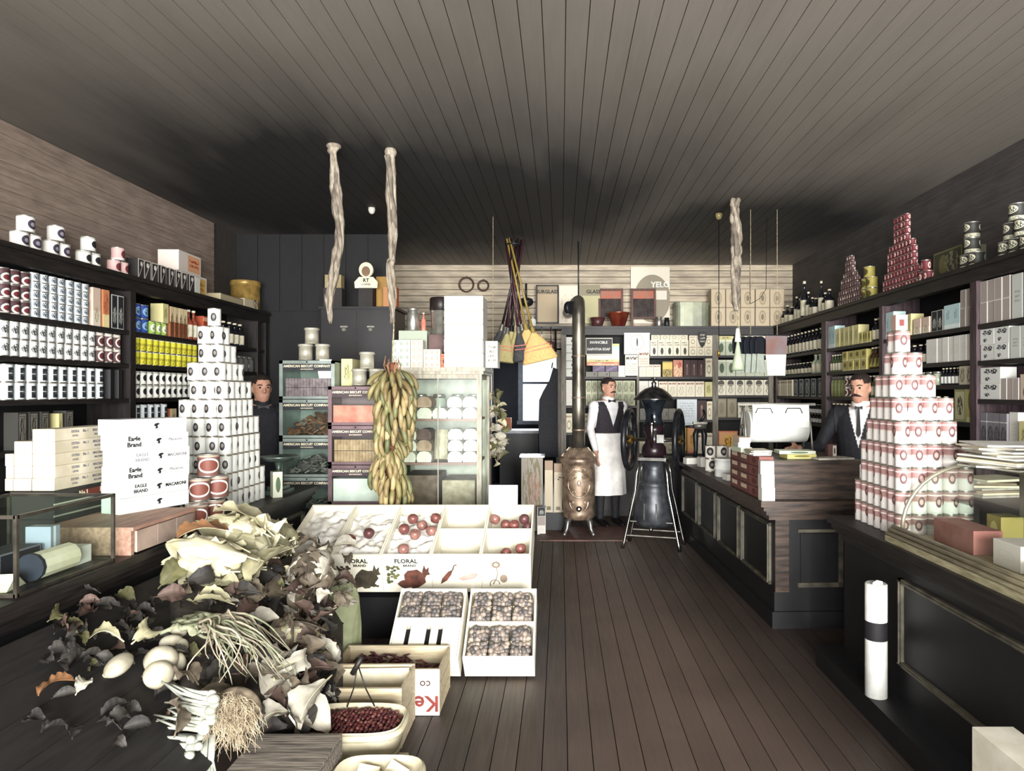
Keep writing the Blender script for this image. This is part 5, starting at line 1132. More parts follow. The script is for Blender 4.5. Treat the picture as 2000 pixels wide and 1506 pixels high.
for k, (px_, py_, hc, sc_) in enumerate(spots):
    a = 2*PI*k/len(spots); top = rk.location+Vector((.085*math.cos(a), .085*math.sin(a), -.03)); bot = P(px_, py_, BYb+(.12 if k > 8 else -.04*(k % 3)))
    d = (top-bot).normalized(); L = (top-bot).length
    t = thing('broom', f'hanging straw broom, {od(k+1)} in the bundle counted from left' if k < 9 else f'hanging straw broom, {od(k-8)} of the rear ones in the bundle', 'broom', bot, group='brooms on the ring')
    xa = (Vector((1, .15*(k % 3-1), 0))-d*d.x).normalized(); ya = d.cross(xa); t.rotation_euler = Matrix((xa, ya, d)).transposed().to_euler()
    MB().tube([(0, 0, .3), (0, 0, L*.6), (0, 0, L)], [.014, .012, .011], 8).build('handle', hd[hc], t)
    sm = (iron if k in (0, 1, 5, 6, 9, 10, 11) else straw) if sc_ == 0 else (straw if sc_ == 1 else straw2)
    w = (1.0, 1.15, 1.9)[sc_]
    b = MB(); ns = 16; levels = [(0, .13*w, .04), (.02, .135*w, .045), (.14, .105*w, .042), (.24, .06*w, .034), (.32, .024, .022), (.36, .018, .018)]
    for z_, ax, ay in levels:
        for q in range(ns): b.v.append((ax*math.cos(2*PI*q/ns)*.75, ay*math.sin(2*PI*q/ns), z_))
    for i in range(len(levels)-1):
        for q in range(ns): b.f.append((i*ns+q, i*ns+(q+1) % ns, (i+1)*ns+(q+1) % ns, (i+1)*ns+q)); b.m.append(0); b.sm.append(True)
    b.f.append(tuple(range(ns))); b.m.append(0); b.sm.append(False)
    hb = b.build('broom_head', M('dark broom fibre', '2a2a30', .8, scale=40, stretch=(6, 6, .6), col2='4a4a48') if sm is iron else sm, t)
    MB().lathe([(.026, .3), (.024, .33), (.02, .37)], 10, cap=False).build('binding', hd[hc] if sc_ else dulltin, hb)
    MB().box(-.1*w*.72, .1*w*.72, -.046, -.04, .12, .128).box(-.1*w*.72, .1*w*.72, -.046, -.04, .16, .168).build('stitching', redb, hb)
# wire loops and ladles hung on the back wall
for k, (px_, py_, r_) in enumerate(((911, 556, .085), (944, 558, .06))):
    m = MB()
    for q in range(3): m.tube([((r_+.006*q)*math.cos(2*PI*i/24), -.03-.008*q, (r_+.006*q)*math.sin(2*PI*i/24)) for i in range(25)], .006, 6, cap=False)
    m.tube([(0, -.02, r_), (0, 0, r_+.03)], .006, 6)
    T(m.build('wire_coil', M('brown wire', '4c3a2c', .5, .4), loc=(XX(px_, 8.94), 8.975, ZZ(py_, 8.94))), ('larger', 'smaller')[k]+' coil of wire hung on the back wall', 'wire')
for k, (px_, zt, sz) in enumerate(((1058, 638, .3), (1076, 640, .26))):
    m = MB().tube([(0, 0, 0), (0, 0, -sz*.7)], .008, 6).ball((0, 0, -sz*.9), .05, 12, 8, sq=(1, .6, 1.2))
    T(m.build('ladle', (tin, M('copper ladle', '6b4a44', .3, .6))[k], loc=(XX(px_, 8.6), 8.6, LEDGE-.012)), ('bright', 'dark copper')[k]+' ladle hanging from the ledge over the doorway', 'ladle')
# ---------------------------------------------------------------- tall dark cabinet with a head-shaped sign, left rear
tc = thing('coffee_bin_cabinet', 'tall dark bin cabinet with pale pulls behind the biscuit racks', 'cabinet', (-1.98, 6.95, 0))
dk_ = M('black japanned tin', '201c1e', .4, .1, scale=6, col2='17161a')
MB().box(-.36, .36, -.2, .25, 0, 2.36).build('body', dk_, tc); MB().box(-.38, .38, -.22, .27, 2.36, 2.385).build('cornice', dk_, tc)
for zi, (z0, z1) in enumerate(((.9, 1.3), (1.32, 1.82), (1.84, 2.34))):
    for sx in (-1, 1):
        d_ = MB().box(sx*.175-.165, sx*.175+.165, -.212, -.2, z0, z1).build('bin_door', dk_, tc)
        MB().lathe([(.022, 0), (.016, .014), (.024, .03), (.0, .036)], 10, mat=Matrix.Rotation(PI/2, 3, 'X'), cap=False).box(-.035, .035, -.012, .0, .02, .035).build('pull', M('pale porcelain pull', '8a8680', .4), d_, (sx*.13, -.212, z1-.18))
T(put('carton', box_mesh(.14, .1, .19, M('dark blank carton', '2a2524', .7)), (-1.92, 6.85, 2.386)), 'dark carton under the head-shaped sign', 'carton')
sg = thing('advertising_sign', 'cream head-and-shoulders advertising sign on the dark cabinet', 'sign', (-1.92, 6.83, 2.577))
MB().prism([(-.11, 0), (.11, .0), (.115, .06), (.07, .11), (-.07, .11), (-.115, .06)], 'y', -.012, .012).build('shoulders', cream, sg)
MB().prism([(.07*math.cos(2*PI*k/20), .18+.075*math.sin(2*PI*k/20)) for k in range(20)], 'y', -.014, .014).build('head', cream, sg)
MB().prism([(.042*math.cos(2*PI*k/16), .165+.05*math.sin(2*PI*k/16)) for k in range(16)], 'y', -.018, -.0145).build('face', M('tan painted face', '7d6248', .6), sg)
letter('RT', .05, ink, (0, -.0135, .075), parent=sg, bold=.03); letter('COFFEE', .026, ink, (0, -.0135, .035), parent=sg, bold=.02)
T(put('carton', box_mesh(.16, .1, .13, M('drab tan carton', '9a8c64', .7)), (-2.24, 6.85, 2.576)), 'tan carton behind the left rope hank', 'carton')
T(put('carton', box_mesh(.18, .12, .19, M('dark base carton', '2c2827', .7)), (-2.24, 6.85, 2.386)), 'dark carton under the tan one', 'carton')
T(put('carton', box_mesh(.13, .1, .2, pk('orange tan box', 'b8582e', ('rect', -1, -.2, 0, 1, 'a8764c'))), (-1.68, 6.85, 2.386)), 'orange carton beside the right rope hank', 'carton')
T(put('carton', box_mesh(.2, .02, .1, M('gold card', '9a7434', .6)), (-1.82, 6.95, 2.62), 0), 'gold card standing behind the head-shaped sign', 'card').location = (-1.76, 6.98, 2.386)
COL.objects[[o.name for o in COL.objects if o.get('label') == 'gold card standing behind the head-shaped sign'][0]].scale = (1, 1, 3.3)
# ---------------------------------------------------------------- middle counter goods
def onmid(x, Y): return Vector((x, Y, .8505))
tub = MB().lathe([(.085, 0), (.088, .004), (.088, .06), (.092, .062), (.092, .075), (.088, .078), (.088, .135), (.094, .137), (.094, .15), (.08, .152)], 24)
T(tub.build('butter_tub', paper, loc=onmid(1.37, 5.75)), 'stack of white round tubs on the middle counter', 'tub')
K_blk = printed('white label black emblem', 'd4cfc4', [('oval', .45, .32, 0, .55, '2a282a'), ('band', .0, .08, '77726a'), ('oval', .2, .12, 0, .55, '8a8478')], 2)
for k, (x, Y, j) in enumerate(((1.32, 6.1, 0), (1.42, 6.1, 0), (1.52, 6.1, 0), (1.32, 6.1, 1), (1.42, 6.1, 1))):
    T(put('food_can', can_mesh(.046, .115, K_blk), onmid(x, Y)+Vector((0, 0, j*.1155)), R.uniform(-.3, .3)), f'white can with black emblem, {od(k % 3+1)} from left, {("lower", "upper")[j]} tier, middle counter', 'can', 'black emblem cans on the middle counter')
T(put('carton', box_mesh(.09, .08, .1, K_white), onmid(1.52, 6.09)+Vector((0, 0, .116))), 'white carton on the emblem cans', 'carton')
for k, (x, Y, w, h) in enumerate(((1.28, 6.75, .14, .06), (1.33, 6.5, .06, .09), (1.33, 5.5, .05, .05))):
    T(put('carton', box_mesh(w, .09, h, K_white), onmid(x, Y), .2), ('low white carton near the coffee mill', 'small white carton beside the emblem cans', 'tiny pale carton at the counter edge')[k], 'carton')
K_bk = pk('brick red box cream label', '6b4340', ('rect', -.6, .6, .42, .82, 'cbb8a0'), ('frame', .03, .05, '4a2c2a'))
K_bk2 = pk('brick red box red label', '7a4a44', ('oval', .4, .3, 0, .5, '5a2f2c'), ('frame', .03, .05, '4a2c2a'))
for j in range(4):
    for i in range(3):
        T(put('red_box', box_mesh(.222, .095, .0685, K_bk if i else K_bk2), (1.348-(i*.225+.1)*.033, 4.645+i*.2255, .8506+j*.069), -PI/2+MIDROT), f'brick red box, {od(3-i)} from left, {od(j+1)} layer, on middle counter', 'box', 'brick red boxes')
for j in range(3): T(put('white_carton', box_mesh(.085, .07, .085, K_script), (1.335+R.uniform(-.005, .005), 4.475, .8506+j*.0855), R.uniform(-.08, .08)), f'white carton, {od(j+1)} up, at the near end of red boxes', 'carton', 'white cartons by the red boxes')
for j in range(6):
    T(put('paper_sheet', box_mesh(.12, .2, .006, (paper, greypaper, cream)[j % 3]), (1.33+R.uniform(-.01, .01), 4.66+R.uniform(-.03, .03), 1.1275+j*.0065), R.uniform(-.2, .2)), f'paper sheet, {od(j+1)} up in the pile on red boxes', 'paper', 'papers on the red boxes')
for j in range(3): T(put('ledger', box_mesh(.08, .2, .035, (K_green, K_white, K_pale)[j]), (1.29, 4.93+R.uniform(-.02, .02), 1.1275+j*.0355), R.uniform(-.1, .1)), f'{("sage", "white", "salmon")[j]} booklet pile lying on the red boxes', 'booklet')
# paper roll on a cutter stand
rs_ = thing('paper_roll_stand', 'big white paper roll on a wire cutter stand over the desk', 'paper roll', (1.56, 5.02, 1.101))
m = MB()
for s in (-1, 1):
    m.tube([(s*.235, -.1, 0), (s*.235, -.06, .2), (s*.235, 0, .36)], .008, 6); m.tube([(s*.235, .1, 0), (s*.235, .06, .2), (s*.235, 0, .36)], .008, 6); m.tube([(s*.235, -.1, .006), (s*.235, .1, .006)], .008, 6)
m.tube([(-.235, .1, .008), (.235, .1, .008)], .008, 6)
m.build('stand', dulltin, rs_)
MB().tube([(-.28, -.02, .36), (.28, -.02, .36)], .011, 8).build('cutter_rod', M('pale rod', 'a8a69c', .4, .3), rs_)
MB().tube([(-.21, 0, .2), (.21, 0, .2)], .115, 30).build('roll', paper, rs_)
MB().tube([(-.25, 0, .2), (.25, 0, .2)], .012, 8).build('spindle', dulltin, rs_)
MB().grid(lambda u, v: (-.2+.4*u, -.116-.012*math.sin(v*3), .2+.16*v), 6, 8).build('loose_sheet', paper, rs_)
m = MB()
for x in (-.12, .09): m.tube([(x-.06, -.13, .3), (x-.045, -.13, .335), (x+.045, -.13, .335), (x+.06, -.13, .3)], .004, 5)
m.build('spring', iron, rs_)
T(put('book', box_mesh(.2, .14, .03, K_yel), (1.62, 4.72, 1.101), .05), 'yellow book on the desk under the paper roll', 'book')
T(put('book', box_mesh(.24, .15, .022, K_green), (1.6, 4.73, 1.132), -.06), 'sage green book on top of the yellow one', 'book')
T(put('paper_sheet', box_mesh(.26, .12, .012, greypaper), (1.82, 4.64, 1.101), .2), 'folded papers at the right of the desk', 'paper')
T(put('match_box', box_mesh(.06, .05, .09, pk('dark box white emblem', '4a302c', ('rect', .1, .9, .1, .9, 'a8a49a'), ('oval', .2, .25, .5, .5, '3a3634'))), (1.87, 4.78, 1.101)), 'little dark box with white emblem on the desk', 'box')
# lever machine
lv = thing('lever_press', 'dark two-legged lever machine at the far end of the counter', 'press', (1.4, 6.95, .851))
for s in (-1, 1): MB().tube([(s*.055, 0, 0), (s*.04, 0, .12), (s*.045, 0, .27), (s*.02, 0, .36)], [.02, .022, .03, .02], 8).build('leg', iron, lv)
MB().tube([(-.06, 0, .36), (.06, 0, .36)], [.035, .035], 10).box(-.07, .07, -.03, .03, .38, .4).build('head', dulltin, lv)
MB().tube([(0, 0, .39), (.05, 0, .47), (.04, .02, .52)], [.018, .014, .012], 8).build('lever', iron, lv)
MB().box(-.08, .08, -.05, .05, 0, .012).build('base', iron, lv)
# ---------------------------------------------------------------- cards and cones hanging over the counter
HY = 6.25
hr = thing('hanging_rail', 'thin hanging rail on cords that carries the cards', 'rail', P(1492, 655, HY))
MB().tube([(-.26, 0, 0), (.22, 0, 0)], .006, 6).build('rod', iron, hr)
for x in (-.12, .12): MB().tube([(x, 0, 0), (x, 0, ZC-.002-hr.location.z)], .003, 5).build('cord', twine, hr)
navyc = M('navy card', '23262e', .5, scale=8); 
def fan(W, Ht, Hb, top, bot):
    b = MB(); pts = [(-W, 0)]+[(W*math.cos(PI-PI*k/10), -.02+.055*math.sin(PI*k/10)*1.0) for k in range(11)]+[(W, 0)]
    pts = [(-W*.9, -Ht)]+[(-W, -Ht*.5)]+[(W*math.cos(PI-PI*k/10), -Ht*.35+Ht*.35*math.sin(PI*k/10)) for k in range(11)]+[(W, -Ht*.5), (W*.9, -Ht)]
    b.prism(pts, 'y', -.006, .006, 0)
    b.prism([(-W*.55, -Ht*.95), (W*.55, -Ht*.95), (W*.75, -Ht-Hb), (-W*.75, -Ht-Hb)], 'y', -.004, .004, 1)
    return b.mesh('hanging_card', [top, bot])
for k, x in enumerate((-.235, -.19, -.13, -.075, -.03)):
    T(put('hanging_card', fan(.085, .16, .17 if k else .1, navyc, M('pale green card', 'b0b8ac', .7)), hr.location+Vector((x, -.0, -.008)), rz=.75), f'dark round-topped hanging card, {od(k+1)} from left', 'card', 'dark cards on the hanging rail')
b = MB(); b.prism([(-.1, 0), (.1, 0), (.09, -.17), (-.1, -.17)], 'y', -.006, .006, 0); b.prism([(-.1, -.17), (.09, -.17), (.08, -.36), (-.085, -.36)], 'y', -.005, .005, 1)
T(put('hanging_card', b.mesh('hanging_card', [M('blue brown card', '6a6a72', .5, scale=4, col2='6b4c44'), M('white card', 'cfd2cc', .7)]), hr.location+Vector((.11, -.01, -.005)), rz=.1), 'large blue-grey and white card, rightmost on the hanging rail', 'card')
cn = thing('twine_cone', 'white twine cone hanging left of the dark cards', 'cone', P(1441, 690, HY-.1))
MB().lathe([(.03, .1), (.022, .17), (.018, .22), (.01, .222)], 14).build('upper_cone', paper, cn); MB().lathe([(.06, -.15), (.05, -.1), (.028, 0), (.012, .1)], 16).build('lower_cone', M('pale green cone', 'b8c4a8', .6), cn)
MB().tube([(0, 0, .22), (0, 0, ZC-.002-cn.location.z)], .003, 5).build('cord', twine, cn)
# ---------------------------------------------------------------- right counter: curved showcase, newspapers
sx0, sx1, sy0, sy1 = 1.6, 2.16, 1.15, 3.24
cs = thing('curved_showcase', 'curved-glass counter showcase with olive wooden base at the right', 'showcase', (sx0, sy0, .85))
L = sy1-sy0
MB().box(-.02, sx1-sx0, -.0, L, 0.0005, .03).box(-.045, -.015, 0, L+.01, .0005, .025).build('base', olivewood, cs)
m = MB(); m.box(-.07, -.045, 0, L+.02, .0005, .04)
for z, o_ in ((.034, -.06), (.05, -.045), (.064, -.03)): m.tube([(o_, 0, z), (o_, L+.02, z)], .012, 8)
m.box(-.05, .0, 0, L+.02, .0005, .06)
m.build('base_moulding', olivewood, cs)
cur = [(.0+.33*(1-math.cos(t*PI/2/10)), .06+.3*math.sin(t*PI/2/10)) for t in range(11)]+[(.56, .36)]
MB().grid(lambda u, v: (cur[min(11, int(round(v*11)))][0], L*u, cur[min(11, int(round(v*11)))][1]), 2, 11).build('curved_pane', glass('showcase glass', (.95, .95, .93), .12), cs)
for y in (L-.004, .0):
    b = MB(); b.tube([(x, y, z) for x, z in cur], .009, 6); b.build('end_rib', M('nickel rib', 'b5b09c', .3, .6), cs)
    MB().prism(cur+[(.56, .06)], 'y', y-.002, y+.002).build('end_pane', clear, cs)
MB().tube([(cur[10][0], 0, .362), (cur[10][0], L, .362)], .008, 6).build('top_rib', _mats['nickel rib'], cs)
MB().box(.55, .56, 0, L, .03, .36).build('back_door', M('showcase back', '8f8a7c', .6), cs)
MB().box(.2, .54, .05, L-.05, .2, .206).build('glass_shelf', clear, cs)
def sc(px_, Y, h, w, d, m, label, cat, rz=-PI/2, X=1.75, z=.8808, name='carton'):
    return T(put(name, box_mesh(w, d, h, m), (X, Y, z), rz), label, cat)
K_brick = M('brick red carton', '7a4a44', .6, scale=9, col2='93645c'); K_lil = pk('lilac card', 'b8b0b4', ('blotch', .7, .4, 0, .5, 4, .5, '8f868c'))
sc(0, 2.98, .1, .3, .12, K_brick, 'brick red carton inside the far end of curved showcase', 'carton')
sc(0, 2.62, .1, .16, .12, K_white, 'white carton inside the curved showcase', 'carton')
sc(0, 2.33, .07, .22, .14, K_yel2, 'low straw carton inside the curved showcase', 'carton', -PI/2+.2)
sc(0, 2.05, .085, .24, .1, M('dark plum carton', '2c2026', .3), 'dark plum carton near front of curved showcase', 'carton', -PI/2+.1, X=1.72)
sc(0, 1.7, .1, .34, .14, K_brick, 'brick red carton at the near end of curved showcase', 'carton', X=1.76)
sc(0, 2.5, .12, .14, .1, K_lil, 'lilac carton on the showcase shelf', 'carton', X=1.98, z=1.0575); sc(0, 2.75, .13, .14, .1, K_teal, 'teal carton on the showcase shelf', 'carton', X=1.98, z=1.0575); sc(0, 2.25, .12, .2, .1, K_white, 'white carton on the showcase shelf', 'carton', X=1.98, z=1.0575)
sc(0, 3.08, .12, .1, .1, pk('olive gold tin', '8f8448', ('oval', .5, .3, 0, .5, 'c4b878')), 'olive gold carton at the back corner of curved showcase', 'carton', X=1.98)
o = T(put('price_card', box_mesh(.4, .006, .2, M('rose grey card', 'c4b8b4', .7, col2='b0a4a4')), (1.84, 1.95, .97), rot=(.25, 0, -PI/2)), 'rose grey lettered card inside the curved showcase', 'card')
letter('Berry', .06, greyink, (.0, -.005, .15), parent=o, bold=.01); letter('Drops', .05, greyink, (.02, -.005, .08), parent=o, bold=.01)
o.location = (1.83, 1.95, .968)
for k in range(14):
    T(put('newspaper', box_mesh(.36+R.uniform(-.04, .04), .3, .0075, (greypaper, paper, cream)[k % 3]), (1.99+R.uniform(-.03, .03), 2.98+R.uniform(-.06, .06), 1.2195+k*.0078), R.uniform(-.35, .35)), f'loose newspaper, {od(k+1)} up in the pile on the showcase', 'newspaper', 'newspapers on the showcase')
for k in range(7):
    T(put('newspaper', box_mesh(.42, .3, .009, (greypaper, paper)[k % 2]), (2.0+R.uniform(-.02, .02), 2.45+R.uniform(-.03, .03), 1.2195+k*.0095), R.uniform(-.1, .1)), f'folded newspaper, {od(k+1)} up in the nearer pile', 'newspaper', 'nearer newspapers')
o = T(put('cash_box', box_mesh(.2, .16, .1, pk('white box grey window', 'd8dad8', ('rect', -.5, .3, .2, .8, 'a0aab0'), ('frame', .03, .04, 'b8bab8'))), (1.98, 2.44, 1.287), -.35), 'white box with grey window on the nearer newspapers', 'box')
# a pile of bags on the back counter by the right shelving
for k in range(8):
    T(put('paper_bag', box_mesh(.3, .22, .012, (greypaper, cream, M('brown bag paper', '8a7a64', .8))[k % 3]), (2.47+R.uniform(-.02, .02), 4.0+R.uniform(-.05, .05), .96+.0+k*.0125), R.uniform(-.3, .3)), f'paper bag, {od(k+1)} up in the pile by right shelving', 'bag', 'paper bags by the right shelving')
T(MB().box(2.3, 2.64, 3.2, 4.4, .92, .9595).box(2.32, 2.36, 3.22, 3.26, 0, .92).box(2.32, 2.36, 4.34, 4.38, 0, .92).box(2.59, 2.63, 3.22, 3.26, 0, .92).box(2.59, 2.63, 4.34, 4.38, 0, .92).build('side_table', darkwood), 'narrow dark table before the right wall shelving', 'table')
# white paper roll leaning at the counter's foot, and the crate at the right edge
pr = thing('paper_column', 'white paper roll with black band standing against the right counter', 'paper roll', (1.497, 3.28, .1105))
b = MB(); n = 22
b.lathe([(.05, 0), (.05, .53), (.044, .535)], n, cap=True); b.build('roll', paper, pr)
MB().lathe([(.0506, .27), (.0508, .272), (.0508, .355), (.0506, .357)], n, cap=False).build('band', ink, pr)
MB().prism([(-.03, 0), (.02, 0), (.015, .02), (-.01, .026), (-.03, .014)], 'y', -.002, .002).build('torn_edge', paper, pr, (0, -.03, .53))
wb_ = thing('packing_box', 'pale packing box at the bottom right corner', 'box', (1.375, 2.0, 0))
cardm = M('pale board', 'd8d4c6', .7, scale=8, col2='c4beac')
MB().box(-.065, .065, -.2, .2, .0, .485).build('body', cardm, wb_)
# ---------------------------------------------------------------- fruit crates on a sloping stand
def M4(loc, rot): return Matrix.Translation(loc) @ Euler(rot).to_matrix().to_4x4()
TILT = math.radians(21); FH = .27
fs = thing('display_stand', 'dark sloping stand under the row of fruit crates', 'stand', (-.95, 4.55, 0))
b = MB(); b.prism([(-.2, 0), (.45, 0), (.45, .47), (.35, .5), (-.24, .27)], 'x', -.74, .74)
b.build('body', blackwood, fs)
def open_crate(name, label, cat, W, L, H, m, loc, rot, th=.014, slats=3, divider=None, front=None, group=None):
    """open-topped wooden crate; local origin at the front left bottom corner"""
    t = thing(name, label, cat, loc, rot=rot, group=group)
    MB().box(0, W, 0, th, 0, H).build('end_board', front or m, t); MB().box(0, W, L-th, L, 0, H).build('end_board', m, t)
    hh = H/slats
    for k in range(slats):
        for x in (0, W-th*.7): MB().box(x, x+th*.7, th, L-th, k*hh+.003, (k+1)*hh-.003).build('side_slat', m, t)
    for k in range(3): MB().box(k*W/3+.002, (k+1)*W/3-.002, th, L-th, 0, .008).build('bottom_slat', m, t)
    if divider:
        for y in divider: MB().box(th*.7, W-th*.7, y-.006, y+.006, .008, H-.004).build('divider', m, t)
    return t
CW = .303; FL = .6
f0 = Vector((0, 4.2, .56)); nrm = Vector((0, -math.sin(TILT), math.cos(TILT)))
names = ['rightmost fruit crate, plant print and red apples', 'fruit crate with a pepper print, second from right', 'middle fruit crate reading FLORAL BRAND with apples', 'FLORAL BRAND fruit crate half hidden by cabbages', 'leftmost fruit crate of the sloping row']
crates = []
tissue = M('white tissue paper', 'e6e4de', .8, scale=14, col2='cfcbc0')
pbr = M('brown fruit print', '6b3f33', .7, scale=16, col2='3c2620'); pdk = M('dark leaf print', '2e2a24', .7, scale=16, col2='4a4232'); pgr = M('olive leaf print', '6f7048', .7, scale=16, col2='3c4028')
for k in range(5):
    x1 = -.183-k*.305; base = Vector((x1-CW, 0, 0))+f0-nrm*FH
    c = open_crate('fruit_crate', names[k], 'crate', CW, FL, FH, whitewood, base, (TILT, 0, 0), divider=[FL/2] if k < 2 else None)
    crates.append(c)
    if k >= 2:
        sd = k*5.3
        MB().grid(lambda u, v: (.012+(CW-.024)*u, .016+(FL-.032)*v, FH-.05+.03*mnoise.noise(Vector((u*6, v*11, sd)))+.012*mnoise.noise(Vector((u*19, v*33, sd)))), 22, 36).build('tissue_lining', tissue, c)
    if k in (2, 3):
        letter('FLORAL', .04, ink, (CW/2+.0, -.0012, .225), parent=c, bold=.03); letter('BRAND', .024, ink, (CW/2+.02, -.0012, .193), parent=c, bold=.03)
        rr = random.Random(k)
        def blob(cx_, cz, rx, rz_, n=14, j=.3): return [(cx_+rx*math.cos(2*PI*q/n)*(1-j*rr.random()), cz+rz_*math.sin(2*PI*q/n)*(1-j*rr.random())) for q in range(n)]
        p = MB(); p.prism(blob(.2, .1, .085, .075), 'y', -.0014, 0); p.prism(blob(.14, .06, .06, .04), 'y', -.0012, 0)
        p.prism([(.245, .15), (.26, .2), (.27, .165), (.29, .185), (.285, .15), (.295, .13), (.26, .12)], 'y', -.0013, 0)
        p.build('fruit_print', pbr if k == 2 else pdk, c)
        p = MB()
        for q in range(26): p.prism(blob(.03+.075*rr.random(), .07+.12*rr.random(), .013, .011, 7), 'y', -.001-.0001*q/10, 0)
        if k == 3:
            for q in range(12): p.prism(blob(.17+.1*rr.random(), .03+.03*rr.random(), .014, .008, 7), 'y', -.002-.0001*q/10, 0)
        p.build('leaf_print', pdk if k == 3 else pgr, c)
    if k == 1:
        p = MB(); p.prism([(.05, .06), (.06, .1), (.1, .15), (.13, .165), (.12, .13), (.09, .085)], 'y', -.0012, 0); p.tube([(.128, -.001, .16), (.138, -.001, .195), (.155, -.001, .2)], .004, 5); p.build('pepper_print', pbr, c)
        p = MB(); p.prism([(.16, .1), (.2, .125), (.27, .14), (.285, .13), (.26, .1), (.19, .085)], 'y', -.0012, 0); p.build('fruit_print', M('pink print', 'c49a90', .7), c)
    if k == 0:
        p = MB(); rr = random.Random(9)
        for q in range(9): a = q*.7; p.prism([(.09+.02*math.cos(a)+.009*math.cos(i*1.05), .2+.018*math.sin(a)+.008*math.sin(i*1.05)) for i in range(6)], 'y', -.0011-q*1e-5, 0)
        p.tube([(.09, -.001, .19), (.1, -.001, .14), (.09, -.001, .1), (.07, -.001, .06)], .003, 5); p.prism([(.135+.024*math.cos(i*.5), .1+.03*math.sin(i*.5)) for i in range(13)], 'y', -.0012, 0); p.tube([(.08+.03*math.cos(i*.4), -.001, .06+.03*math.sin(i*.4)) for i in range(10)], .003, 5)
        p.build('plant_print', M('sepia plant print', '857664', .7), c)
def on_slope(x, y, dz, Y0=4.2, Z0=.56, s=math.tan(TILT)):
    Y = (CH-Z0+dz+s*Y0)/(s+(y-PY)/F); return P(x, y, Y)
apple = MB(); apple.lathe([(.001, .008), (.012, .001), (.025, .006), (.034, .025), (.035, .04), (.03, .055), (.017, .063), (.006, .058), (.001, .053)], 14, cap=False)
apm = [apple.mesh('apple', M('apple '+c, c, .35, scale=14, col2=d)) for c, d in (('7f4f48', '5a3330'), ('91695f', '6b4640'), ('5f3c3c', '432a2b'))]
for k, (x, y, dz, m, w) in enumerate(((963, 1014, .0, 1, 'leftmost at back of the rightmost crate'), (984, 1024, .04, 0, 'second at back of the rightmost crate'), (1005, 1024, .04, 0, 'third at back of the rightmost crate'), (1025, 1014, .0, 2, 'topmost at back of the rightmost crate'), (1028, 1030, .05, 2, 'last at back of the rightmost crate'),
        (1019, 1072, .05, 0, 'lone one in front of the rightmost crate'), (992, 1080, .07, 0, 'half sunk in front of the rightmost crate'),
        (807, 1014, .0, 0, 'left upper one of the middle crate cluster'), (791, 1033, .0, 0, 'left lower one of the middle crate cluster'), (828, 1026, .02, 1, 'centre one of the middle crate cluster'), (848, 1012, .0, 0, 'right upper one of the middle crate cluster'), (810, 1043, .0, 1, 'lowest one of the middle crate cluster'), (843, 1037, .0, 1, 'pale one of the middle crate cluster'), (789, 1073, .0, 1, 'single one near front of the middle crate'),
        (718, 1041, .0, 2, 'right one in the FLORAL crate beside cabbages'), (680, 1052, .0, 0, 'left one in the FLORAL crate beside cabbages'))):
    p = on_slope(x, y, dz)+Vector((0, .0, -.032))
    T(put('apple', apm[m], p, rot=(R.uniform(-.5, .5), R.uniform(-.5, .5), R.uniform(0, 6))), 'red apple, '+w, 'apple')
T(put('price_card', box_mesh(.2, .004, .14, pk('white price card', 'f0f2f4', ('lines', -.6, .6, .3, .7, 2, 6, 'c4c8cc'))), (XX(983, 4.8), 4.79, .765), rot=(-.1, 0, 0)), 'blank white card standing behind the rightmost fruit crate', 'card')
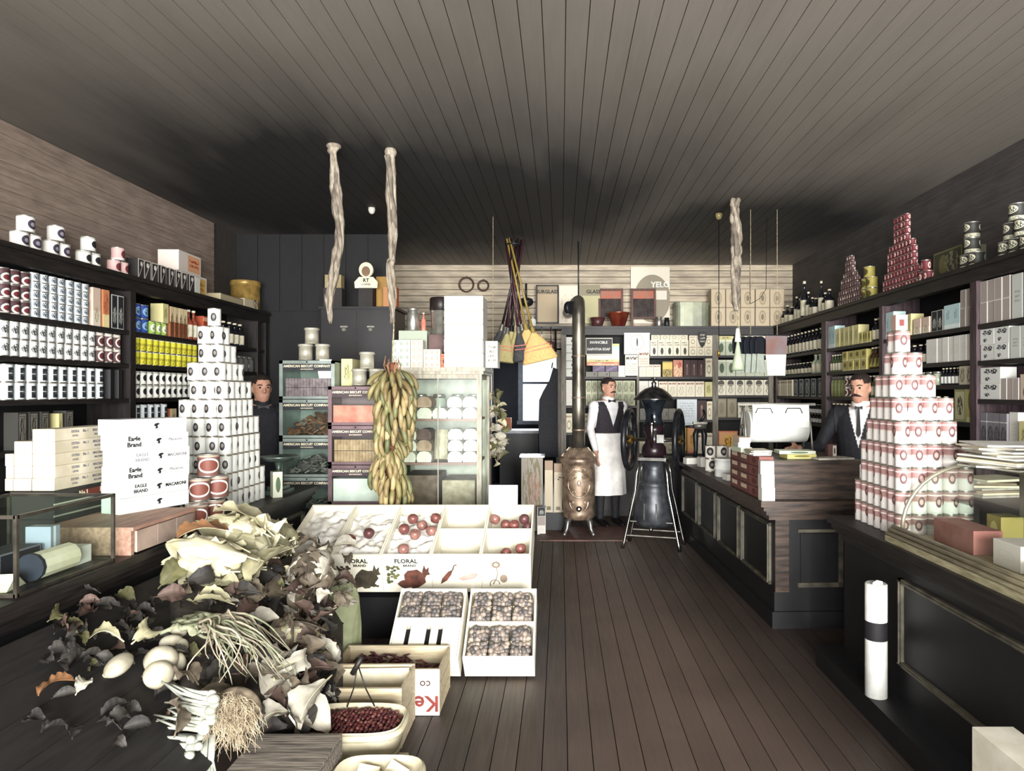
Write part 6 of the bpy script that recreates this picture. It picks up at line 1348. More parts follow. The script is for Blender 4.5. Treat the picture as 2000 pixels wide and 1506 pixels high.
# ---------------------------------------------------------------- berry crates
BT = math.radians(37); BH = .17; BW = .377; BL = .44
bn = Vector((0, -math.sin(BT), math.cos(BT)))
berry = [MB().ball((0, 0, 0), .0165, 8, 6, sq=(1, 1, .95)).mesh('plum', M('grey plum skin '+c, c, .45, scale=40, col2=d)) for c, d in (('6f6762', '4f4a48'), ('857a70', '625852'), ('5a5654', '42403f'), ('a29488', '7a6e64'))]
veneer = M('basket veneer', 'c4bca2', .7, scale=8, col2='a89f84')
rb = random.Random(21)
def berry_crate(x0, label, rows, indiv, lidlabel=None):
    base = Vector((x0, 3.62, .156))-bn*BH
    base.z = max(base.z, .004)
    t = open_crate('berry_crate', label, 'crate', BW, BL, BH, whitewood, base, (BT, 0, 0), slats=2, divider=[BL/2])
    mw = M4(base, (BT, 0, 0)); q = (BW-.034)/3; rest = []
    cup = MB(); a, e, hgt = q*.5-.003, .046, .075
    for s in (-1, 1): cup.add([(s*a*.9, -e*.9, 0), (s*a*.9, e*.9, 0), (s*a, e, hgt), (s*a, -e, hgt)], [(0, 1, 2, 3)]); cup.add([(-a*.9, s*e*.9, 0), (a*.9, s*e*.9, 0), (a, s*e, hgt), (-a, s*e, hgt)], [(0, 1, 2, 3)])
    cup.add([(-a*.9, -e*.9, .002), (a*.9, -e*.9, .002), (a*.9, e*.9, .002), (-a*.9, e*.9, .002)], [(0, 1, 2, 3)])
    cm_ = cup.mesh('berry_basket', veneer)
    for r_, ly in enumerate(rows):
        for c_ in range(3):
            lp = Vector((.015+q*(c_+.5), ly, BH-.088))
            T(put('berry_basket', cm_, mw @ lp, rot=(BT, 0, 0)), f'veneer basket of plums, {od(c_+1)} from left, {od(r_+1)} row from front, {label.split(" ")[0]} crate', 'basket', f'plum baskets of the {label.split(" ")[0]} crate')
            for i in range(5):
                for j in range(4):
                    p = mw @ (lp+Vector((-a+.016+i*(2*a-.032)/4+rb.uniform(-.004, .004), -e+.014+j*(2*e-.028)/3+rb.uniform(-.004, .004), .066+rb.uniform(0, .012))))
                    if indiv: T(put('plum', rb.choice(berry), p, rb.uniform(0, 6)), f'dusky plum in the basket {od(c_+1)} from left, {od(r_+1)} row from front, right crate', 'plum', f'plums of basket {c_+1}-{r_+1} in the right crate')
                    else: rest.append(p)
            for i in range(4):
                p = mw @ (lp+Vector((rb.uniform(-a+.025, a-.025), rb.uniform(-e+.02, e-.02), .088)))
                if indiv: T(put('plum', rb.choice(berry), p), f'dusky plum in the basket {od(c_+1)} from left, {od(r_+1)} row from front, right crate', 'plum', f'plums of basket {c_+1}-{r_+1} in the right crate')
                else: rest.append(p)
    if rest:
        m_ = MB()
        for p in rest: m_.ball(p, .0165, 8, 5, mi=rb.randrange(3))
        T(m_.build('plums', [x.materials[0] for x in berry[:3]]), 'dusky plums filling the left berry crate baskets', 'plums', kind='stuff')
    return t, mw
berry_crate(-.515, 'right slanted white crate of plum baskets beside the aisle', [.06, .155, .283, .378], True)
t, mw = berry_crate(-.915, 'left slanted white crate of plum baskets with slotted lid', [.285, .38], False)
for k, (a, b_) in enumerate(((.012, .075), (.1, .185), (.21, .25), (.275, .365))):
    MB().box(a, b_, .014, .2, BH-.008, BH).build('lid_slat', whitewood, t)
MB().box(.012, .365, .2, .245, BH-.006, BH+.004).build('lid_batten', whitewood, t)
MB().box(.014, .362, .016, .2, BH-.05, BH-.045).build('slot_shade', ink, t)  # black sheet added under the lid as the deep shade in its slots
# ---------------------------------------------------------------- crates and baskets in front
K_kel = M('white board side', 'f2efe9', .7, scale=6, col2='e6e0d6')
kc = open_crate('lettered_crate', 'pale crate with upside-down red letters, holding dried pods', 'crate', .53, .32, .22, palewood, Vector((-1.11, 3.31, .003)), (0, 0, 0), slats=3)
MB().box(.4, .53, -.003, 0, .0, .22).build('white_label', K_kel, kc)
letter('Ke', .105, redink, (.47, -.0042, .06), rot=(PI/2, PI, 0), parent=kc, bold=.02); letter('co', .055, M('brown ink', '4a3430', .7), (.462, -.0042, .15), rot=(PI/2, PI, 0), parent=kc, bold=.01)
m_ = MB(); pod = [M('dried pod '+c, c, .5, scale=20, col2=d) for c, d in (('5a2c30', '3a1c22'), ('6f3a3a', '452226'))]
for k in range(170):
    x, y = rb.uniform(.03, .5), rb.uniform(.04, .28); a = rb.uniform(0, 6.3); z = .13+.03*math.sin(x*9)+rb.uniform(0, .035)
    d = Vector((math.cos(a), math.sin(a), rb.uniform(-.25, .35)))*.032
    m_.tube([Vector((x, y, z))-d, Vector((x, y, z+.008)), Vector((x, y, z))+d], [.002, .007, .002], 5, mi=k % 2)
m_.box(.012, .515, .02, .3, .01, .13, mi=0)
T(m_.build('dried_pods', pod, loc=(-1.11, 3.31, .003)), 'dark red dried pods heaped in the lettered crate', 'pods', kind='stuff')
c2 = open_crate('bean_crate', 'pale wooden crate with a low layer of beans', 'crate', .355, .28, .26, palewood, Vector((-1.045, 3.0, .003)), (0, 0, 0), slats=2)
MB().grid(lambda u, v: (.012+.331*u, .016+.248*v, .13+.015*mnoise.noise(Vector((u*9, v*7, 1)))), 20, 14).build('bean_layer', M('pale beans', 'a89c80', .7, scale=60, col2='77705a', bump=.8), c2)
MB().prism([(.01, .14), (.34, .14), (.335, .255), (.02, .25)], 'y', .24, .244).build('paper_liner', cream, c2)
def basket(name, label, loc, W, D, H, m=veneer):
    """round-cornered splint basket"""
    t = thing(name, label, 'basket', loc)
    n = 36; b = MB()
    def ring(s, z): return [(math.copysign(abs(math.cos(2*PI*k/n))**.55, math.cos(2*PI*k/n))*W/2*s, math.copysign(abs(math.sin(2*PI*k/n))**.55, math.sin(2*PI*k/n))*D/2*s, z) for k in range(n)]
    for (s, z) in ((.82, 0), (.9, H*.45), (1, H), (.985, H), (.885, H*.45), (.8, .006)): b.v += ring(s, z)
    for j in range(5):
        for k in range(n): b.f.append((j*n+k, j*n+(k+1) % n, (j+1)*n+(k+1) % n, (j+1)*n+k)); b.m.append(0); b.sm.append(True)
    b.f.append(tuple(range(n))); b.m.append(0); b.sm.append(False); b.f.append(tuple(5*n+k for k in range(n))); b.m.append(0); b.sm.append(False)
    b.build('body', m, t)
    r1 = ring(1.02, H-.02); MB().tube([Vector(p) for p in r1]+[Vector(r1[0])], .009, 6, cap=False, flat=1.6).build('rim_hoop', m, t)
    r1 = ring(.93, H*.45); MB().tube([Vector(p) for p in r1]+[Vector(r1[0])], .006, 6, cap=False, flat=1.6).build('middle_hoop', m, t)
    return t
bs = basket('berry_hamper', 'splint basket full of cranberries with a wire handle', (-.815, 2.72, .07), .4, .26, .2)
ws = M('handle wire', '2a2724', .4, .5)
MB().tube([(-.06, .11, .19), (-.03, .1, .27), (-.015, .1, .36)], .003, 5).tube([(.05, .12, .19), (.02, .1, .27), (-.01, .1, .36)], .003, 5).build('wire_handle', ws, bs)
MB().tube([(-.035, .1, .33), (.005, .1, .4)], .011, 8).build('hand_grip', darkwood, bs)
T(MB().box(-.19, .19, -.12, .12, 0, .067).build('low_box', palewood, loc=(-.815, 2.72, .002)), 'low pale box under the cranberry basket', 'box')
MB().grid(lambda u, v: ((u-.5)*.34, (v-.5)*.2, .155+.012*math.sin(u*3)), 8, 6).build('berry_bed', M('cranberry bed', '4a1f22', .5), bs)
crb = [MB().ball((0, 0, 0), .0088, 8, 6).mesh('cranberry', M('cranberry '+c, c, .25, scale=30, col2=d)) for c, d in (('5f2c2c', '452022'), ('74463f', '55302c'), ('4a2325', '381a1d'))]
cnt = 0
for i in range(21):
    for j in range(13):
        x, y = (-.168+i*.0168+rb.uniform(-.003, .003)), (-.1+j*.0168+rb.uniform(-.003, .003))
        if (abs(x)/.178)**3.6+(abs(y)/.112)**3.6 > 1: continue
        T(put('cranberry', rb.choice(crb), (-.815+x, 2.72+y, .07+.168+.012*math.sin((x/.34+.5)*3)+rb.uniform(0, .008))), 'dark red cranberry in the splint basket with wire handle', 'cranberry', 'cranberries in the splint basket'); cnt += 1
b4 = basket('berry_hamper', 'splint basket with paper and a russet fruit at the bottom edge', (-.63, 2.36, .05), .3, .24, .2)
T(MB().box(-.14, .14, -.11, .11, 0, .047).build('low_box', palewood, loc=(-.63, 2.36, .002)), 'low pale box under the bottom-edge basket', 'box')
for k, (x, y, rz) in enumerate(((-.05, .03, .4), (.03, .05, -.3), (-.02, -.02, 1.2))): MB().prism([(-.04, 0), (.04, 0), (.045, .07), (-.03, .075)], 'y', -.002, .002).build('paper_scrap', cream, b4, (x, y, .13), rot=(-.6, .3, rz))
T(MB().ball((0, 0, 0), .055, 16, 10, sq=(1, 1, .85)).build('russet_fruit', M('russet skin', '9a6844', .5, scale=10, col2='4f3526'), loc=(-.6, 2.33, .21)), 'russet round fruit in the bottom-edge basket', 'fruit')
MB().grid(lambda u, v: ((u-.5)*.24, (v-.5)*.19, .11+.02*mnoise.noise(Vector((u*5, v*5, 3)))), 10, 8).build('paper_bed', cream, b4)
gw = open_crate('grey_crate', 'weathered grey crate with boards at the bottom edge', 'crate', .3, .3, .3, greywood, Vector((-1.09, 2.2, .003)), (0, 0, 0), slats=2)
for k in range(3): MB().box(.0, .3, .1*k+.002, .1*k+.098, .301, .312).build('lid_board', greywood, gw)
# paper-wrapped greens standing between heap and crates
sk = thing('paper_sack', 'olive paper sack standing between the heap and the crates', 'sack', (-1.2, 3.74, .0))
oli = M('olive wrapping paper', '8a9070', .75, scale=6, col2='6b6f52')
b = MB(); n = 16; lv_ = [(0, .1, .07), (.15, .115, .08), (.3, .12, .07), (.42, .11, .04), (.5, .08, .02)]
for z, ax, ay in lv_:
    for q in range(n): a = 2*PI*q/n; b.v.append((ax*math.cos(a)*(1+.12*mnoise.noise(Vector((q*.9, z*9, 0)))), ay*math.sin(a)*(1+.3*mnoise.noise(Vector((q*.7, z*7, 4)))), z+(.03*math.sin(a*3) if z > .4 else 0)))
for i in range(4):
    for q in range(n): b.f.append((i*n+q, i*n+(q+1) % n, (i+1)*n+(q+1) % n, (i+1)*n+q)); b.m.append(0); b.sm.append(False)
b.f.append(tuple(range(n))); b.m.append(0); b.sm.append(False)
b.build('bag', oli, sk)
# ---------------------------------------------------------------- produce rack and the heap of greens on it
RK0, RKZ, RKS = -1.8, .74, .63            # the rack's upper edge lies at x=-1.8, z=.74 and falls .63 per metre toward the aisle
def rackz(X): return RKZ-(X-RK0)*RKS
def on_rack(x, y, lift=0):
    kx, kz = (x-PX)/F, (y-PY)/F            # X = kx*Y ; Z = CH - kz*Y
    Y = (CH-RKZ-lift-RKS*RK0)/(kz-RKS*kx)
    return Vector((kx*Y, Y, CH-kz*Y))
rk_ = thing('produce_rack', 'dark sloping produce rack leaning along the left counter', 'rack', (-1.45, 2.7, 0))
ra = math.atan(RKS)
for k in range(6):
    x0 = -1.8+.108*k; c = x0+.053
    MB().box(-.0535/math.cos(ra), .0535/math.cos(ra), -1.05, .98, -.022, 0).build('board', M('dark rack board', '221f1e', .7, scale=6, stretch=(9, 1, 9), col2='181615', perobj=.06), rk_, (c+1.45, 0, rackz(c)-.012), rot=(0, ra, 0))
for y in (-.95, 0, .9):
    MB().bar((-.33, y, 0), (-.33, y, rackz(-1.78)-.05), .04, .04).bar((.24, y, 0), (.24, y, rackz(-1.21)-.05), .04, .04).build('trestle', darkwood_z, rk_)
def leaf_mesh(name, L, W, curl, ruff, seed, fold=.3):
    b = MB()
    def fn(u, v):
        w = W*math.sin(PI*min(1, max(0, v*.93+.05)))**.75*(1+.12*mnoise.noise(Vector((v*6, seed, 0))))
        x = (u-.5)*2; e = abs(x)
        px_ = x*w*(1+.1*mnoise.noise(Vector((v*9, x*2, seed))))
        z = curl*math.sin(v*PI*.8)*L*.5-curl*L*.2*v+fold*w*e*e+ruff*e*e*(mnoise.noise(Vector((v*8, x*1.5, seed*2.1)))*W*1.5+mnoise.noise(Vector((v*17, x*3, seed*1.3)))*W*.3)+.004*math.sin(v*30)*e
        return (px_, (v-.5)*L, z)
    b.grid(fn, 10, 14)
    b.tube([fn(.5, v/8) for v in range(-1, 9)], [.0035*(1.1-i/11) for i in range(10)], 5, mi=1)
    return b
pal = {}
for nm, c, d in (('cream', 'c9c4a8', 'a39c7c'), ('yellow', '9c977a', '747056'), ('olive', '6a6846', '48472f'), ('drab', '6c6252', '473f36'), ('brown', '58453c', '3b2e28'), ('dark', '35322e', '211f1e'), ('pale', 'b4b0a2', '857f74'), ('rust', '8a6240', '64442c')):
    pal[nm] = M('leaf '+nm, c, .65, scale=16, stretch=(1, .4, 1), col2=d, perobj=.25, bump=.25)
rib = M('leaf rib', 'c4bd9c', .6)
LM = {}
for nm in pal:
    LM[nm] = [leaf_mesh('leaf', L, W, cu, rf, sd, fo).mesh('leaf', [pal[nm], rib if nm in ('cream', 'yellow', 'pale') else pal[nm]]) for L, W, cu, rf, sd, fo in ((.15, .052, .6, .26, 1, .5), (.12, .046, .9, .34, 2, .4), (.17, .055, .35, .22, 3, .8))]
rl = random.Random(5)
_c = {}
def loose(x, y, lift, nm, sc_=1.0, tilt=.7):
    p = on_rack(x, y, lift)
    o = put('loose_leaf', rl.choice(LM[nm]), p, rot=(rl.uniform(-tilt, tilt), rl.uniform(-tilt, tilt)+ra, rl.uniform(0, 6.3)), scale=(sc_*rl.uniform(.8, 1.2),)*3)
    return o
WORD = {'cream': 'cream', 'yellow': 'yellowish', 'olive': 'olive green', 'drab': 'drab tan', 'brown': 'withered brown', 'dark': 'dark wilted', 'pale': 'pale grey', 'rust': 'rusty'}
def field(x0, x1, y0, y1, n, mix, lift, sc_, where, tilt=.7):
    for k in range(n):
        nm = rl.choice(mix); x, y = rl.uniform(x0, x1), rl.uniform(y0, y1)
        T(loose(x, y, lift*rl.random(), nm, sc_, tilt), f'{WORD[nm]} loose leaf lying {where}', 'leaf', f'{WORD[nm]} leaves {where}')
# mound under the leaves
mb = MB()
def mound(u, v):
    x, y = 330+340*u, 1080+380*v
    e = max(0, math.sin(PI*u))**.5*max(0, math.sin(PI*min(1, v+.08)))**.5
    return on_rack(x, y, .13*e-.02+.03*mnoise.noise(Vector((u*5, v*5, 2)))*e)
mb.grid(mound, 18, 18)
T(mb.build('leaf_litter', M('matted leaf litter', '39332c', .8, scale=22, col2='201c19', bump=.6)), 'matted dark litter under the heap of greens', 'litter', kind='stuff')
field(330, 560, 1095, 1200, 44, ['drab', 'olive', 'dark', 'brown', 'yellow'], .16, .85, 'below the cabbages')
field(450, 645, 1150, 1340, 66, ['brown', 'drab', 'dark', 'brown', 'pale'], .2, .95, 'on the right slope of the heap', 1.1)
field(530, 640, 1260, 1420, 34, ['pale', 'drab', 'dark', 'pale'], .12, 1.0, 'at the right foot of the heap', 1.1)
field(330, 540, 1270, 1420, 34, ['dark', 'drab', 'olive', 'brown'], .1, .8, 'around the leek bundle')
field(80, 330, 1160, 1310, 46, ['olive', 'dark', 'dark', 'brown', 'dark', 'dark'], .02, .5, 'scattered on the left of the rack', .35)
field(40, 330, 1320, 1490, 14, ['dark', 'dark', 'brown', 'dark'], .01, .45, 'strewn on the near end of the rack', .3)
field(560, 690, 1050, 1175, 36, ['drab', 'pale', 'drab', 'cream', 'brown'], .3, .75, 'ruffled beside the cabbages', 1.1)
for x, y, nm, s in ((275, 1245, 'yellow', .9), (205, 1250, 'yellow', .7), (110, 1345, 'rust', .6), (160, 1342, 'pale', .45), (600, 1200, 'rust', 1.1), (430, 1155, 'rust', .8)):
    T(loose(x, y, .05, nm, s, .3), {275: 'bright yellow leaf right of centre on the left rack', 205: 'small yellow leaf on the left of the rack', 110: 'small rust leaf alone at the lower left', 160: 'tiny pale scrap alone at the lower left', 600: 'large rusty leaf above the paper sack', 430: 'mustard leaf under the cabbages'}[x], 'leaf')
# cabbages: a tight heart wrapped in leaves
def cabbage(p, label, rot, L, W, mats, nout=7, seed=0):
    t = thing('cabbage', label, 'cabbage', p, rot=rot); rr = random.Random(seed)
    b = MB(); b.ball((0, 0, 0), 1, 20, 14, sq=(W*.5, L*.42, W*.42)); b.v = [tuple(Vector(v)*(1+.07*mnoise.noise(Vector(v)*22+Vector((seed, 0, 0))))) for v in b.v]
    b.build('heart', pal[mats[0]], t)
    for k in range(nout):
        a = 2*PI*k/nout+rr.uniform(-.3, .3); nm = rr.choice(mats)
        lm_ = leaf_mesh('leaf', L*rr.uniform(.9, 1.2), W*rr.uniform(.4, .6), .3, .85, seed*9+k, -.75)
        o = lm_.build('leaf', [pal[nm], pal[nm]], t)
        q = Matrix.Rotation(a, 3, 'Y') @ Matrix.Translation((0, 0, 0)).to_3x3()
        o.rotation_euler = q.to_euler(); o.location = q @ Vector((rr.uniform(-.02, .02), rr.uniform(-.02, .03), W*.47))
    return t
pp = on_rack(470, 1060, .2)
cabbage(pp, 'large cream cabbage on top of the heap', (.15, -.1, 1.25), .34, .2, ['cream', 'cream', 'yellow'], 8, 1)
cabbage(on_rack(415, 1096, .18), 'pale napa cabbage lying at the left of the heap', (.1, .2, 1.45), .33, .15, ['cream', 'yellow', 'cream'], 7, 2)
cabbage(on_rack(545, 1052, .2), 'yellow-green cabbage at the right of the large one', (.2, .3, .6), .2, .14, ['yellow', 'cream'], 6, 3)
cabbage(on_rack(610, 1120, .26), 'ruffled pinkish cabbage beside the fruit crates', (.3, .2, .3), .2, .17, ['drab', 'pale', 'cream'], 9, 4)
cabbage(on_rack(575, 1245, .13), 'withered brown cabbage on the right slope', (.3, .5, 2.2), .17, .12, ['yellow', 'drab', 'brown'], 12, 5)
for k, (x, y, nm, L, W, rz, tl_, lab) in enumerate(((530, 1105, 'yellow', .26, .1, 2.5, -.5, 'broad yellow spotted leaf standing in front of the cabbages'), (395, 1045, 'rust', .24, .075, 1.4, -.2, 'rust-stained outer leaf over the napa cabbage'), (470, 1020, 'cream', .34, .1, 1.3, .2, 'big cream leaf draped over the top cabbage'), (600, 1170, 'drab', .22, .08, 2.9, -.6, 'curled tan leaf with a stout rib'), (640, 1145, 'cream', .13, .06, .4, -.3, 'white crumpled leaf at the heap edge'), (625, 1210, 'pale', .15, .06, .9, -.5, 'pale cupped leaf next to the paper sack'), (612, 1375, 'pale', .2, .08, 2.6, -.7, 'large grey leaf hanging at the lower right'))):
    o = leaf_mesh('loose_leaf', L, W, .35, .22, 40+k, .4).build('loose_leaf', [pal[nm], rib], loc=on_rack(x, y, .3 if y < 1120 else .16), rot=(tl_, .2, rz)); T(o, lab, 'leaf')
# turnips
tn = M('white turnip skin', 'bdb8a6', .55, scale=14, col2='9a927c')
for k, (x, y, r_, sq, lab) in enumerate(((348, 1232, .034, (1, 1, 1), 'topmost small white turnip'), (335, 1255, .036, (1.2, .9, .8), 'flattened white turnip left of the roots'), (352, 1262, .03, (1, 1, 1), 'small white turnip in the middle of the cluster'), (315, 1290, .058, (1, 1, .9), 'largest round white turnip'), (310, 1318, .05, (1, 1, .95), 'big lower white turnip'), (352, 1296, .03, (.7, 1, 1.3), 'narrow upright white turnip'), (340, 1320, .018, (1, 1, 1), 'tiny white turnip at the cluster foot'), (232, 1299, .05, (1.4, .8, .6), 'lone flat white turnip left of the cluster'))):
    p = on_rack(x, y, .05)
    b = MB(); b.ball((0, 0, 0), r_, 16, 12, sq=sq); b.tube([(0, -r_*.8, -r_*.4), (0, -r_*1.4, -r_*.8), (.01, -r_*1.9, -r_*.9)], [r_*.3, r_*.08, .001], 6)
    T(b.build('turnip', tn, loc=p, rot=(.2, .1, k*.7)), lab+', on the produce rack', 'turnip')
# long pale roots
rt = thing('root_bundle', 'bundle of long pale roots spread across the heap', 'roots', on_rack(410, 1225, .17))
rm = [M('pale root '+c, c, .7, scale=20, col2=d) for c, d in (('b5ae9c', '8a806c'), ('9a927e', '6f6756'), ('868870', '60654c'))]
for k in range(52):
    a = rl.uniform(-1.2, .6); L = rl.uniform(.18, .34); q = []; o = Vector((rl.uniform(-.03, .03), rl.uniform(-.07, .07), rl.uniform(-.02, .03)))
    for i in range(14):
        t_ = i/13; w_ = .08*mnoise.noise(Vector((k*1.7, t_*1.7, 0)))*t_*2
        q.append(o+Vector((math.cos(a)*L*t_-math.sin(a)*w_, math.sin(a)*L*.7*t_+math.cos(a)*w_, -.63*math.cos(a)*L*t_*.9+.06*math.sin(PI*t_)+.02*mnoise.noise(Vector((k, t_*3, 5))))))
    MB().tube(q, [.007*(1-.8*i/13) for i in range(14)], 6).build('root', rm[k % 3], rt)
for k in range(9):
    MB().tube([(rl.uniform(-.05, .0), rl.uniform(-.1, .1), .01), (-.07+rl.uniform(-.03, .03), rl.uniform(-.12, .12), .03), (-.12+rl.uniform(-.03, .02), rl.uniform(-.15, .15), .02)], [.014, .012, .006], 7).build('crown', rm[2], rt)
# leeks: white stalks, bulbs and a mat of hair roots
lk = thing('leek_bundle', 'bundle of white leeks with matted hair roots facing the camera', 'leeks', on_rack(425, 1400, .12))
wm = M('white leek stalk', 'a9aaa0', .5, scale=14, col2='808478')
for k in range(30):
    z = rl.uniform(-.1, .1); x = -.02+.03*math.sin(z*20)+rl.uniform(-.018, .018); y0 = -.03+rl.uniform(-.03, .02); L = rl.uniform(.09, .19)
    o = MB().tube([(x-L, y0+.03+rl.uniform(-.02, .02), z*1.25+rl.uniform(-.03, .03)), (x-L*.6, y0+.012, z*1.1), (x-L*.25, y0, z), (x, y0-.01, z)], [.003, .005, .0065, .0085], 7).build('stalk', wm, lk)
    MB().ball((x+.006, y0-.012, z), .013+.004*rl.random(), 10, 7, sq=(1.2, 1, 1)).build('bulb', wm, o)
hm = MB()
for k in range(420):
    a = rl.uniform(0, 6.3); r_ = .085*math.sqrt(rl.random()); c = Vector((.06+r_*math.cos(a), -.03, .02+r_*.9*math.sin(a)))
    d = Vector((rl.uniform(-.4, 1), rl.uniform(-.9, -.1), rl.uniform(-1.2, .2))).normalized(); L = rl.uniform(.03, .075)
    hm.tube([c, c+d*L*.5+Vector((rl.uniform(-.01, .01),)*3), c+d*L+Vector((0, 0, -.012))], [.0014, .0011, .0006], 3)
hr_ = hm.build('hair_roots', M('tan hair roots', 'b5a68c', .9, scale=20, col2='857661'), lk); hr_['kind'] = 'stuff'
MB().ball((.06, .01, .02), .085, 16, 10, sq=(1, .5, .9)).build('root_mat', M('root mat', '857864', .9, scale=30, col2='5a4f42', bump=.6), lk)
for k in range(10):
    x = rl.uniform(-.03, .02); MB().tube([(x-.02, .0, -.06), (x-.01, -.03, -.12), (x+rl.uniform(-.02, .02), -.05, -.17)], [.006, .005, .003], 6).build('lower_stalk', wm, lk)
# ---------------------------------------------------------------- people
def loft(b, rings, n=20):
    """closed skin through elliptical rings (centre, radius along a, radius along c, axis a, axis c)"""
    st_ = len(b.v)
    for c, ra_, rc, ax, cx_ in rings:
        for k in range(n):
            a = 2*PI*k/n; b.v.append(tuple(Vector(c)+Vector(ax)*ra_*math.cos(a)+Vector(cx_)*rc*math.sin(a)))
    for i in range(len(rings)-1):
        for k in range(n):
            k2 = (k+1) % n; b.f.append((st_+i*n+k, st_+i*n+k2, st_+(i+1)*n+k2, st_+(i+1)*n+k)); b.m.append(0); b.sm.append(True)
    b.f.append(tuple(st_+k for k in reversed(range(n)))); b.m.append(0); b.sm.append(True)
    b.f.append(tuple(st_+(len(rings)-1)*n+k for k in range(n))); b.m.append(0); b.sm.append(True)
def limb(b, pts, rs, n=14):
    b.tube(pts, rs, n); 
    for p, r_ in zip(pts, rs): b.ball(p, r_, 14, 10)
skin = M('skin', 'b98e78', .55, scale=30, col2='a67a66', spec=.3); hairm = M('dark brown hair', '2c211d', .6, scale=60, col2='1a1412')
shirtw = M('white cotton shirt', 'dcdad8', .8, scale=16, col2='c8c6c8', bump=.2); suit = M('navy black suit cloth', '1c1d24', .8, scale=40, col2='131419')
vestm = M('dark plum vest cloth', '272129', .8, scale=40, col2='1a171d'); trous = M('charcoal trousers', '232326', .8, scale=30, col2='17171a'); apronm = M('white apron cloth', 'e4e2de', .8, scale=10, col2='cfccc8', bump=.25)
shoe = M('black leather', '141213', .35)
def person(label, loc, rz, headyaw, headpitch, arms, cloth, moust, waist=True, apron=None, leghide=False):
    """arms: for each side (elbow, wrist, hand direction) in body space, body faces -y; one continuous remeshed body"""
    X_, Y_, Z_ = Vector((1, 0, 0)), Vector((0, 1, 0)), Vector((0, 0, 1))
    b = MB()
    loft(b, [((0, .0, z), rx, ry, X_, Y_) for z, rx, ry in ((.78, .14, .1), (.86, .17, .12), (.95, .165, .115), (1.03, .155, .108), (1.12, .16, .11), (1.22, .175, .118), (1.31, .187, .12), (1.38, .18, .108), (1.425, .14, .088), (1.455, .085, .07), (1.49, .06, .06), (1.56, .055, .058))])
    hm_ = Matrix.Translation((0, 0, 1.5)) @ Matrix.Rotation(headyaw, 4, 'Z') @ Matrix.Rotation(headpitch, 4, 'X') @ Matrix.Translation((0, 0, -1.5))
    hv = len(b.v)
    loft(b, [((0, y, z), rx, ry, X_, Y_) for z, y, rx, ry in ((1.487, -.045, .022, .025), (1.5, -.035, .042, .05), (1.52, -.02, .055, .07), (1.55, -.008, .063, .085), (1.58, .0, .068, .092), (1.615, .004, .072, .097), (1.65, .006, .073, .097), (1.68, .008, .066, .088), (1.703, .01, .048, .066), (1.717, .012, .02, .03))], 24)
    loft(b, [((0, -.088, 1.625), .008, .01, X_, Y_), ((0, -.098, 1.6), .011, .014, X_, Y_), ((0, -.106, 1.578), .014, .018, X_, Y_), ((0, -.094, 1.567), .013, .012, X_, Y_)], 10)     # nose
    b.ball((0, -.084, 1.637), .02, 12, 8, sq=(2.1, .6, .5)); b.ball((0, -.078, 1.545), .018, 10, 8, sq=(1.3, .7, .6)); b.ball((0, -.066, 1.508), .02, 10, 8, sq=(1.2, .8, .8))   # brow, lips, chin
    for s in (-1, 1): b.ball((s*.073, .012, 1.595), .03, 10, 8, sq=(.35, .6, 1))
    for i in range(hv, len(b.v)): b.v[i] = tuple(hm_ @ Vector(b.v[i]))
    for s, (el, wr, hdr) in zip((-1, 1), arms):
        sh_ = Vector((s*.185, .0, 1.385)); el, wr = Vector(el), Vector(wr); hdr = Vector(hdr).normalized()
        limb(b, [Vector((s*.12, 0, 1.38)), sh_, sh_.lerp(el, .5), el, el.lerp(wr, .45), wr], [.075, .068, .056, .048, .043, .03])
        sd = hdr.cross(Vector((0, 1, 0)) if abs(hdr.y) < .8 else Vector((0, 0, 1))).normalized(); up = sd.cross(hdr)
        palm = wr+hdr*.055
        loft(b, [(wr+hdr*t_, w_, d_, up, sd) for t_, w_, d_ in ((-.01, .024, .02), (.03, .036, .016), (.07, .042, .015), (.095, .038, .013))], 14)
        for k, L in enumerate((.068, .078, .073, .058)):
            o = wr+hdr*.088+up*(.031-.0205*k); bend = sd*(-s)*.5
            limb(b, [o, o+hdr*L*.45+bend*.012, o+hdr*L*.78+bend*.035, o+hdr*L*.95+bend*.055], [.0095, .009, .0082, .007], 8)
        o = wr+hdr*.03+up*.034; limb(b, [o, o+up*.022+hdr*.03, o+up*.026+hdr*.06], [.012, .0105, .0085], 8)
    for s in (-1, 1):
        limb(b, [(s*.085, 0, .84), (s*.095, -.01, .65), (s*.1, -.012, .46), (s*.1, .01, .28), (s*.1, .012, .09)], [.088, .075, .056, .052, .042])
        loft(b, [((s*.1, y, z), rx, rz_, X_, Z_) for y, z, rx, rz_ in ((.06, .045, .025, .03), (.03, .05, .038, .045), (-.04, .045, .042, .04), (-.11, .033, .045, .028), (-.17, .024, .038, .02), (-.2, .02, .018, .012))], 14)
    o = b.build('tmp_body', skin)
    md = o.modifiers.new('r', 'REMESH'); md.mode = 'VOXEL'; md.voxel_size = .0075; md.use_smooth_shade = True
    sm_ = o.modifiers.new('s', 'SMOOTH'); sm_.iterations = 4; sm_.factor = .5
    me = bpy.data.meshes.new_from_object(o.evaluated_get(bpy.context.evaluated_depsgraph_get())); bpy.data.objects.remove(o)
    me.name = 'person'; me.materials.clear()
    for m in (skin, cloth['top'], trous, shoe, shirtw): me.materials.append(m)
    hinv = hm_.inverted()
    ws = [Vector(a[1]) for a in arms]; es = [Vector(a[0]) for a in arms]
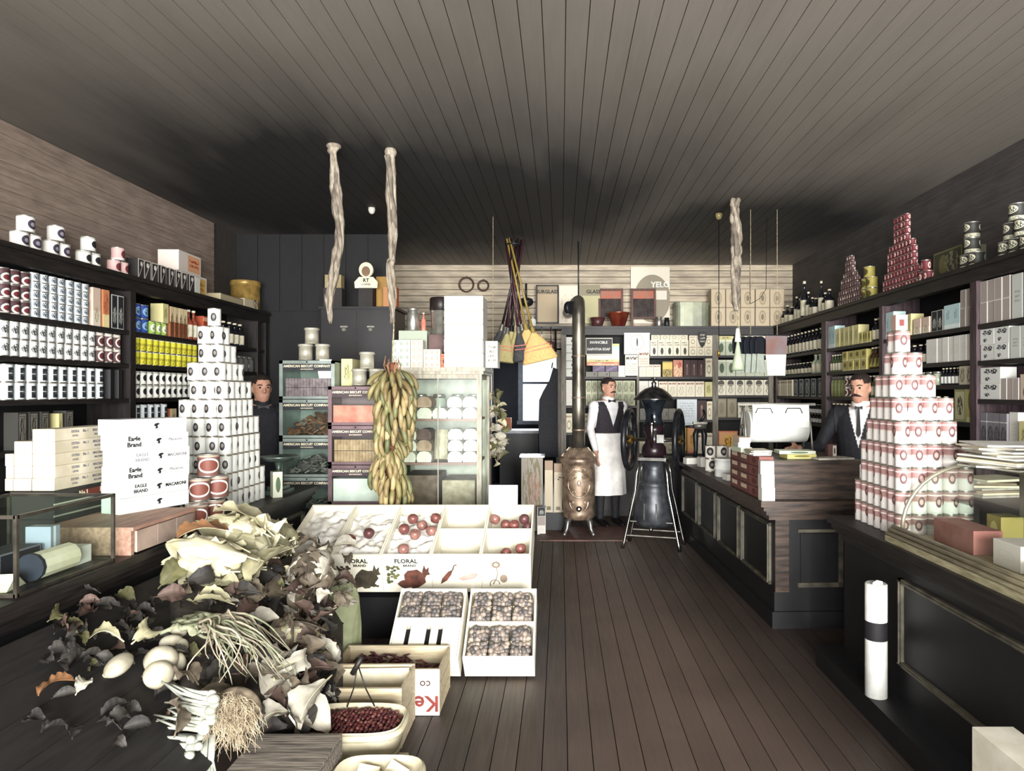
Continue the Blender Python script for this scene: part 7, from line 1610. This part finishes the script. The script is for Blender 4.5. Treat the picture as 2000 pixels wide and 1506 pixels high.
    def zone(p):
        for s, w_, e_ in zip((-1, 1), ws, es):
            ax_ = (w_-e_).normalized()
            if (p-w_).dot(ax_) > -.012 and (p-w_).length < .26 and s*p.x > .08: return 0
        if p.z > 1.452 and math.hypot(p.x, p.y) < .16: return 0
        if p.z < .075: return 3
        if 'tie' in cloth and 'jacket' in cloth and p.y < 0 and p.z > 1.1 and abs(p.x) < (p.z-1.1)*.35: return 4
        if p.z < .96 and abs(p.x) < .2 and not any((p-w_).length < .3 and s*p.x > .17 for s, w_ in zip((-1, 1), ws)): return 2
        return 1
    me.polygons.foreach_set('material_index', [zone(f.center) for f in me.polygons]); me.polygons.foreach_set('use_smooth', [True]*len(me.polygons))
    root = T(put('person', me, loc, rz), label, 'person')
    vn = [v.normal.copy() for v in me.vertices]; vc = [v.co.copy() for v in me.vertices]
    def shell(name, m, test, off):
        keep = {}; vs, fs_ = [], []
        for f in me.polygons:
            if test(f.center):
                idx = []
                for i in f.vertices:
                    if i not in keep: keep[i] = len(vs); vs.append(vc[i]+vn[i]*off)
                    idx.append(keep[i])
                fs_.append(idx)
        if fs_: q = MB(); q.add(vs, fs_, 0, True); return q.build(name, m, root)
    def onhead(p): return p.z > 1.45 and math.hypot(p.x, p.y) < .17
    def hairtest(p):
        if not onhead(p): return False
        q = hinv @ p
        return (q.z > 1.675) or (q.z > 1.645 and q.y > -.06) or (q.y > .005 and q.z > 1.6 and abs(q.x) > .045 and q.y > .03) or (q.y > .045 and q.z > 1.54)
    shell('hair', hairm, hairtest, .007)
    hd_ = lambda p: hm_ @ Vector(p)
    for s in (-1, 1):
        MB().ball(hd_((s*.031, -.087, 1.614)), .0085, 8, 6).build('eye', M('dark eye', '201a18', .2), root)
        MB().tube([hd_((s*.014, -.098, 1.632)), hd_((s*.034, -.095, 1.638)), hd_((s*.052, -.082, 1.632))], [.004, .005, .003], 6).build('eyebrow', hairm, root)
    if moust:
        for s in (-1, 1): MB().tube([hd_((s*.002, -.104, 1.56)), hd_((s*.02, -.1, 1.556)), hd_((s*.04, -.084, 1.546))], [.0085, .009, .003], 8).build('moustache', hairm, root)
    body = lambda p: 1 if abs(p.x) < .2 else 0
    if 'vest' in cloth:
        shell('vest', cloth['vest'], lambda p: 1.0 < p.z < 1.43 and abs(p.x) < .165-.0*max(0, p.z-1.3) and not (p.y < 0 and p.z > 1.16 and abs(p.x) < (p.z-1.16)*.33), .011)
    if 'jacket' in cloth:
        shell('jacket', cloth['jacket'], lambda p: .8 < p.z < 1.45 and zone(p) != 0 and not ('tie' in cloth and p.y < 0 and p.z > 1.14 and abs(p.x) < (p.z-1.14)*.26) and abs(p.x) < .19, .012)
    MB().lathe([(.078, 1.436), (.074, 1.46), (.071, 1.498), (.067, 1.5)], 20, cap=False).build('collar', M('starched collar', 'd8d8d6', .6) if moust else suit, root)
    MB().prism([(-.028, 1.468), (-.006, 1.458), (.006, 1.458), (.028, 1.468), (.028, 1.44), (.006, 1.45), (.016, 1.25), (0, 1.22), (-.016, 1.25), (-.006, 1.45), (-.028, 1.44)] if cloth.get('tie') == 'long' else [(-.045, 1.47), (-.006, 1.458), (.006, 1.458), (.045, 1.47), (.045, 1.435), (.006, 1.448), (-.006, 1.448), (-.045, 1.435)], 'y', -.012, .0).build('necktie', M('black silk', '151417', .5), root, (0, -.118 if cloth.get('tie') == 'long' else -.088, -.005), rot=(0, 0, 0))
    if apron:
        zt, zb = apron
        def fn(u, v):
            a = -PI/2+(u-.5)*3.9; z = zt+(zb-zt)*v; fl = 1+.28*v+.05*v*math.sin(u*34)+.03*math.sin(u*17+v*3)
            return (.172*fl*math.cos(a)*(1.02), (.128*fl)*math.sin(a), z)
        MB().grid(fn, 60, 14).build('apron', apronm, root)
        MB().tube([(.172*math.cos(2*PI*k/30), .126*math.sin(2*PI*k/30), zt) for k in range(31)], .009, 6, cap=False, flat=1.8).build('apron_band', apronm, root)
    return root
person('moustached man in white shirt, dark vest and long white apron by the stove', (XX(1188, 8.1), 8.1, 0), .42, .2, .05,
       [((-.225, .02, 1.12), (-.21, -.1, .86), (.0, -.15, -1)), ((.23, .03, 1.12), (.2, -.16, .9), (-.1, -.3, -1))], {'top': shirtw, 'vest': vestm}, True, apron=(1.06, .36))
person('man in black suit and white collar behind the right pyramid', (2.39, 5.5, -.02), -.55, -.25, .12,
       [((-.3, -.08, 1.14), (-.41, -.33, 1.125), (-.3, -1, -.12)), ((.22, -.02, 1.12), (.2, -.16, .88), (0, -.2, -1))], {'top': suit, 'jacket': suit, 'tie': 'long'}, True, apron=(1.02, .5))
person('clerk in dark clothes whose face looks past the left pyramid', (-2.53, 5.85, -.02), .55, .05, .06,
       [((-.24, .02, 1.12), (-.22, -.1, .88), (.0, -.2, -1)), ((.24, .02, 1.12), (.22, -.1, .88), (0, -.2, -1))], {'top': suit, 'jacket': suit}, False)
# ---------------------------------------------------------------- clutter around the doorway
def tuft(name, label, cat, pts, mats, n, L, seed):
    t = thing(name, label, cat, pts[0]); rr = random.Random(seed)
    for k in range(n):
        f = rr.random()*(len(pts)-1); i = min(int(f), len(pts)-2); p = Vector(pts[i]).lerp(Vector(pts[i+1]), f-i)-Vector(pts[0])
        p += Vector((rr.uniform(-.07, .07), rr.uniform(-.06, .06), rr.uniform(-.04, .04)))
        put('sprig', rr.choice(LM[rr.choice(mats)]), p, rot=(rr.uniform(-1.5, 1.5), rr.uniform(-1.5, 1.5), rr.uniform(0, 6)), scale=(L,)*3, parent=t)
    MB().tube([Vector(p)-Vector(pts[0]) for p in pts], .01, 6).build('stem', pal['drab'], t)
    return t
tf = tuft('dried_herbs', 'pale green dried herbs hanging beside the bread showcase', 'herbs', [P(963, 770, 6.5), P(970, 820, 6.5), P(972, 870, 6.5), P(972, 900, 6.5)], ['pale', 'cream', 'olive', 'pale'], 46, .7, 4)
MB().tube([(0, 0, 0), (0, 0, ZC-.002-tf.location.z)], .003, 5).build('string', twine, tf)
tb = thing('back_table', 'dark table with a pale edge in the back room', 'table', (XX(1015, 10.3), 10.3, 0))
MB().box(-.3, .3, -.25, .3, .95, .99).build('top', M('pale table edge', 'a8aab0', .6), tb); MB().box(-.28, .28, -.2, .28, 0, .95).build('body', blackwood, tb)
T(put('carton', box_mesh(.14, .1, .18, M('orange back room box', 'a85c34', .6)), (XX(990, 10.3), 10.25, .9905)), 'orange box on the back room table', 'box')
ct = thing('hanging_coat', 'dark coat hanging at the right of the doorway', 'coat', (XX(1070, 8.9), 8.9, 0))
MB().prism([(-.1, .72), (.13, .72), (.13, 1.84), (.07, 1.87), (.02, 1.7), (-.06, 1.56), (-.11, 1.45), (-.12, 1.1)], 'y', -.07, .05).build('body', suit, ct); MB().tube([(.05, .0, 1.86), (.06, .08, 1.93)], .008, 6).build('hook', iron, ct)
fb = thing('floral_bin', 'square tin bin with a faded floral side left of the stove', 'bin', (XX(1040, 7.85), 7.85, 0))
MB().box(-.12, .12, -.12, .12, .0, .82).build('body', printed('faded floral tin', '8a8478', [('blotch', .9, .45, 0, .6, 5, .5, '6b6248'), ('blotch', .6, .3, .2, .5, 9, .52, '8f6a5c')]), fb)
MB().box(-.14, .14, -.14, .13, .82, .84).build('lid', M('white enamel lid', 'd8dadc', .4), fb)
T(MB().box(-.14, .14, -.1, .1, 0, .2).build('low_box', blackwood, loc=(XX(1082, 7.8), 7.8, .001)), 'low dark box under the two tall pale cartons', 'box')
for k, x in enumerate((1072, 1090)):
    T(put('tall_carton', box_mesh(.09, .08, .55+.03*(k == 0), pk('tall pale carton', 'b9ad96', ('band', .82, 1, '8f7a66'), ('rect', -.5, .5, .05, .12, '6b6152'))), (XX(x, 7.8), 7.78, .2015)), ('left', 'right')[k]+' tall pale carton standing beside the stove', 'carton')
for k in range(3): T(put('carton', box_mesh(.09, .08, .1, (K_white, K_taupe, K_dark)[k]), (XX(1058, 7.6), 7.55, .002+k*.1005)), f'{("white", "taupe", "black")[k]} small carton in the pile by the floral bin', 'carton')
# every label either stands alone or belongs to one group
for k, g in _seen.items():
    if len(g) > 1 and (None in g or len(set(g)) > 1): print('DUPLABEL', k, len(g), set(g))
    if not 4 <= len(k.split()) <= 16: print('LABELLEN', len(k.split()), k)
